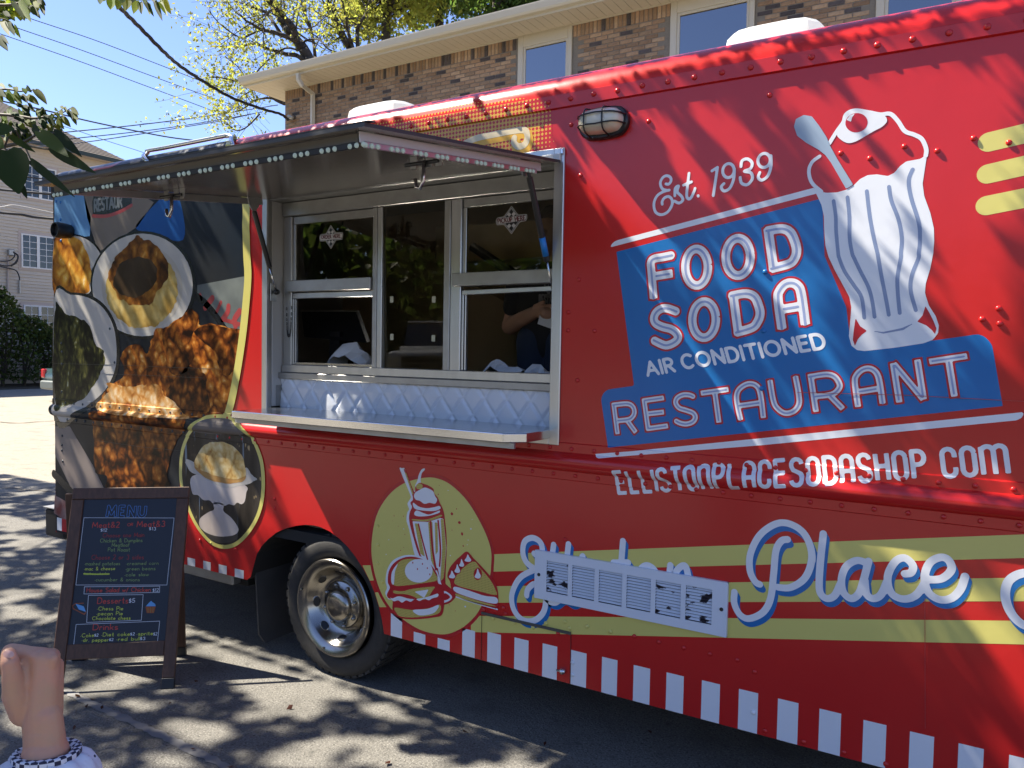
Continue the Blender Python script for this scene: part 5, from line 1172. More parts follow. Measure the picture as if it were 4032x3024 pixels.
# bricks: running bond with a soldier course under the soffit
bmesh_cache = {}
def brick_mesh(lx, lz, k):
    key = (lx, lz, k)
    if key not in bmesh_cache:
        m = MB(); rs = random.Random(hash(key) % 999); a, b, d = lx/2, lz/2, .009
        f = [(-a, 0, -b), (a, 0, -b), (a, 0, b), (-a, 0, b)]
        v = [(x+rs.uniform(-.002, .002), .001, z+rs.uniform(-.002, .002)) for x, _, z in f]+[(x*(1-.006/a)+rs.uniform(-.001, .001), -d, z*(1-.005/b)+rs.uniform(-.001, .001)) for x, _, z in f]
        m.add(v, [(4, 5, 6, 7), (0, 1, 5, 4), (1, 2, 6, 5), (2, 3, 7, 6), (3, 0, 4, 7)])
        bmesh_cache[key] = mesh('brick', m.v, m.f)
    return bmesh_cache[key]
cand = []; rs = random.Random(11)
def inwin(x, lx): return any(a-lx/2+.002 < x < b+lx/2-.002 for a, b in wins)
def vis(x, z):
    d = np.array([x, BY, z])-CAM; w = d@FW; px = IMG_W/2+FPX*(d@RT)/w; py = IMG_H/2-FPX*(d@UP)/w; return w, px, py
def rooflim(x, z):           # bricks that show above the truck's roof edge
    t = (0.098-CAM[1])/(BY-CAM[1]); return CAM[2]+(z-CAM[2])*t
z0s = ztop-.012
nx = int((6-corner_x)/.0725)
for i in range(nx):
    x = corner_x+.036+i*.0725; cand.append((x, z0s-.10, .062, .200))
row = 0; z = z0s-.205-.038
while z > 4.6:
    x = corner_x+(.105 if row % 2 else .0)+.0
    while x < 6:
        cand.append((x+.1065, z, .203, .0575)); x += .2135
    z -= .0685; row += 1
lst = []
for x, z, lx, lz in cand:
    if inwin(x, lx) or x-lx/2 < corner_x-.001: continue
    w, px, py = vis(x, z)
    lst.append((rooflim(x, z) > 2.965 and -60 < px < IMG_W+60 and py > -60, w, x, z, lx, lz))
show = sorted([q for q in lst if q[0]], key=lambda q: q[1]); rest = [q for q in lst if not q[0]]
for n_, (v_, w, x, z, lx, lz) in enumerate(show[:300]):
    r = rs.random(); mi = 2 if r < .09 else 1 if r < .5 else 0
    k = rs.randrange(3); key = (lx, lz, k, mi)
    if key not in bmesh_cache: bmesh_cache[key] = brick_mesh(lx, lz, k).copy(); bmesh_cache[key].materials.append(M_brick[mi])
    o = bpy.data.objects.new('brick', bmesh_cache[key]); COL.objects.link(o); o.parent = BB; o.location = Vector((x, BY-rs.uniform(0, .002), z))-root_loc(BB)
for mi in range(3):
    m = MB()
    for v_, w, x, z, lx, lz in show[300:]+rest:
        r = rs.random(); k_ = 2 if r < .13 else 1 if r < .5 else 0
        if (hash((round(x, 3), round(z, 3))) % 100 < 9) != (mi == 2): continue
        if mi != 2 and (hash((round(z, 3), round(x, 3))) % 2) != mi: continue
        me = brick_mesh(lx, lz, 0); m.add([(p.co.x+x, p.co.y+BY, p.co.z+z) for p in me.vertices], [tuple(p.vertices) for p in me.polygons])
    m.build('brickwork', M_brick[mi], BB, kind='stuff', fix=False)
# soffit boards, fascia, gutter, roof
ov = .55; ex0 = corner_x-.62
for i in range(int((6-ex0)/.150)):
    x = ex0+.02+i*.150
    if x > 4.5: break
    MB().box((x+.003, BY-ov+.02, ztop-.004), (x+.147, BY-.012 if x > corner_x-.15 else BY+.8, ztop+.008)).build('soffit_board', M_soff, BB)
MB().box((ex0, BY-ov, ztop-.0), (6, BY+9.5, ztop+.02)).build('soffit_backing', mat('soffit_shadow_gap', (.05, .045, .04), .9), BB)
MB().box((corner_x, BY-.03, ztop-.028), (6, BY-.0105, ztop-.005)).build('soffit_trim', M_cream, BB)
MB().box((ex0, BY-ov-.02, ztop-.015), (6, BY-ov, ztop+.13)).build('fascia', M_cream, BB)
pr = [(0, .025), (-.075, .03), (-.10, .06), (-.115, .11), (-.125, .145), (-.128, .165), (-.120, .167), (-.11, .15), (0, .15)]
m = MB(); n = len(pr)
for x in (ex0-.02, 6): m.v += [(x, BY-ov-.021+a, ztop+.0+b) for a, b in pr]
for j in range(n): m.f.append((j, (j+1) % n, n+(j+1) % n, n+j))
m.f.append(tuple(range(n)))
m.build('gutter', M_cream, BB)
MB().add([(ex0-.02, BY-ov-.05, ztop+.16), (6, BY-ov-.05, ztop+.16), (6, BY+4.5, ztop+1.75), (ex0-.02, BY+4.5, ztop+1.75), (6, BY+9.5, ztop+.1), (ex0-.02, BY+9.5, ztop+.1)], [(0, 1, 2, 3), (3, 2, 4, 5), (0, 3, 5)]).build('roof', M_roofs, BB)
# downspout
Bp = lambda p, y: on_y(reg(980, 180, 520/2212.0)([p])[0], y)
d0 = Bp((830, 470), BY-ov-.06); d1 = Bp((830, 560), BY-ov-.06); d2 = Bp((1010, 760), BY-.18); d3 = Bp((1070, 850), BY-.07); d4 = d3.copy(); d4[2] = 2.0
pts = [d0, d1, d1+np.array([.03, .06, -.10]), d2, d3+np.array([0, 0, .05]), d3-np.array([0, 0, .06]), d4]
auto_smooth(MB().tube(pts, .05, 4).build('downspout', M_cream, BB), 50)
M_wing = glass_mat('building_glass', (.10, .11, .13), boost=.18)
for a, b in wins:
    wf = MB(); zt = ztop-.03; zb = 5.2
    for q0, q1 in (((a, zb), (a+.105, zt)), ((b-.075, zb), (b, zt)), ((a+.105, zt-.17), (b-.075, zt))):
        wf.box((q0[0], BY-.035, q0[1]), (q1[0], BY-.004, q1[1]))
    w_ = wf.build('window_frame', M_cream, BB, bev=.006)
    s = MB()
    for q0, q1 in (((a+.105, zb), (a+.150, zt-.171)), ((b-.115, zb), (b-.0755, zt-.171)), ((a+.150, zt-.215), (b-.115, zt-.171))):
        s.box((q0[0], BY-.022, q0[1]), (q1[0], BY-.003, q1[1]))
    s.build('window_sash', M_cream, w_, bev=.004)
    MB().box((a+.15, BY-.010, zb), (b-.115, BY-.006, zt-.215)).build('window_pane', M_wing, w_)
# service fitting at the corner where the cable lands
q = on_y(C[0, 0]([(1905, 765)])[0], BY-.05); MB().lathe([(.05, 0), (.05, .10), (.03, .13), (0, .14)], q, (-.5, -.4, .2), 12).build('service_head', M_alud, BB, smooth=True)

# ---------------- sided house beyond the street
HX = -35.0
M_side = mat('beige_siding', (.58, .50, .40), .8, var=[(1.2, .5, (.53, .455, .365), 4), (14, .3, (.62, .54, .44), 4)], rnd=.04)
M_wtrim = mat('white_window_trim', (.72, .71, .68), .5); M_htrim = mat('beige_trim', (.50, .41, .35), .7); M_fasc = mat('dark_green_fascia', (.035, .05, .045), .6)
M_shing = mat('house_shingles', (.125, .10, .082), .95, var=[(40, .8, (.16, .13, .105), 4, (1, .12, 1)), (9, .5, (.085, .07, .06), 5)])
HS = thing('sided_house', 'beige house with lap siding and white gridded windows, left of the truck', 'house', (HX-4, 15, 0))
MB().box((HX-9, 4.0, 0), (HX-.03, 19.0, 10.2)).build('wall', M_side, HS)
hw = [(14.23, 15.60, 4.92, 6.36), (14.35, 15.70, 7.90, 9.29), (11.0, 12.35, 4.92, 6.36), (11.0, 12.35, 7.90, 9.29), (14.3, 15.62, 1.9, 3.35)]
z = .3; i = 0
while z < 10.15:
    segs = [(4.0, 19.0)]
    for a, b, c, d in hw:
        if z+.13 > c-.10 and z < d+.10:
            ns = []
            for s0, s1 in segs:
                if a-.11 > s0 and b+.11 < s1: ns += [(s0, a-.11), (b+.11, s1)]
                else: ns.append((s0, s1))
            segs = ns
    for s0, s1 in segs:
        MB().add([(HX-.028, s0, z+.136), (HX-.028, s1, z+.136), (HX+.006, s1, z), (HX+.006, s0, z), (HX-.028, s0, z-.002), (HX-.028, s1, z-.002)], [(0, 1, 2, 3), (3, 2, 5, 4)]).build('siding_board', M_side, HS)
    z += .136; i += 1
for a, b, c, d in hw:
    MB().box((HX-.01, a-.11, c-.10), (HX+.004, b+.11, d+.12)).build('window_surround', M_htrim, HS)
    w = MB(); m2 = (a+b)/2
    for q0, q1 in (((a, c), (b, c+.06)), ((a, d-.06), (b, d)), ((a, c+.06), (a+.06, d-.06)), ((b-.06, c+.06), (b, d-.06)), ((m2-.06, c+.06), (m2+.06, d-.06))): w.box((HX+.004, q0[0], q0[1]), (HX+.045, q1[0], q1[1]))
    wf = w.build('window_frame', M_wtrim, HS)
    for s0, s1 in ((a+.06, m2-.06), (m2+.06, b-.06)):
        MB().box((HX+.006, s0, c+.06), (HX+.012, s1, d-.06)).build('window_pane', M_glassb, wf)
        MB().box((HX+.0125, (s0+s1)/2-.012, c+.06), (HX+.024, (s0+s1)/2+.012, d-.06)).build('muntin', M_wtrim, wf)
        for k in range(1, 5 if c > 4 and c < 6 else 4):
            zz = c+.06+(d-c-.12)*k/(5 if c > 4 and c < 6 else 4)
            MB().box((HX+.0128, s0, zz-.010), (HX+.022, s1, zz+.010)).build('muntin', M_wtrim, wf)
MB().box((HX, 4, 10.1), (HX+.5, 19.5, 10.16)).build('eave_soffit', M_htrim, HS); MB().box((HX+.5, 3.8, 10.08), (HX+.56, 19.6, 10.24)).build('fascia', M_fasc, HS)
# hip roof: plane rising away from the eave, hip edge running up from the right-hand corner
sl_ = .62; cxy = np.array([HX+.56, 18.72, 10.24])
dd = ray(*L5_([(50, 190)])[0]) if False else ray(50*.2893, 350+190*.2893)
t = (cxy[2]+sl_*(cxy[0]-CAM[0])-CAM[2])/(dd[2]+sl_*dd[0]); hp_ = CAM+dd*t
ap = cxy+(hp_-cxy)*1.5
rf = []
NR = 34
v = []; f = []
for i in range(NR+1):
    u = i/NR; pa = cxy+(ap-cxy)*u; v += [(pa[0], 3.0, pa[2]+.012), (pa[0], pa[1], pa[2]+.012), (pa[0], 3.0, pa[2]-.012), (pa[0], pa[1], pa[2]-.012)]
m = MB()
for i in range(NR):
    a, b = i*4, (i+1)*4
    m.add([v[a], v[a+1], v[b+3], v[b+2]], [(0, 1, 2, 3)]); m.add([v[b], v[b+1], v[b+3], v[b+2]], [(0, 1, 2, 3)])
m.build('shingle_roof', M_shing, HS)
MB().add([tuple(cxy), tuple(ap), (HX-9, 19.5, 10.24)], [(0, 1, 2)]).build('shingle_roof', M_shing, HS)
# meter box, conduit, cables on the wall
H5 = lambda pts: [(x*.217, 800+y*.217) for x, y in pts]
def onw(pts, off=.05): return [on_x(p, HX+off) for p in H5(pts)]
mb = onw([(190, 900)])[0]; MB().box((HX+.02, mb[1]-.12, mb[2]-.13), (HX+.2, mb[1]+.1, mb[2]+.14)).build('meter_box', M_alud, HS, bev=.03)
q = onw([(145, 950), (145, 1600)]); MB().tube([q[0], q[1]], .035, 8).build('conduit', M_htrim, HS)
q = onw([(355, 1400), (360, 1640)]); MB().tube([q[0], q[1]], .035, 8).build('conduit', M_alud, HS)
M_cable = mat('black_cable', (.012, .012, .015), .5); M_wcable = mat('grey_cable', (.45, .43, .40), .6)
for pts in ([(240, 880), (300, 930), (320, 1000), (250, 1100), (120, 1140), (-40, 1110)], [(240, 880), (270, 950), (200, 1030), (80, 1055), (-40, 1045)], [(-40, 1140), (150, 1180), (270, 1210), (320, 1260), (350, 1340), (357, 1400)], [(255, 890), (330, 960), (300, 1080), (200, 1140)]):
    MB().tube(catmull(onw(pts, .2), False, 5), .025, 6).build('loose_cable', M_cable, HS)

# ---------------- wires (each its own line, strung in space)
def wire(label, pts, d0, d1, r, m_=None, cat='power line', group=None, twist=False):
    n = len(pts); q = catmull(pts, False, 6); k = len(q); P3 = [at_depth(p, d0+(d1-d0)*i/(k-1)) for i, p in enumerate(q)]
    if twist:
        o = thing('service_cable', label, cat, tuple(P3[-1]))
        for ph in (0, 2.1, 4.2):
            MB().tube([p+np.array([math.cos(i*.9+ph), math.sin(i*.9+ph), math.sin(i*.9+ph+1)])*r*.9 for i, p in enumerate(P3)], r, 6).build('cable_strand', M_cable, o, smooth=True)
    else:
        o = MB().tube(P3, r, 5).build('power_line', m_ or M_wire, None, smooth=True); o['label'] = label; o['category'] = cat
        if group: o['group'] = group
    return o
M_wire = mat('wire', (.05, .06, .09), .6)
Q0 = C[0, 0]
q = on_y(Q0([(1865, 775)])[0], BY-.04); dend = float((q-CAM)@FW)
wire('thick twisted black service cable sagging down to the brick building corner', Q0([(640, -90), (775, 48), (900, 172), (1050, 325), (1150, 415), (1300, 517), (1500, 632), (1700, 706), (1820, 740), (1866, 778)]), 9.0, dend, .014, twist=True)
gw = 'thin wires crossing the sky'
wire('thin wire highest in the sky, crossing left of the tree', Q0([(100, 80), (210, 125), (600, 255), (1000, 407), (1300, 525), (1420, 570)]), 24, 30, .014, group=gw)
wire('thin wire, middle of the three sloping down to the right', Q0([(0, 140), (125, 186), (500, 315), (900, 462), (1250, 590), (1560, 700)]), 24, 30, .014, group=gw)
wire('thin wire, lowest of the three sloping down to the right', Q0([(-60, 200), (50, 236), (500, 392), (900, 540), (1250, 670), (1500, 765)]), 24, 30, .014, group=gw)
wire('darker wavy wire starting at the mid-left leaves and ending behind the truck roof', Q0([(-60, 640), (20, 657), (300, 717), (520, 772), (700, 812), (900, 853), (1100, 890), (1300, 915)]), 15, 20, .017, group=gw)
wire('highest of the wires rising to the right behind the leaves', Q0([(190, 882), (420, 857), (700, 830), (1000, 797), (1300, 757), (1600, 712), (1800, 680)]), 22, 30, .018, group=gw)
wire('middle of the wires rising to the right over the house roof', Q0([(0, 945), (190, 926), (500, 895), (900, 852), (1200, 812), (1500, 762), (1700, 725)]), 22, 30, .016, group=gw)
wire('lowest of the wires rising to the right over the house roof', Q0([(30, 966), (300, 947), (560, 920), (900, 870), (1150, 830), (1420, 785), (1650, 735)]), 22, 30, .016, group=gw)
wire('faint wire sloping down from the leaves to the truck roof corner', Q0([(400, 815), (520, 853), (700, 915), (890, 975), (960, 1000)]), 26, 29, .010, group=gw)
wire('black cable bundle strung across the sided house below its upper window', H5([(-60, 165), (0, 172), (200, 190), (380, 205), (500, 230), (620, 253), (800, 268), (1100, 292)]), 24, 25, .042, M_cable)
wire('pale cable strung across the sided house above the black bundle', H5([(-80, 100), (0, 78), (100, 60), (220, 38), (400, 62), (700, 122), (970, 182), (1100, 210)]), 24.5, 25.5, .022, M_wcable)
wire('thin dark wire crossing the upper house window', [(x*.2893, 350+y*.2893) for x, y in ((380, 1200), (560, 1220), (730, 1245), (900, 1270))], 22, 23, .02, M_cable)
wire('thick dark wire crossing below the upper house window', [(x*.2893, 350+y*.2893) for x, y in ((-60, 1365), (0, 1372), (260, 1395), (540, 1420), (730, 1438), (900, 1450))], 22, 23, .035, M_cable)

# ---------------- foliage tools
def leafcloud(name, cen, L, Wd, m_, parent=None, seed=0, down=.3, kind='stuff', normal=None):
    """one small folded leaf (two triangles each side of a midrib) per centre."""
    r = np.random.RandomState(seed); n = len(cen); cen = np.asarray(cen, float)
    d = r.randn(n, 3); d[:, 2] -= down*2; d /= np.linalg.norm(d, axis=1)[:, None]
    a = r.randn(n, 3) if normal is None else np.cross(d, normal+r.randn(n, 3)*.35)
    a -= d*(a*d).sum(1)[:, None]; a /= np.linalg.norm(a, axis=1)[:, None]; nn = np.cross(d, a)
    s = r.uniform(.65, 1.3, (n, 1)); l = L*s; w = Wd*s
    v = np.empty((n, 4, 3)); v[:, 0] = cen-d*l*.5; v[:, 1] = cen+a*w*.5+nn*w*.12-d*l*.08; v[:, 2] = cen+d*l*.5; v[:, 3] = cen-a*w*.5+nn*w*.12-d*l*.08
    me = bpy.data.meshes.new(name); me.vertices.add(4*n); me.vertices.foreach_set('co', v.ravel())
    tri = (np.arange(n)[:, None]*4+np.array([[0, 1, 2, 0, 2, 3]])).ravel()
    me.loops.add(6*n); me.loops.foreach_set('vertex_index', tri); me.polygons.add(2*n); me.polygons.foreach_set('loop_start', np.arange(2*n)*3); me.polygons.foreach_set('loop_total', np.full(2*n, 3))
    at = me.attributes.new('tone', 'FLOAT', 'POINT'); at.data.foreach_set('value', np.repeat(r.rand(n), 4).astype(np.float32))
    me.update(calc_edges=True); me.validate()
    return link(name, me, m_, parent, kind=kind)
M_bark = mat('dark_bark', (.045, .036, .028), .9, var=(14, .7, (.085, .07, .055)), bump=[(40, .8, .02)])
M_lfa = leaf_mat('locust_leaf', (.16, .18, .04), (.46, .48, .08), .35, .8)
M_lfb = leaf_mat('green_leaf', (.045, .075, .022), (.14, .22, .04), .45)
M_lfd = leaf_mat('dark_evergreen_leaf', (.03, .048, .018), (.05, .08, .02), .45)
M_lfn = leaf_mat('heart_leaf', (.055, .09, .018), (.24, .32, .035), .25, .6)
M_lfs = leaf_mat('shrub_leaf', (.055, .075, .024), (.12, .17, .03), .5, .28)
# ---------------- the sparse tree behind the brick building
TZ = reg(750, 0, 700/2212.0)
def grow(tree_pts, base_d, r0, seed, name, label, leafm, nleaf, L, Wd, twig_n, twig_len, group):
    rs = random.Random(seed); nr = np.random.RandomState(seed)
    base = None; limbs = []; cents = []
    m = MB()
    for pts, ra, rb, dj in tree_pts:
        q = catmull(pts, False, 4); k = len(q)
        P3 = [at_depth(p, base_d+dj*(i/(k-1))+.15*math.sin(i*1.7+dj)) for i, p in enumerate(q)]
        m2 = MB().tube(P3, 0, 6, True, [ra+(rb-ra)*i/(k-1) for i in range(k)]); m.add(m2.v, m2.f); limbs.append((P3, ra, rb))
        # twigs
        for j in range(twig_n if k > 3 else 2):
            i = rs.randrange(k//4, k); p = np.array(P3[i]); axis = np.array(P3[min(i+1, k-1)])-np.array(P3[max(i-1, 0)]); axis = axis/(np.linalg.norm(axis)+1e-9)
            dr = axis*.8+nr.randn(3)*.75; dr[2] += .12; dr /= np.linalg.norm(dr); ln = twig_len*rs.uniform(.4, 1.25); tw = [p]
            for s_ in range(6):
                dr = dr+nr.randn(3)*.16; dr /= np.linalg.norm(dr); tw.append(tw[-1]+dr*ln/6)
            m3 = MB().tube(tw, 0, 4, False, [max(.004, rb*.7*(1-s_/7.5)) for s_ in range(7)]); m.add(m3.v, m3.f)
            if nr.rand() < .10: continue
            for g_ in range(4):
                b = tw[rs.randrange(2, 7)]+nr.randn(3)*.08
                for s_ in range(int(nleaf*nr.uniform(.3, 1.2)/4)+1): cents.append(b+nr.randn(3)*np.array([.13, .13, .10]))
    lo = limbs[0][0][0]
    T = thing(name, label, 'tree', (float(lo[0]), float(lo[1]), 0), group)
    m.build('trunk', M_bark, T, smooth=True)
    leafcloud('crown', np.array(cents), L, Wd, leafm, T, seed)
    return T
limbs1 = [(TZ([(1560, 1500), (1500, 900), (1465, 735), (1400, 600), (1320, 500), (1230, 400), (1130, 260), (1040, 110), (960, 0), (900, -120)]), .20, .05, 1.0),
          (TZ([(1310, 490), (1290, 380), (1250, 300), (1160, 210), (1090, 120), (1010, 20), (950, -80)]), .10, .04, -.8),
          (TZ([(1270, 495), (1150, 440), (1010, 395), (880, 368), (790, 310), (690, 255), (600, 160)]), .07, .02, -1.5),
          (TZ([(1410, 750), (1320, 690), (1200, 675), (1080, 640), (940, 600), (820, 545), (700, 560), (640, 578), (440, 580), (290, 577)]), .07, .015, 1.6),
          (TZ([(1430, 660), (1180, 600), (930, 780), (720, 1000), (640, 900), (560, 800), (430, 700)]), .03, .010, .6),
          (TZ([(1165, 1290), (1060, 1240), (960, 1150), (840, 1080), (700, 1040), (520, 1000), (360, 965), (230, 960)]), .055, .012, -1),
          (TZ([(1165, 1285), (1020, 1225), (900, 1225), (780, 1260), (690, 1330), (600, 1380)]), .04, .012, -.4),
          (TZ([(1150, 460), (960, 180), (820, 110), (700, 60), (560, 10)]), .05, .02, 1.3), (TZ([(880, 370), (740, 430), (640, 470), (500, 400), (330, 260), (210, 100)]), .035, .010, -.6),
          (TZ([(860, 1420), (700, 1580), (560, 1620), (420, 1500), (300, 1420)]), .025, .01, .3), (TZ([(840, 1090), (640, 1200), (520, 1350), (380, 1440)]), .022, .008, .8)]
grow(limbs1, 22.0, .2, 5, 'tree', 'sparse yellow-green tree with dark leaning trunk, left of the building eave', M_lfa, 44, .105, .062, 13, 1.9, 'trees behind the brick building')
limbs2 = [(TZ([(2060, 900), (1990, 600), (1920, 500), (1850, 350), (1820, 270), (1780, 190), (1720, 60), (1690, -80)]), .15, .05, .5), (TZ([(2050, 800), (2020, 590), (1960, 400), (1930, 200), (1880, 0), (1860, -100)]), .06, .03, -1),
          (TZ([(1560, 780), (1550, 700), (1530, 530), (1490, 350), (1420, 160), (1370, 0), (1340, -90)]), .06, .03, 1), (TZ([(2090, 700), (2075, 400), (2100, 300), (2180, 180), (2212, 60), (2260, -60)]), .07, .03, .8),
          (TZ([(1810, 650), (1700, 600), (1600, 480), (1480, 400), (1300, 300)]), .03, .012, -.8), (TZ([(1900, 480), (1760, 240), (1620, 180), (1480, 90)]), .035, .012, .6)]
grow(limbs2, 24.5, .2, 8, 'tree', 'thin multi-stemmed tree rising behind the eave, right of the leaning trunk', M_lfa, 44, .105, .062, 13, 1.7, 'trees behind the brick building')
# fuller trees further right behind the roof
def fulltree(c_px, rad_px, d, n, leafm, label, seed, L=.3):
    c = at_depth(c_px, d); R = rad_px*d/FPX; nr = np.random.RandomState(seed); T = thing('tree', label, 'tree', (float(c[0]), float(c[1]), 0), 'trees behind the brick building')
    m = MB().tube([(c[0], c[1], 0), (c[0]+.2, c[1], c[2]*.5), (c[0], c[1], c[2]-R*.4), (c[0]+.3, c[1]+.2, c[2]+R*.5)], 0, 8, True, [.28, .22, .16, .05])
    cl = []
    for k in range(26):
        d_ = nr.randn(3); d_ /= np.linalg.norm(d_); e = c+d_*R*nr.uniform(.45, .95)*np.array([1, 1, .9]); s = np.array([c[0], c[1], c[2]-R*.5*nr.rand()])
        mid = (s+e)/2+nr.randn(3)*R*.08; m3 = MB().tube([s, mid, e], 0, 5, False, [.07, .045, .015]); m.add(m3.v, m3.f)
        cl.append(e+nr.randn(n//26, 3)*R*.20)
    m.build('trunk', M_bark, T, smooth=True); leafcloud('crown', np.vstack(cl), L, L*.6, leafm, T, seed)
fulltree((1520, -30), 230, 27, 7000, M_lfa, 'bushy yellow-green tree crown above the middle of the eave', 21, .20)
fulltree((1960, -120), 260, 25, 8000, M_lfb, 'dark green leafy tree crown behind the eave, rightmost of the trees', 22, .22)
fulltree((1730, -60), 180, 29, 5000, M_lfb, 'mid-green tree crown between the yellow tree and the dark one', 23, .2)

# ---------------- shrub by the street
SH = thing('shrub', 'large rounded evergreen shrub in front of the sided house', 'shrub', (-33, 12.5, 0))
nr = np.random.RandomState(4); cl = []
m = MB()
def shape(y): return np.interp(y, [8, 10.2, 11.2, 12.3, 13.0, 13.6, 14.4, 16, 18], [4.2, 4.1, 4.0, 3.95, 3.2, 2.75, 2.35, 2.2, 2.0])
for k in range(15000):
    y = nr.uniform(8, 18); h = shape(y)*(1+.05*math.sin(y*5.1)); t = nr.rand(); z = h*(1-.0*t); a = nr.uniform(0, math.pi)
    rr = 1.15*(.92+.14*math.sin(y*4+a*3))
    x = -33.0+math.cos(a)*rr*(1 if math.sin(a) < .96 else .6); zz = h*max(.0, math.sin(a))**.45
    cl.append((x+nr.randn()*.08, y+nr.randn()*.06, max(.1, zz*nr.uniform(.86, 1.02)) if nr.rand() < .75 else nr.uniform(.2, max(.3, zz))))
leafcloud('foliage', np.array(cl), .17, .10, M_lfs, SH, 5, down=.05)
for y in np.arange(8.5, 18, .8):
    for a in (-.5, 0, .5): m.tube([(-33, y, 0), (-33+a*.8, y+.2, shape(y)*.5), (-33+a*1.4, y+.1, shape(y)*.8)], 0, 5, False, [.05, .035, .015])
m.build('stems', M_bark, SH)
struct(MB().add([(-34.9, 4, .01), (-31.0, 4, .01), (-31.0, 22, .01), (-34.9, 22, .01)], [(0, 1, 2, 3)]).build('planting_bed', M_soil, None, fix=False))

# ---------------- car on the street, only its tail shows beside the truck
M_car = mat('dark_teal_paint', (.035, .075, .075), .2, coat=.8); M_cart = mat('grey_bumper', (.16, .18, .175), .4); M_carg = glass_mat('car_glass', (.12, .14, .14), boost=.12)
CY, CX = 9.62, -23.6
CR = thing('parked_car', 'dark teal car with red tail light, half hidden behind the truck rear corner', 'car', (CX, CY+2.2, 0))
prof_c = [(0, .48), (-.02, .80), (.06, .98), (.55, 1.02), (.62, 1.03), (1.15, 1.40), (1.7, 1.46), (2.5, 1.43), (3.2, 1.02), (4.3, .88), (4.5, .70), (4.5, .40), (3.9, .30), (.5, .28), (.05, .34)]
def carsec(x, inset): return [(CX+x, CY+y, z if z < 1.0 else z) for y, z in prof_c]
m = MB(); secs = []
for x, tw in ((-.86, 0), (-.82, .0), (.82, 0), (.86, 0)):
    sc_ = .93 if abs(x) > .84 else 1.0
    secs.append([(CX+x*(1-.18*max(0, z-.98)/.45), CY+2.25+(y-2.25)*(1 if sc_ == 1 else .985), .7+(z-.7)*(.97 if sc_ < 1 else 1)) for y, z in prof_c])
n = len(prof_c)
for s_ in secs: m.v += s_
for i in range(3):
    for j in range(n): m.f.append((i*n+j, i*n+(j+1) % n, (i+1)*n+(j+1) % n, (i+1)*n+j))
m.f.append(tuple(range(n))); m.f.append(tuple(3*n+j for j in reversed(range(n))))
auto_smooth(m.build('body', M_car, CR), 30)
xs_ = CX+.86
def sidepoly(name, pts, m_, t=.012):
    v = [(CX+.862*(1-.18*max(0, z-.98)/.45), CY+y, z) for y, z in pts]; MB().prism(v, (t, 0, 0)).build(name, m_, CR)
sidepoly('side_window', [(.80, 1.06), (1.22, 1.36), (1.75, 1.41), (1.75, 1.05)], M_carg); sidepoly('side_window', [(1.82, 1.05), (1.82, 1.41), (2.45, 1.39), (2.95, 1.05)], M_carg)
MB().box((CX-.84, CY-.10, .36), (CX+.88, CY+.12, .62)).build('rear_bumper', M_cart, CR, bev=.05, seg=3)
MB().box((CX+.70, CY-.045, .70), (CX+.885, CY+.16, .97)).build('tail_light', mat('tail_light_red', (.55, .012, .015), .2, coat=.8), CR, bev=.03)
MB().box((CX-.885, CY-.045, .70), (CX-.70, CY+.16, .97)).build('tail_light', MATS['tail_light_red'], CR, bev=.03)
MB().box((CX-.60, CY+.59, 1.06), (CX+.60, CY+.60, 1.07)).build('rear_window', M_carg, CR)
for x in (-.72, .72):
    for y in (.85, 3.6):
        w = MB().lathe([(.20, -.09), (.30, -.095), (.315, -.06), (.315, .06), (.30, .095), (.20, .09)], (CX+x+(.07 if x > 0 else -.07), CY+y, .315), (1, 0, 0), 24).build('wheel', M_rub, CR, smooth=True)
        MB().lathe([(0, .10), (.19, .098), (.2, .085)], (CX+x+(.07 if x > 0 else -.07), CY+y, .315), (1 if x > 0 else -1, 0, 0), 20).build('hubcap', M_alud, w, smooth=True)
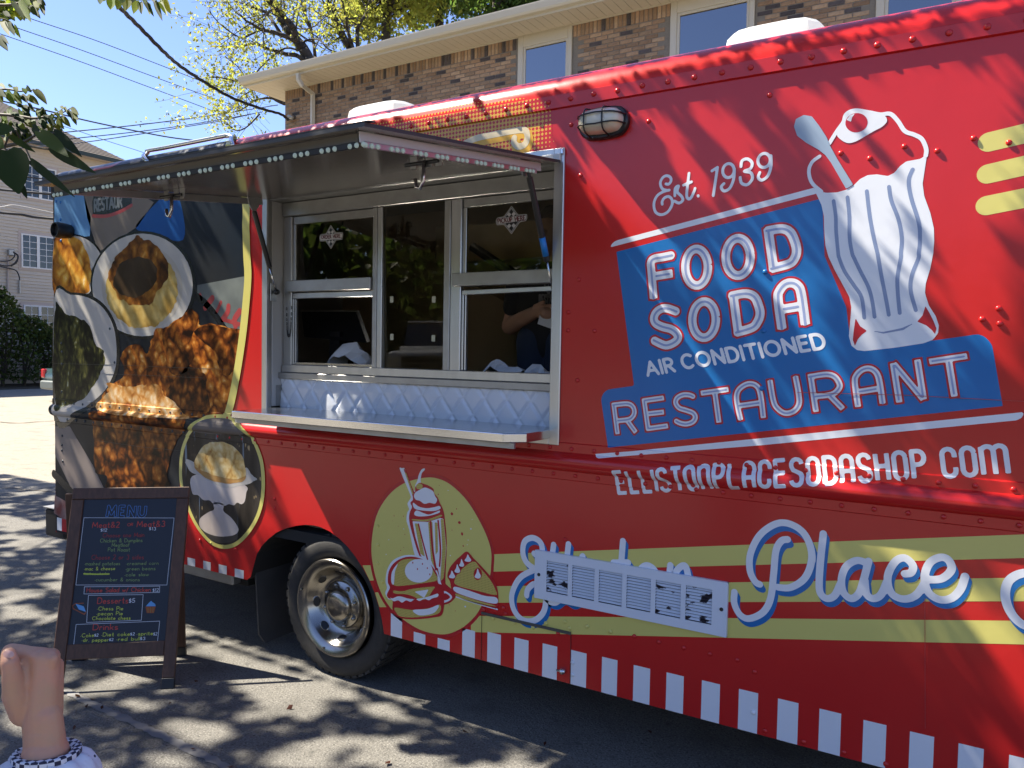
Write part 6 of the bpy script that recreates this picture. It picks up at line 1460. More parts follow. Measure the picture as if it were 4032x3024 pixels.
# ================================================================== OVERHANGING TREE AND ITS SHADE
ST_ = thing('shade_tree', 'broad-leaved tree overhanging from the left, heart-shaped leaves hanging into the top left corner', 'tree', (-10.5, -6.5, 0))
def in_poly(p, poly):
    x, y = p; c = False; n = len(poly)
    for i in range(n):
        (x0, y0), (x1, y1) = poly[i], poly[(i+1) % n]
        if (y0 > y) != (y1 > y) and x < (x1-x0)*(y-y0)/(y1-y0)+x0: c = not c
    return c
DS = reg(0, 0, 4032/2212.0)
LIT_S = [(.97, C[1, 0]([(150, 800), (1000, 600), (1300, 590), (1450, 900), (1330, 1010), (800, 900), (300, 840)])), (.97, ZG([(70, 560), (270, 500), (700, 1000), (1130, 1480), (1600, 2000), (1300, 2000), (700, 1500), (350, 1060), (100, 640)])), (.88, ZG([(740, 230), (1050, 170), (1230, 480), (1500, 900), (1700, 1250), (1450, 1250), (1200, 850), (1000, 520)])),
         (.85, ZG([(1180, 130), (1540, 90), (1950, 470), (2150, 750), (2200, 1050), (1900, 900), (1500, 450)])),
         (.96, C[2, 0]([(600, 640), (2212, 320), (2212, 1659), (1640, 1659), (1540, 1300), (1300, 950), (1000, 930), (820, 760)])), (.94, C[2, 1]([(1600, 0), (2212, 0), (2212, 900), (2080, 760), (1900, 420), (1700, 250)])),
         (.75, C[2, 0]([(920, 1400), (1100, 1300), (1350, 1659), (950, 1659)])), (.7, C[2, 1]([(960, 0), (1350, 0), (1500, 300), (1350, 560), (1100, 560), (1090, 330)])),
         (.68, C[2, 1]([(0, 0), (900, 0), (1000, 500), (1300, 760), (1100, 900), (600, 520), (200, 200)])), (.72, C[2, 1]([(650, 1130), (900, 1130), (1300, 1280), (2212, 1380), (2212, 1659), (1700, 1600), (1000, 1480)])),
         (.85, C[2, 2]([(1200, 190), (1420, 160), (2212, 700), (2212, 1000), (1900, 760), (1500, 440)])), (.55, C[2, 2]([(2000, 300), (2400, 200), (2400, 1500), (2100, 1100)])),
         (.9, C[1, 0]([(0, 660), (700, 500), (1700, 280), (2212, 150), (2212, 480), (1300, 640), (500, 780), (0, 860)])), (.9, C[2, 0]([(0, 260), (2212, -200), (2212, 80), (0, 460)])),
         (.80, ZE([(88, 60), (230, 80), (330, 330), (440, 600), (380, 640), (200, 350), (100, 200)])), (.9, ZE([(250, -60), (420, -40), (480, 160), (330, 60)])),
         (.45, ZE([(88, 640), (600, 640), (1000, 1050), (700, 1200), (400, 900), (88, 900)])), (.55, ZE([(480, 230), (1000, 700), (1400, 750), (1500, 1000), (900, 1000), (560, 600)])), (.6, ZE([(1200, 800), (1700, 1000), (1600, 1400), (1300, 1100)])),
         (.95, ZF([(470, 190), (1300, 290), (1320, 400), (500, 310)])), (.85, ZF([(560, 0), (1050, 0), (1250, 210), (600, 190)])), (.42, ZF([(90, 560), (2060, 740), (2300, 1000), (2400, 1500), (1400, 1400), (600, 1050), (90, 900)])),
         (.9, ZF([(1420, 690), (1560, 690), (1680, 960), (1500, 900), (1420, 800)])), (.85, ZF([(1560, 1270), (1900, 1560), (1400, 1650), (1380, 1400)])), (.9, ZF([(1850, 360), (2170, 390), (2160, 490), (1900, 470)]))]
LIT_G = [(.98, DS([(405, 1397), (430, 1380), (560, 1420), (700, 1468), (790, 1500), (740, 1516), (600, 1480), (470, 1440)])), (.97, C[0, 2]([(790, 1215), (920, 1210), (1060, 1235), (1000, 1325), (880, 1310), (800, 1280)])), (.98, C[0, 2]([(1050, 1340), (1400, 1350), (1515, 1400), (1420, 1500), (1300, 1535), (1130, 1480), (1000, 1400)])),
         (.97, C[1, 2]([(95, 1228), (300, 1240), (585, 1385), (330, 1350), (150, 1290)])), (.9, C[1, 2]([(0, 1440), (300, 1455), (700, 1530), (860, 1659), (0, 1659)])), (.8, C[0, 2]([(1400, 1310), (1700, 1290), (2100, 1200), (2100, 1320), (1700, 1345)])),
         (.75, C[0, 2]([(1300, 960), (1700, 1060), (2100, 1200), (1900, 1290), (1650, 1260), (1500, 1100)])), (.8, C[0, 2]([(1700, 1560), (2212, 1400), (2212, 1659), (1700, 1659)])), (.85, C[0, 2]([(920, 1560), (1300, 1590), (1250, 1659), (950, 1659)])),
         (.9, C[0, 2]([(640, 955), (1265, 955), (1150, 975), (700, 975)])), (.38, DS([(0, 1040), (480, 1080), (480, 1420), (200, 1659), (0, 1659)])), (.9, C[0, 2]([(0, 610), (220, 600), (330, 680), (0, 700)])), (.85, C[0, 2]([(490, 1160), (780, 1160), (760, 1180), (500, 1185)]))]
def to_px(p):
    d = np.asarray(p)-CAM; w = d@FW
    if w < .15: return None
    return (IMG_W/2+FPX*(d@RT)/w, IMG_H/2-FPX*(d@UP)/w)
def vnoise(seed, s):
    r = np.random.RandomState(seed); g = r.rand(260, 260)
    def f(x, y):
        x, y = x/s+90, y/s+90; i, j = int(math.floor(x)), int(math.floor(y)); a, b = x-i, y-j; a = a*a*(3-2*a); b = b*b*(3-2*b)
        return (g[i % 260, j % 260]*(1-a)+g[(i+1) % 260, j % 260]*a)*(1-b)+(g[i % 260, (j+1) % 260]*(1-a)+g[(i+1) % 260, (j+1) % 260]*a)*b
    return f
n1, n2, n3, n4 = vnoise(1, .30), vnoise(2, .13), vnoise(3, .055), vnoise(6, .75)
SX, SY, SZ = SUN_TRAVEL
kx, ky = SX/-SZ, SY/-SZ
rs = random.Random(17); cents = []
GAPS = set()
def add_leaf(gx, gy, lo=4.6, hi=8.0, out=None):
    if (int(gx//.08), int(gy//.08)) in GAPS: return
    for k in range(9):
        h = rs.uniform(lo, hi) if k < 4 else rs.uniform(hi, hi+2.5); t = h/-SZ
        c = np.array([gx-SX*t+rs.uniform(-.01, .01), gy-SY*t+rs.uniform(-.006, .006), h]); p = to_px(c)
        if p is None or not (-110 < p[0] < IMG_W+110 and -160 < p[1] < IMG_H): (cents if out is None else out).append(c); return
for rg_, pts_, d_ in ((reg(0, 0, 700/2212.0), [(x, y) for x in range(-40, 620, 24) for y in range(-60, 660, 24) if x+y*.55 < 560], 4.7), (reg(0, 0, 700/2212.0), [(x, y) for x in range(1220, 2150, 24) for y in range(-60, 230, 24)], 5.0),
                      (reg(0, 0, 700/2212.0), [(x, y) for x in range(-60, 1000, 22) for y in range(1030, 1680, 22) if y > 1000+x*.28], 3.7)):
    for p_ in rg_(pts_):
        c_ = at_depth(p_, d_); a_, b_ = c_[0]+kx*c_[2], c_[1]+ky*c_[2]
        for i_ in (-1, 0, 1):
            for j_ in (-1, 0, 1): GAPS.add((int(a_//.08)+i_, int(b_//.08)+j_))
gx = -13.0
while gx < 3.6:                                   # dapple on the ground
    gy = -2.7
    while gy < (2.3 if gx < -5.9 else -.01):
        px = to_px((gx, gy, 0)); lit = .08 if gy < 0 else .40
        if px:
            for pr_, poly_ in LIT_G:
                if in_poly(px, poly_): lit = max(lit, pr_)
        v = .24*n4(gx, gy)+.48*n1(gx, gy)+.21*n2(gx, gy)+.07*n3(gx, gy); v = .5+(v-.5)*1.55
        if v > lit*.96+.02: add_leaf(gx, gy)
        gy += .047
    gx += .047
n5, n6 = vnoise(12, .085), vnoise(13, .20); scents = []
gx = XL-.1
while gx < 3.0:                                   # streaks along the truck side
    gy = .06
    while gy < .66:
        z = gy/ky; u = gx-kx*z
        if XL-.1 < u < .7:
            px = to_px((u, 0, z)); lit = .10
            if px:
                for pr_, poly_ in LIT_S:
                    if in_poly(px, poly_): lit = max(lit, pr_)
            v = .62*n5(gx, gy)+.38*n6(gx, gy); v = .5+(v-.5)*1.7
            if v > lit*.98+.01: add_leaf(gx, gy, 3.7, 5.4, scents)
        gy += .022
    gx += .028
leafcloud('crown', np.array(scents), .060, .045, leaf_mat('small_canopy_leaf', (.05, .08, .02), (.10, .14, .02), .3, .5, .25), ST_, 33, normal=np.array([-SX, -SY, -SZ]))  # unseen leaves added along sun rays to shape the streaks on the side
M_lfc = leaf_mat('canopy_leaf', (.05, .08, .02), (.10, .14, .02), .3, .5, .25)
leafcloud('crown', np.array(cents), .105, .085, M_lfc, ST_, 31, normal=np.array([-SX, -SY, -SZ]))  # out-of-view leaves added along sun rays to shape the ground dapple
m = MB().tube([(-10.5, -6.5, -.05), (-10.45, -6.4, .5), (-10.2, -6.2, 2.2), (-9.6, -5.6, 4.0), (-8.6, -4.9, 5.6), (-7.2, -4.2, 6.8)], 0, 12, True, [.30, .22, .19, .16, .12, .07])
nr = np.random.RandomState(2); ca = np.array(cents)
for k in range(46):
    b = ca[nr.randint(len(ca))]; a = np.array([-8.9+nr.rand()*1.5, -5.1+nr.rand()*.7, 5.2+nr.rand()*1.3]); mid = (a+b)/2+nr.randn(3)*.25
    pp = [to_px(q) for q in (a*.25+b*.75, b, mid)]
    if any(q and -80 < q[0] < IMG_W+80 and -80 < q[1] < IMG_H for q in pp): continue
    m2 = MB().tube(catmull([a, mid, b], False, 4), 0, 5, False, list(np.linspace(.045, .006, 9))); m.add(m2.v, m2.f)
m.build('trunk', M_bark, ST_, smooth=True)
# hanging leaves one can tell apart: heart-shaped blades with a folded midrib and a drawn-out tip
def heart_mesh(k):
    r = random.Random(k); out = [(0, .0), (.20, -.05), (.38, .02), (.49, .18), (.50, .36), (.42, .56), (.27, .76), (.12, .91), (.03, 1.0)]
    m = MB(); mid = [(0, y) for y in (0, .02, .10, .25, .40, .58, .77, .91, 1.0)]
    cup = .10+.10*r.random(); curl = .16*r.random(); tw = r.uniform(-.12, .12)
    def P3(x, y): return (x, -(cup*abs(x)*(1.0+.6*math.sin(y*9+k)*.3))-curl*y*y+tw*x*y+.0, y)
    L_ = [P3(-x, y) for x, y in out]; M_i = [P3(x, y) for x, y in mid]; R_ = [P3(x, y) for x, y in out]
    m.v = L_+M_i+R_; n = len(out)
    for i in range(n-1): m.f += [(i, n+i, n+i+1, i+1), (n+i, 2*n+i, 2*n+i+1, n+i+1)]
    q = mesh('leaf', m.v, m.f); q.polygons.foreach_set('use_smooth', [True]*len(q.polygons))
    return q
HM = [heart_mesh(k) for k in range(6)]
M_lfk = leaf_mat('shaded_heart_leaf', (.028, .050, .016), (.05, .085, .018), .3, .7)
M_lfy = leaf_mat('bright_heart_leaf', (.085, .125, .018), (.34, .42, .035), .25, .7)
HV = {}
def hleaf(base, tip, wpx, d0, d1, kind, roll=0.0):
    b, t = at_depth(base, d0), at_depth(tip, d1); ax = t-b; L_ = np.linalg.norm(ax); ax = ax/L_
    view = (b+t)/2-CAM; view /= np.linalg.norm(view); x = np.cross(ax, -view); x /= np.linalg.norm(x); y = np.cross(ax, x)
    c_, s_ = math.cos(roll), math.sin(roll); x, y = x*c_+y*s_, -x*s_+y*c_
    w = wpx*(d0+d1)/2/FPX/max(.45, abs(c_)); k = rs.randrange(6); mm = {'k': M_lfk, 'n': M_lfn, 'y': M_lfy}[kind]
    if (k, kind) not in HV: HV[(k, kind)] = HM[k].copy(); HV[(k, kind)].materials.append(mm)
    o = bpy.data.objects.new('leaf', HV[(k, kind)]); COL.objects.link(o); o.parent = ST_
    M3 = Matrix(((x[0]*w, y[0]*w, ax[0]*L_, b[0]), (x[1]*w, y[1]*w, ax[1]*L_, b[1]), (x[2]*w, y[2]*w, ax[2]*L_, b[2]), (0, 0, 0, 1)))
    o.matrix_parent_inverse = Matrix.Translation(-Vector(root_loc(ST_))); o.matrix_basis = M3
TZ5 = reg(0, 0, 700/2212.0); LF = reg(0, 350, 640/2212.0)
def HL(rg, base, tip, w, d0, d1, kind, roll=0.0):
    b, t = rg([base, tip]); hleaf(b, t, w*(rg([(1, 0)])[0][0]-rg([(0, 0)])[0][0]), d0, d1, kind, roll)
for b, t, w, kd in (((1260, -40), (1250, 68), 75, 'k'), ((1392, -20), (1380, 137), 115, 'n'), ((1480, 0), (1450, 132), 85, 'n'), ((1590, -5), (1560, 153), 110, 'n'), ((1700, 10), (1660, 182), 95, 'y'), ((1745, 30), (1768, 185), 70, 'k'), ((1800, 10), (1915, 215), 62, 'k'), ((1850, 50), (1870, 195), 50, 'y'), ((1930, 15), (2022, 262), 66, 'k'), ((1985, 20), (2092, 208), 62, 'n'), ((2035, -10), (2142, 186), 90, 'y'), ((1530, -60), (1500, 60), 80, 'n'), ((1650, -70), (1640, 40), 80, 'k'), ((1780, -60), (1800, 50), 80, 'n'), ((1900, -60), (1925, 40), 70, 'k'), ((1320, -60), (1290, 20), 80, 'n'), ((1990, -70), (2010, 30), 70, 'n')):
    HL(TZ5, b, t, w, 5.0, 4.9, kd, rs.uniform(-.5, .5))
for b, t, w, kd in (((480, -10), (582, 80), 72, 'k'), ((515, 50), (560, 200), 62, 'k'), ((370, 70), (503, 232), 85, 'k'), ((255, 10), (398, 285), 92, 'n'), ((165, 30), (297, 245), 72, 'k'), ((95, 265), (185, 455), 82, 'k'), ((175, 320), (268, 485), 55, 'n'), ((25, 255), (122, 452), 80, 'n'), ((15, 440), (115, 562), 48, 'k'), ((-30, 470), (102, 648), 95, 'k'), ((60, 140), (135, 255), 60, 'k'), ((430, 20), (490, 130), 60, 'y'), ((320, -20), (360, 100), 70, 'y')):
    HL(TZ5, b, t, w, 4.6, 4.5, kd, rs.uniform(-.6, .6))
for i in range(75):
    x, y = rs.uniform(-40, 480), rs.uniform(-60, 190)
    if x+y*1.3 > 520: continue
    HL(TZ5, (x, y), (x+rs.uniform(-30, 90), y+rs.uniform(70, 140)), rs.uniform(50, 90), 5+rs.random(), 5+rs.random(), rs.choice('kyynyn'), rs.uniform(-.8, .8))
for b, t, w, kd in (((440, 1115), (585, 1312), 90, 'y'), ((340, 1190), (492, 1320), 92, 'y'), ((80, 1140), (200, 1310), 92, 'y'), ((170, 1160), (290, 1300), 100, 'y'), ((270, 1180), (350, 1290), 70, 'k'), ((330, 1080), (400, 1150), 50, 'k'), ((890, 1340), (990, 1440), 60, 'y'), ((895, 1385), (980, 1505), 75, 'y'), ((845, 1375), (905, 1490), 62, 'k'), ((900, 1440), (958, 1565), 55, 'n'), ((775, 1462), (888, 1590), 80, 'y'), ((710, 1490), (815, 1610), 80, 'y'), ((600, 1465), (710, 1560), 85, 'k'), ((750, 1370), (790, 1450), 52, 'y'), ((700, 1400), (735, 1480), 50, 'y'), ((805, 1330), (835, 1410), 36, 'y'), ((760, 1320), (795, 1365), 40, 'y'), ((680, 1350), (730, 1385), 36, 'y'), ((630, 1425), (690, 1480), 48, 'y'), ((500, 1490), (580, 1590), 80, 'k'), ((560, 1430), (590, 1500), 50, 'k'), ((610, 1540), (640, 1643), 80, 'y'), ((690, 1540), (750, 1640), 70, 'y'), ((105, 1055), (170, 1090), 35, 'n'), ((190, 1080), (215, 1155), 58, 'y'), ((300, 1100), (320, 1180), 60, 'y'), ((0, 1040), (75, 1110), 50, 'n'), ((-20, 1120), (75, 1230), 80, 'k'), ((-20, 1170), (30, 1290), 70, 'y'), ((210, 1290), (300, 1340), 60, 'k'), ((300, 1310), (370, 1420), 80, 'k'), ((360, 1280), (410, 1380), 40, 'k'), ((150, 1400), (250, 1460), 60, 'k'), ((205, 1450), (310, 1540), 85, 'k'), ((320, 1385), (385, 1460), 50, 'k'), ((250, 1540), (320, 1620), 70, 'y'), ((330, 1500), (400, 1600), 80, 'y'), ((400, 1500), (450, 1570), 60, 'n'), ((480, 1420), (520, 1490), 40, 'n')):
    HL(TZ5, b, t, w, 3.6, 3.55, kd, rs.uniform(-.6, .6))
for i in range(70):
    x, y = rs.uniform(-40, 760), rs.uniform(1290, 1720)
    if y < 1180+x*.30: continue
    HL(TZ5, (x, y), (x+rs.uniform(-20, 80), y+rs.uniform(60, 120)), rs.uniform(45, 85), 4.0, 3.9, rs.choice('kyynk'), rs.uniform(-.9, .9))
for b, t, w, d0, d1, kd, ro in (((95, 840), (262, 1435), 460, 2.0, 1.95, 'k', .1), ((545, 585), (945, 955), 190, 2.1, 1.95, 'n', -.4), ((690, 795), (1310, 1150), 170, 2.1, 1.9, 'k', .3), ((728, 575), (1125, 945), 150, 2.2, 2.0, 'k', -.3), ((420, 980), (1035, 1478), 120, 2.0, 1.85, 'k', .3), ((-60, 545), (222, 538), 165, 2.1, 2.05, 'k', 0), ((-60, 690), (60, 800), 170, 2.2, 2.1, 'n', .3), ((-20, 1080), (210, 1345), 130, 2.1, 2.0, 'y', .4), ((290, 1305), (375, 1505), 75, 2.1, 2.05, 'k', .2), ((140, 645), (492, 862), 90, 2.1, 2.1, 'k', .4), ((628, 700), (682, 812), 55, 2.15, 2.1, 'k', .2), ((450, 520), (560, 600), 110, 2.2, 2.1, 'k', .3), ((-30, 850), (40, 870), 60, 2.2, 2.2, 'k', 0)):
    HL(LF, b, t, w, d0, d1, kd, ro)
M_twig = mat('green_twig', (.065, .05, .03), .7)
def twig(rg, pts, d0, d1, r0, r1):
    q = catmull(rg(pts), False, 5); k = len(q); P3 = [at_depth(p, d0+(d1-d0)*i/(k-1)) for i, p in enumerate(q)]
    MB().tube(P3, 0, 6, True, [r0+(r1-r0)*i/(k-1) for i in range(k)]).build('twig', M_twig, ST_, smooth=True)
twig(LF, [(-160, 860), (0, 800), (140, 765), (280, 735), (380, 690), (470, 640), (560, 600), (650, 600), (735, 600)], 2.3, 2.15, .006, .002); twig(LF, [(280, 735), (450, 785), (600, 815), (700, 830)], 2.2, 2.1, .004, .0016)
twig(LF, [(215, 565), (260, 650), (275, 740)], 2.1, 2.2, .002, .003); twig(LF, [(20, 780), (90, 830), (120, 860)], 2.2, 2.05, .003, .002); twig(LF, [(130, 640), (90, 720), (60, 790)], 2.2, 2.2, .002, .003); twig(LF, [(430, 985), (330, 760)], 2.0, 2.15, .0015, .003)
twig(TZ5, [(-120, 1120), (90, 1110), (250, 1135), (400, 1120), (450, 1115)], 3.7, 3.6, .006, .0018); twig(TZ5, [(-100, 1420), (200, 1440), (420, 1470), (620, 1440), (780, 1400), (890, 1340)], 3.8, 3.6, .008, .002); twig(TZ5, [(620, 1440), (720, 1395), (800, 1335)], 3.7, 3.6, .003, .0014)
twig(TZ5, [(-100, 60), (120, 60), (300, 20), (480, -30)], 4.7, 4.6, .009, .004); twig(TZ5, [(1200, -80), (1500, -20), (1800, 0), (2040, -15)], 5.0, 5.0, .005, .002); twig(TZ5, [(-60, 230), (60, 240), (150, 290)], 4.6, 4.6, .005, .002)
# trees on the other side of the lot, behind the viewer: what the glass and paint mirror
nr = np.random.RandomState(9); cl = []
for k in range(11):
    c = np.array([-42+k*6.6+nr.randn(), -30+nr.randn()*2.5, 0]); H = nr.uniform(5, 8.0)
    for j in range(26):
        e = c+np.array([nr.randn()*2.3, nr.randn()*1.8, nr.uniform(.12, 1)*H]); cl.append(e+nr.randn(40, 3)*.85)
tl = leafcloud('treeline', np.vstack(cl), .75, .5, M_lfb, None, 9)
tl['label'] = 'far row of trees'
cl = []
for k in range(16):
    c = np.array([-35.5+nr.randn()*.8, -62+k*4.0+nr.randn(), 0]); H = nr.uniform(8, 12.5)
    for j in range(30): cl.append(c+np.array([nr.randn()*1.6, nr.randn()*1.9, nr.uniform(.05, 1)*H])+nr.randn(46, 3)*.8)
leafcloud('treeline', np.vstack(cl), .8, .55, M_lfb, None, 10)

# ================================================================== MENU BOARD
th, ph = math.radians(41), math.radians(19)
f0 = on_z((683, 2712)); wd = np.array([math.cos(th), math.sin(th), 0]); bd = np.array([-math.sin(th), math.cos(th), 0])
lv = bd*math.sin(ph)+np.array([0, 0, math.cos(ph)]); nv = np.cross(wd, lv)      # nv points toward the viewer
if nv @ (CAM-f0) < 0: nv = -nv
BWd, BHt = .600, 1.050; bo = f0-wd*BWd
M_wood = mat('stained_wood', (.085, .038, .020), .55, var=[(5, .8, (.125, .058, .030), 6, (6, 6, .6)), (26, .6, (.045, .020, .011), 5, (3, 3, .25))], bump=[(60, .25, .003)])
M_chalk = mat('chalkboard', (.009, .012, .020), .45, var=(4, .5, (.014, .018, .028), 6))
M_cap = mat('leg_cap', (.015, .015, .016), .5)
MBD = thing('menu_board', 'wooden A-frame chalkboard menu standing by the rear of the truck', 'menu board', tuple((bo+f0)/2))
def bp(a, b, t=0.0): return bo+wd*a+lv*b+nv*t
def bbar(name, a0, b0, a1, b1, t0, t1, m_, bev=.003):
    c = (bp(a0, b0, t0)+bp(a1, b1, t1))/2
    return MB().obox(c, wd*(a1-a0)/2, lv*(b1-b0)/2, nv*(t1-t0)/2).build(name, m_, MBD, bev=bev)
sw = .062
bbar('stile', 0, .055, sw, BHt-sw-.001, -.022, .0, M_wood); bbar('stile', BWd-sw, .055, BWd, BHt-sw-.001, -.022, .0, M_wood)
bbar('rail', 0, BHt-sw, BWd, BHt, -.0225, .0005, M_wood); bbar('rail', sw+.001, .165, BWd-sw-.001, .165+.075, -.022, -.001, M_wood)
bbar('leg_cap', -.002, 0, sw+.002, .054, -.024, .002, M_cap); bbar('leg_cap', BWd-sw-.002, 0, BWd+.002, .054, -.024, .002, M_cap)
bbar('chalkboard', sw, .24, BWd-sw, BHt-sw, -.018, -.008, M_chalk, 0)
# rear frame
tb = bp(0, BHt-.03, -.045); rb = on_z((732, 2580)); 
rf0 = rb-wd*(BWd); hinge = bp(0, BHt-.02, -.03)
lr = (hinge-rf0); lr = lr-wd*(lr@wd); lenr = np.linalg.norm(lr); lr /= lenr; nr_ = np.cross(wd, lr)
for k, a in enumerate((0.0, BWd-sw)):
    c = rf0+wd*(a+sw/2)+lr*(lenr*.5+.025)
    MB().obox(c, wd*sw/2, lr*(lenr*.5-.03), nr_*.011).build('back_leg', M_wood, MBD, bev=.003); MB().obox(rf0+wd*(a+sw/2)+lr*.028, wd*(sw/2+.002), lr*.027, nr_*.013).build('leg_cap', M_cap, MBD)
c = rf0+wd*BWd/2+lr*(lenr*.22); MB().obox(c, wd*(BWd/2-sw), lr*.03, nr_*.009).build('back_rail', M_wood, MBD)
MB().obox(rf0+wd*BWd/2+lr*(lenr*.60), wd*(BWd/2-sw), lr*(lenr*.30), nr_*.004).build('back_panel', M_chalk, MBD)
# chalk writing
ZM = reg(200, 1900, 580/657.0)
def onb(p, t=-.008):
    d = ray(*p); q = bo+nv*t; s = ((q-CAM)@nv)/(d@nv); P3 = CAM+d*s-bo; return np.array([P3@wd, P3@lv])
CH = {'blue': mat('chalk_blue', (.10, .26, .60), .8), 'red': mat('chalk_red', (.52, .065, .045), .8), 'white': mat('chalk_white', (.60, .62, .66), .8), 'yel': mat('chalk_yellow', (.50, .56, .07), .8), 'dim': mat('chalk_dim_green', (.20, .28, .09), .8), 'dred': mat('chalk_dim_red', (.30, .035, .032), .8), 'brown': mat('chalk_brown', (.33, .09, .03), .8), 'lb': mat('chalk_pale_blue', (.14, .36, .66), .8)}
bsurf = lambda a, b, off: tuple(bp(a, b, -.008+off))
CHK = None
def chalk(sd, c, layer=1, cell=.0016): return decal('chalk_writing', sd, CH[c], MBD, layer, cell, bsurf)
def ctext(txt, p0, p1, cap, c, r=.0011, gap=.22, jit=.02):
    r = r*1.25
    a, b = onb(ZM([p0])[0]), onb(ZM([p1])[0]); u = onb(ZM([(p0[0], p0[1]-cap)])[0])-a; u = np.array([0, np.linalg.norm(u)])
    chalk(sd_union(*line_of(txt, a, b-a, u, r, gap, F, False, False, jit)), c)
def cbox(pts, r=.0012): 
    q = np.array([onb(p) for p in ZM(pts)]); q = np.vstack([q, q[:1]]); chalk(sd_stroke(q, r), 'white')
# MENU heading drawn as hollow slab letters
a, b = onb(ZM([(250, 152)])[0]), onb(ZM([(420, 152)])[0]); u = np.array([0, .057])
fs = line_of('MENU', a, b-a, u, .0060, .38, F, False, True)
core_ = sd_union(*fs)
def hollow(U, Z): d_ = core_(U, Z); return np.abs(d_)-.0010
hollow.bb = (core_.bb[0]-.003, core_.bb[1]+.003); chalk(hollow, 'blue', 1, .0013)
cbox([(148, 157), (550, 158), (518, 457), (112, 457)]); cbox([(150, 465), (486, 462), (485, 490), (148, 497)]); cbox([(168, 503), (412, 500), (404, 614), (160, 624)]); cbox([(113, 633), (486, 618), (476, 710), (102, 726)])
ctext('Meat&2', (185, 202), (305, 200), 24, 'red', .0014); ctext('OR', (342, 194), (366, 193), 12, 'red', .001); ctext('Meat&3', (384, 198), (508, 196), 25, 'red', .0014); ctext('$12', (222, 219), (250, 218), 13, 'white', .001); ctext('$13', (438, 212), (468, 213), 13, 'white', .001)
ctext('Choose one Main', (232, 244), (416, 242), 18, 'dred'); ctext('Chicken & Dumplins', (220, 267), (408, 265), 16, 'dim'); ctext('Meatloaf', (272, 286), (350, 285), 15, 'dim'); ctext('Pot Roast', (255, 307), (352, 307), 16, 'dim')
ctext('Choose 2 or 3 sides', (182, 343), (414, 342), 20, 'dred'); ctext('*mashed potatoes', (150, 369), (308, 368), 15, 'dim', .0010); ctext('*creamed corn', (335, 368), (480, 366), 15, 'dim', .0010); ctext('*mac & cheese', (148, 392), (286, 390), 15, 'yel', .0010); ctext('*green beans', (332, 392), (466, 390), 15, 'dim', .0011)
ctext('tater tots', (148, 412), (258, 411), 12, 'dim', .0009); ctext('*cole slaw', (328, 418), (436, 416), 14, 'dim', .0011); ctext('*cucumber & onions', (195, 440), (396, 440), 15, 'dim', .0010)
chalk(sd_stroke([onb(p) for p in ZM([(148, 407), (200, 409), (260, 408)])], .0036), 'yel', 2)
ctext('House Salad w/ Chicken', (160, 489), (445, 487), 19, 'red', .0013, .2); ctext('$12', (454, 487), (480, 486), 14, 'white', .0011)
ctext('Desserts', (208, 540), (344, 538), 26, 'red', .0015); ctext('$5', (348, 536), (374, 535), 18, 'white', .0013); ctext('*Chess Pie', (206, 570), (322, 569), 16, 'yel'); ctext('*pecan Pie', (204, 592), (320, 591), 16, 'yel'); ctext('Chocolate chess', (185, 613), (355, 611), 15, 'yel')
ctext('Drinks', (188, 657), (298, 655), 25, 'red', .0015); ctext('*Coke', (132, 690), (192, 688), 16, 'yel'); ctext('$2', (194, 687), (211, 686), 12, 'white', .001); ctext('*Diet coke', (225, 686), (352, 683), 16, 'yel'); ctext('$2', (354, 682), (373, 681), 12, 'white', .001); ctext('*sprite', (383, 682), (455, 680), 16, 'yel'); ctext('$2', (457, 682), (474, 681), 13, 'white', .001)
ctext('*dr. pepper', (138, 710), (258, 708), 15, 'yel'); ctext('$2', (260, 707), (278, 706), 11, 'white', .001); ctext('*red bull', (293, 706), (396, 703), 15, 'yel'); ctext('$3', (398, 703), (420, 702), 13, 'white', .001)
def cpoly(pts, c, layer=1): chalk(sd_poly([onb(p) for p in ZM(pts)]), c, layer)
cpoly([(110, 540), (147, 552), (157, 577), (125, 566)], 'lb'); chalk(sd_stroke([onb(p) for p in ZM([(157, 577), (150, 588), (100, 562), (97, 550), (110, 540), (146, 538)])], .0022), 'brown', 2)
cpoly([(422, 553), (468, 553), (460, 582), (428, 582)], 'brown'); cpoly([(424, 552), (436, 538), (448, 527), (452, 532), (466, 542), (468, 552)], 'lb', 2)
for x in (434, 445, 456): chalk(sd_stroke([onb(p) for p in ZM([(x, 556), (x, 580)])], .0009), 'dim', 3)

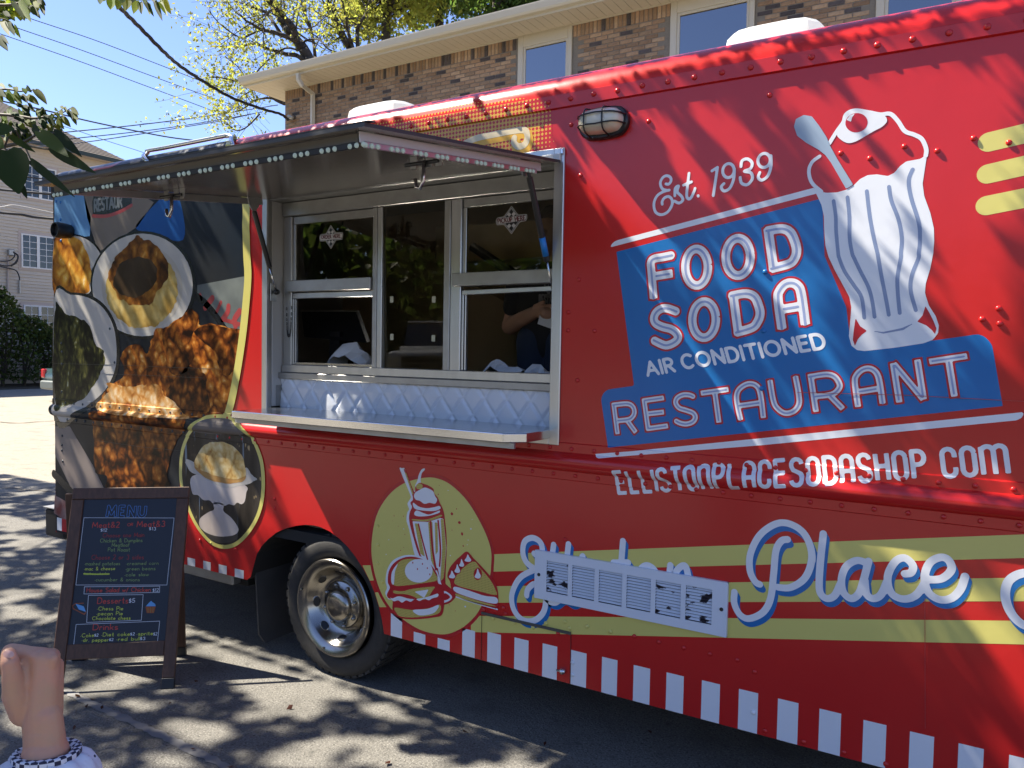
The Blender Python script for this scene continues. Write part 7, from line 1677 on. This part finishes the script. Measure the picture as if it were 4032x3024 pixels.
# ================================================================== PEOPLE
def blob(name, caps, m_, parent, vox=.006, smooth=4, bump_=None):
    """one continuous surface grown from tapered limbs: (p0, r0, p1, r1[, flatten axis, factor])."""
    m = MB()
    for c in caps:
        p0, r0, p1, r1 = Vector(c[0]), c[1], Vector(c[2]), c[3]; e = p1-p0; L_ = max(e.length, 1e-5); ax = e/L_ if e.length > 1e-5 else Vector((0, 0, 1))
        pr = [(max(1e-4, r0*math.sin(t)), -r0*math.cos(t)) for t in np.linspace(0, math.pi/2, 6)]+[(max(1e-4, r1*math.cos(t)), L_+r1*math.sin(t)) for t in np.linspace(0, math.pi/2, 6)]
        k0 = len(m.v); m.lathe(pr, p0, ax, 16, up=(.3, .5, .81))
        if len(c) > 4:
            fa, ff = Vector(c[4]).normalized(), c[5]
            for i in range(k0, len(m.v)):
                q = Vector(m.v[i])-p0; m.v[i] = tuple(p0+q-fa*q.dot(fa)*(1-ff))
    me = mesh(name, m.v, m.f); o = bpy.data.objects.new(name, me); COL.objects.link(o)
    r = o.modifiers.new('r', 'REMESH'); r.mode = 'VOXEL'; r.voxel_size = vox; r.use_smooth_shade = True
    s = o.modifiers.new('s', 'SMOOTH'); s.iterations = smooth; s.factor = .5
    dg = bpy.context.evaluated_depsgraph_get(); me2 = bpy.data.meshes.new_from_object(o.evaluated_get(dg)); bpy.data.objects.remove(o)
    me2.materials.clear(); me2.name = name
    return link(name, me2, m_, parent, smooth=True)
M_skin = mat('skin', (.52, .285, .165), .5, sss=.10, var=[(26, .5, (.64, .27, .19), 3), (90, .25, (.46, .27, .19), 4)], bump=[(150, .25, .002), (420, .2, .001)])
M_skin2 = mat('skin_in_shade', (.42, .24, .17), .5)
M_hair = mat('brown_hair', (.06, .035, .02), .6, bump=[(90, .6, .01)]); M_denim = mat('dark_denim', (.02, .028, .05), .85)
def fleck_mat():
    m = mat('flecked_blouse', (.66, .67, .72), .8, bump=[(60, .3, .004)]); n = m.node_tree.nodes; l = m.node_tree.links
    tc = n.new('ShaderNodeTexCoord'); vo = n.new('ShaderNodeTexVoronoi'); vo.inputs['Scale'].default_value = 105; nz = n.new('ShaderNodeTexNoise'); nz.inputs['Scale'].default_value = 60
    l.new(tc.outputs['Object'], vo.inputs['Vector']); l.new(tc.outputs['Object'], nz.inputs['Vector'])
    a_ = n.new('ShaderNodeMath'); a_.operation = 'LESS_THAN'; a_.inputs[1].default_value = .30; l.new(vo.outputs['Distance'], a_.inputs[0])
    sx = n.new('ShaderNodeSeparateColor'); l.new(vo.outputs['Color'], sx.inputs[0]); b_ = n.new('ShaderNodeMath'); b_.operation = 'LESS_THAN'; b_.inputs[1].default_value = .42; l.new(sx.outputs[0], b_.inputs[0])
    c_ = n.new('ShaderNodeMath'); c_.operation = 'MULTIPLY'; l.new(a_.outputs[0], c_.inputs[0]); l.new(b_.outputs[0], c_.inputs[1])
    mx = n.new('ShaderNodeMix'); mx.data_type = 'RGBA'; mx.inputs[6].default_value = (.66, .67, .72, 1); mx.inputs[7].default_value = (.03, .035, .07, 1); l.new(c_.outputs[0], mx.inputs[0]); l.new(mx.outputs[2], n['Principled BSDF'].inputs['Base Color']); return m
M_blouse = fleck_mat()
M_check = mat('cuff_check', (.66, .67, .72), .8)
n = M_check.node_tree.nodes; l = M_check.node_tree.links; ck = n.new('ShaderNodeTexChecker'); ck.inputs['Scale'].default_value = 130; ck.inputs['Color1'].default_value = (.66, .67, .72, 1); ck.inputs['Color2'].default_value = (.02, .022, .05, 1); tc = n.new('ShaderNodeTexCoord'); l.new(tc.outputs['Object'], ck.inputs['Vector']); l.new(ck.outputs[0], n['Principled BSDF'].inputs['Base Color'])
HZ = reg(0, 2480, 420/1281.0); HD = 1.12; PM = .3279*HD/FPX
def hp(x, y, dd=0.0): return at_depth(HZ([(x, y)])[0], HD+dd)
PR = thing('person', 'person at the left edge holding up a closed fist, white flecked sleeve', 'person', (-1.55, -2.85, 0))
elbow = hp(560, 2750, .02); shoulder = np.array([-1.30, -2.66, 1.33])
caps = [(hp(560, 2300, .01), 300*PM, hp(545, 1500), 262*PM), (hp(545, 1500), 250*PM, hp(530, 1280), 236*PM, FW, .80), (hp(530, 1280), 242*PM, hp(510, 1060), 232*PM, FW, .72),
        (hp(400, 985, .004), 150*PM, hp(400, 420, .006), 118*PM), (hp(480, 985, .0), 160*PM, hp(500, 350, .0), 112*PM), (hp(560, 985, .004), 150*PM, hp(610, 345, .004), 104*PM), (hp(625, 1000, .008), 122*PM, hp(672, 430, .016), 88*PM),
        (hp(445, 340, -.0015), 84*PM, hp(450, 420, -.001), 84*PM), (hp(640, 345, -.001), 66*PM, hp(630, 420, 0), 66*PM), (hp(330, 420, -.002), 88*PM, hp(330, 620, -.004), 110*PM),
        # fingers curled away from the viewer and round to the left
        (hp(440, 330, .004), 112*PM, hp(250, 285, .010), 106*PM), (hp(250, 285, .010), 106*PM, hp(130, 268, .022), 104*PM), (hp(130, 268, .022), 98*PM, hp(60, 470, .062), 84*PM), (hp(60, 470, .062), 82*PM, hp(200, 560, .066), 76*PM),
        (hp(520, 318, .008), 104*PM, hp(330, 290, .052), 98*PM), (hp(330, 290, .052), 96*PM, hp(240, 460, .076), 86*PM), (hp(615, 322, .012), 102*PM, hp(470, 320, .066), 92*PM), (hp(470, 320, .066), 88*PM, hp(360, 500, .085), 80*PM), (hp(678, 420, .022), 84*PM, hp(575, 430, .068), 76*PM), (hp(575, 430, .068), 74*PM, hp(470, 560, .085), 68*PM),
        # thumb leaving the side of the palm, standing clear of the curled fingers
        (hp(300, 980, .004), 170*PM, hp(190, 760, -.012), 150*PM), (hp(190, 760, -.012), 146*PM, hp(140, 500, -.024), 104*PM), (hp(140, 500, -.024), 102*PM, hp(120, 390, -.026), 96*PM), (hp(120, 390, -.026), 98*PM, hp(106, 300, -.020), 84*PM)]
HB = blob('arm', caps, M_skin, PR, .0021, 2)
nl = [hp(x, y, -.0345+.006*((x-105)/80.0)**2+.004*max(0, (300-y)/60.0)) for x, y in ell((103, 292), (68, 0), (0, -46), 16)]
MB().add(nl+[hp(103, 292, -.0352)], [(i, (i+1) % 16, 16) for i in range(16)]).build('thumb_nail', mat('nail', (.62, .36, .29), .3), PR, smooth=True)
# cuff and sleeve
def ring(c, hw, hd, n=64, ple=0.0, fr=11, ph0=0): 
    return [tuple(c+RT*(hw*math.cos(t)*(1+ple*math.cos(fr*t+ph0)))+FW*(hd*math.sin(t)*(1+ple*math.cos(fr*t+ph0)))+UP*(ple*.1*math.sin(fr*t))) for t in np.linspace(0, 2*math.pi, n, endpoint=False)]
def loftp(rings, name, m_):
    m = MB(); n = len(rings[0])
    for rg_ in rings: m.v += rg_
    for i in range(len(rings)-1):
        for j in range(n): m.f.append((i*n+j, i*n+(j+1) % n, (i+1)*n+(j+1) % n, (i+1)*n+j))
    return m.build(name, m_, PR, smooth=True)
loftp([ring(hp(565, 1470), 262*PM, 205*PM), ring(hp(565, 1446), 300*PM, 250*PM), ring(hp(565, 1440), 372*PM, 330*PM), ring(hp(565, 1462), 378*PM, 336*PM), ring(hp(565, 1508), 380*PM, 338*PM), ring(hp(565, 1518), 372*PM, 330*PM)], 'cuff', M_check)
loftp([ring(hp(565, 1512), 372*PM, 330*PM, ple=.01), ring(hp(565, 1535), 430*PM, 370*PM, ple=.03), ring(hp(566, 1590), 505*PM, 420*PM, ple=.05, ph0=.4), ring(hp(568, 1690), 575*PM, 470*PM, ple=.05, ph0=.8), ring(hp(570, 1900, .01), 620*PM, 500*PM, ple=.04, ph0=1), ring(hp(570, 2300, .02), 600*PM, 500*PM, ple=.03), ring(elbow, 470*PM, 470*PM)], 'sleeve', M_blouse)
sp = np.array([-1.55, -2.85, 0.0]); fdir = np.array([-.35, .94, 0]); rdir = np.array([.94, .35, 0])
sh_l = sp-rdir*.19+np.array([0, 0, 1.36]); sh_r = shoulder
blob('blouse', [(elbow, .062, shoulder, .066), (shoulder, .066, sp+np.array([0, 0, 1.36]), .085), (sh_l, .065, sp+np.array([0, 0, 1.36]), .085), (sp+np.array([0, 0, 1.33]), .145, sp+np.array([0, 0, 1.10]), .125, tuple(fdir), .75), (sp+np.array([0, 0, 1.10]), .125, sp+np.array([0, 0, .84]), .165, tuple(fdir), .75), (sh_l, .06, sp-rdir*.27+np.array([0, 0, 1.06]), .05), (sp-rdir*.27+np.array([0, 0, 1.06]), .05, sp-rdir*.25+fdir*.1+np.array([0, 0, .84]), .045)], M_blouse, PR, .012, 4)
blob('head', [(sp+np.array([0, 0, 1.38]), .052, sp+np.array([0, 0, 1.50]), .050), (sp+fdir*.02+np.array([0, 0, 1.60]), .092, sp+fdir*.03+np.array([0, 0, 1.53]), .068), (sp+fdir*.105+np.array([0, 0, 1.575]), .014, sp+fdir*.118+np.array([0, 0, 1.555]), .014)], M_skin, PR, .008, 3)
blob('hair', [(sp-fdir*.02+np.array([0, 0, 1.63]), .102, sp-fdir*.06+np.array([0, 0, 1.50]), .085), (sp-fdir*.06+np.array([0, 0, 1.52]), .08, sp-fdir*.08+np.array([0, 0, 1.34]), .06)], M_hair, PR, .01, 3)
blob('trousers', [(sp+rdir*.09+np.array([0, 0, .86]), .105, sp+rdir*.09+np.array([0, 0, .46]), .072), (sp+rdir*.09+np.array([0, 0, .46]), .07, sp+rdir*.09+np.array([0, 0, .10]), .055), (sp-rdir*.09+np.array([0, 0, .86]), .105, sp-rdir*.09+np.array([0, 0, .46]), .072), (sp-rdir*.09+np.array([0, 0, .46]), .07, sp-rdir*.09+np.array([0, 0, .10]), .055)], M_denim, PR, .012, 3)
for s_ in (-.09, .09): blob('shoe', [(sp+rdir*s_+np.array([0, 0, .05]), .048, sp+rdir*s_+fdir*.15+np.array([0, 0, .038]), .036)], M_black, PR, .008, 3)

# server inside the truck, seen through the pickup window
C5 = reg(1700, 1050, 580/2138.0)
WY = .72
def wp(x, y, dy=0.0): return on_y(C5([(x, y)])[0], WY+dy)
SV = thing('person', 'person in black printed T-shirt and jeans reading a white slip inside the serving window', 'person', tuple(np.array([wp(1750, 900)[0], WY, .76])))
tx = wp(1720, 900)[0]; M_tee = mat('black_tee', (.012, .012, .014), .85)
zz = lambda y: wp(1700, y)[2]
sh0 = wp(1300, 250); el = wp(1140, 860, .02); hd = wp(1490, 665, -.16); neck = np.array([tx, WY+.02, zz(250)+.10])
rsh = np.array([tx+.19, WY, zz(250)]); rel = np.array([tx+.25, WY-.02, zz(800)]); rhd = np.array([tx+.08, WY-.2, zz(700)])
blob('torso', [(neck, .055, neck+np.array([0, -.01, .10]), .052), (neck+np.array([0, -.02, .20]), .088, neck+np.array([0, -.03, .13]), .068), (el, .050, hd, .034), (sh0*.45+el*.55, .052, el, .047), (hd, .034, hd+np.array([.07, -.02, .012]), .030), (rsh*.4+rel*.6, .05, rel, .045), (rel, .045, rhd, .032), (neck+np.array([0, -.115, .165]), .013, neck+np.array([0, -.128, .145]), .013)]
     + [(hd+np.array([.05, -.02, .030-.020*i]), .0105, hd+np.array([.125-.008*abs(i-1.2), -.03, .034-.021*i]), .009) for i in range(4)] + [(hd+np.array([.02, -.03, .03]), .012, hd+np.array([.085, -.055, .05]), .010)], M_skin2, SV, .006, 2)
blob('shirt', [(sh0, .085, sh0*.45+el*.55, .070), (sh0, .085, neck+np.array([0, 0, -.05]), .075), (rsh, .085, neck+np.array([0, 0, -.05]), .075), (rsh, .08, rsh*.45+rel*.55, .068), (np.array([tx, WY, zz(350)]), .165, np.array([tx, WY, zz(1050)]), .150, (0, 1, 0), .68), (np.array([tx-.06, WY, zz(350)]), .15, np.array([tx-.03, WY, zz(1080)]), .140, (0, 1, 0), .68)], M_tee, SV, .010, 4)
blob('hair', [(neck+np.array([0, 0, .235]), .096, neck+np.array([0, .03, .16]), .080)], M_hair, SV, .01, 3)
blob('jeans', [(np.array([tx-.085, WY, zz(1100)]), .115, np.array([tx-.09, WY, zz(1100)-.45]), .075), (np.array([tx-.09, WY, zz(1100)-.45]), .072, np.array([tx-.09, WY, .86]), .058), (np.array([tx+.085, WY, zz(1100)]), .115, np.array([tx+.09, WY, zz(1100)-.45]), .075), (np.array([tx+.09, WY, zz(1100)-.45]), .072, np.array([tx+.09, WY, .86]), .058)], mat('blue_jeans', (.022, .034, .065), .85), SV, .012, 3)
for s_ in (-.09, .09): blob('shoe', [(np.array([tx+s_, WY+.02, .81]), .048, np.array([tx+s_, WY-.13, .80]), .036)], M_black, SV, .008, 3)
ssurf = lambda a_, b_, off: (a_, WY-.125-off, b_)
M_prt = mat('shirt_print', (.16, .16, .17), .8)
for txt, x0, x1, y, hgt in (('FOOD', 1640, 1900, 360, .050), ('SODA', 1655, 1900, 430, .050), ('AIR COND', 1640, 1900, 458, .018), ('RESTAURANT', 1560, 1960, 545, .050)):
    a, b = on_y(C5([(x0, y)])[0], WY-.125)[[0, 2]], on_y(C5([(x1, y)])[0], WY-.125)[[0, 2]]
    decal('shirt_print', sd_union(*line_of(txt, a, b-a, np.array([0, hgt]), .004 if hgt > .03 else .002, .3)), M_prt, SV, 3, .004, ssurf)
M_papr = mat('white_paper', (.62, .63, .64), .8)
pq = [on_y(p, WY-.20) for p in C5([(1600, 570), (1850, 620), (1800, 880), (1745, 905), (1535, 830)])]
SL = MB().prism([tuple(p) for p in pq], (0, .002, 0)).build('order_slip', M_papr, None); SL['label'] = 'white order slip held by the person in the serving window'; SL['category'] = 'paper'
# things on the inner counter
C4 = reg(1080, 1050, 560/1548.0)
M_screen = mat('black_screen', (.010, .010, .011), .25)
MT = thing('register_screen', 'black register screen tilted behind the left serving window', 'monitor', tuple(np.append(on_y(C4([(650, 900)])[0], .40)[:2], 1.60)))
q = [on_y(C4([p])[0], y) for p, y in (((290, 490), .50), ((890, 490), .50), ((1010, 830), .32), ((320, 770), .32))]
MB().prism([tuple(p) for p in q], (0, .03, .01)).build('screen', M_screen, MT, bev=.004)
MB().tube([q[0]+np.array([.0, .0, .004]), q[1]+np.array([0, 0, .004])], .003, 6).build('screen_edge', M_alud, MT)
cx_ = (q[2]+q[3])/2; MB().box((cx_[0]-.06, .34, 1.601), (cx_[0]+.02, .46, 1.60+(cx_[2]-1.60)+.05)).build('stand', M_screen, MT); MB().box((cx_[0]-.16, .26, 1.6005), (cx_[0]+.10, .50, 1.625)).build('stand_foot', M_screen, MT, bev=.006)
def crumple(name, label, cat, pts, y, d, seed):
    r = np.random.RandomState(seed); P3 = [on_y(p, y) for p in pts]; m = MB(); n = len(P3)
    for k, dy in enumerate(np.linspace(-.5, .5, 5)):
        sc_ = 1-abs(dy)*.7
        for p in P3:
            b = np.array([p[0], y+d*dy, 1.602+(p[2]-1.602)*sc_]); m.v.append(tuple(b+r.randn(3)*.006*np.array([1, 1, 1 if p[2] > 1.62 else .0])))
    for k in range(4):
        for j in range(n-1): m.f.append((k*n+j, k*n+j+1, (k+1)*n+j+1, (k+1)*n+j))
    o = m.build(name, M_papr, None); o['label'] = label; o['category'] = cat; return o
crumple('plastic_bag', 'crumpled white plastic bag beside the register screen', 'bag', C4([(670, 1075), (690, 900), (740, 850), (800, 830), (880, 845), (950, 890), (1000, 940), (1060, 1000), (1090, 1075)]), .30, .16, 1)
crumple('paper_wrapper', 'crumpled white wrapper on the counter in the right serving window', 'wrapper', C5([(760, 1500), (800, 1440), (870, 1375), (950, 1345), (1010, 1360), (1050, 1410), (1120, 1435), (1250, 1450), (1330, 1500)]), .26, .12, 2)
crumple('paper_wrapper', 'low crumpled paper nearest the right jamb in the right serving window', 'wrapper', C5([(1380, 1520), (1440, 1450), (1500, 1432), (1560, 1440), (1610, 1480), (1700, 1490), (1780, 1520)]), .24, .12, 3)
# ---------------- white pickup across the lot (it shows mirrored in the fixed pane)
M_wpaint = mat('white_paint', (.74, .75, .76), .2, coat=.8)
PK = thing('pickup_truck', 'white pickup parked across the lot, mirrored in the fixed window pane', 'pickup', (-11.2, -11.2, 0))
def pk(f, w, z):
    fx, fy = math.cos(math.radians(62)), math.sin(math.radians(62)); return (-11.2+fx*f+fy*w, -11.2+fy*f-fx*w, z)
def pbox(name, f0_, w0, z0, f1, w1, z1, m_, bev=.0, par=None):
    v = [pk(f, w, z) for z in (z0, z1) for f, w in ((f0_, w0), (f1, w0), (f1, w1), (f0_, w1))]
    return MB().add(v, [(0, 3, 2, 1), (4, 5, 6, 7), (0, 1, 5, 4), (1, 2, 6, 5), (2, 3, 7, 6), (3, 0, 4, 7)]).build(name, m_, par or PK, bev=bev, seg=3)
pbox('bed', -5.6, -.98, .55, -3.4, .98, 1.32, M_wpaint, .06); pbox('cab', -3.38, -.97, .50, -1.45, .97, 1.25, M_wpaint, .06); pbox('hood', -1.44, -.95, .60, .0, .95, 1.18, M_wpaint, .10)
MB().prism([pk(f, -.86, z) for f, z in ((-3.3, 1.25), (-1.5, 1.25), (-2.1, 1.82), (-3.1, 1.85))], np.array(pk(0, .86, 0))-np.array(pk(0, -.86, 0))).build('cab_roof', M_carg, PK); pbox('roof_panel', -3.12, -.85, 1.83, -2.08, .85, 1.88, M_wpaint, .02)
pbox('grille', -.01, -.62, .72, .03, .62, 1.06, M_black, .01)
for k in range(3): pbox('grille_bar', .03, -.60, .78+k*.10, .045, .60, .815+k*.10, M_chrome, .004)
for s_ in (-.80, .80): pbox('headlight', -.01, s_-.13, .82, .035, s_+.13, 1.05, M_lens, .02)
pbox('front_bumper', -.02, -.98, .42, .16, .98, .66, M_chrome, .04)
for f in (-.85, -4.4):
    for s_ in (-.9, .9):
        MB().lathe([(.24, -.12), (.37, -.12), (.40, -.08), (.40, .08), (.37, .12), (.24, .12), (0, .10)], pk(f, s_, .40), np.array(pk(0, 1, 0))-np.array(pk(0, 0, 0)), 24).build('wheel', M_rub, PK, smooth=True)
# fallen leaves on the lot
rs = random.Random(5); m = []
M_fall = leaf_mat('fallen_leaf', (.10, .04, .025), (.05, .02, .01), .4); pts = []
for p in list(C[0, 2]([(505, 1188), (560, 1255), (490, 1293), (1490, 1645), (600, 1210), (660, 1265), (480, 1395), (210, 415), (1250, 1530)]))+list(C[1, 2]([(360, 852), (805, 1420), (1320, 1500), (2000, 1420), (300, 1620)])): pts.append(on_z(p, .012))
for k in range(46): pts.append(np.array([rs.uniform(-12, -.5), rs.uniform(-3.2, -.2), .012]))
fl_ = leafcloud('fallen_leaves', np.array(pts), .030, .022, M_fall, None, 3, normal=np.array([0, 0, 1.0]))
fl_['label'] = 'scattered fallen leaves on the asphalt'
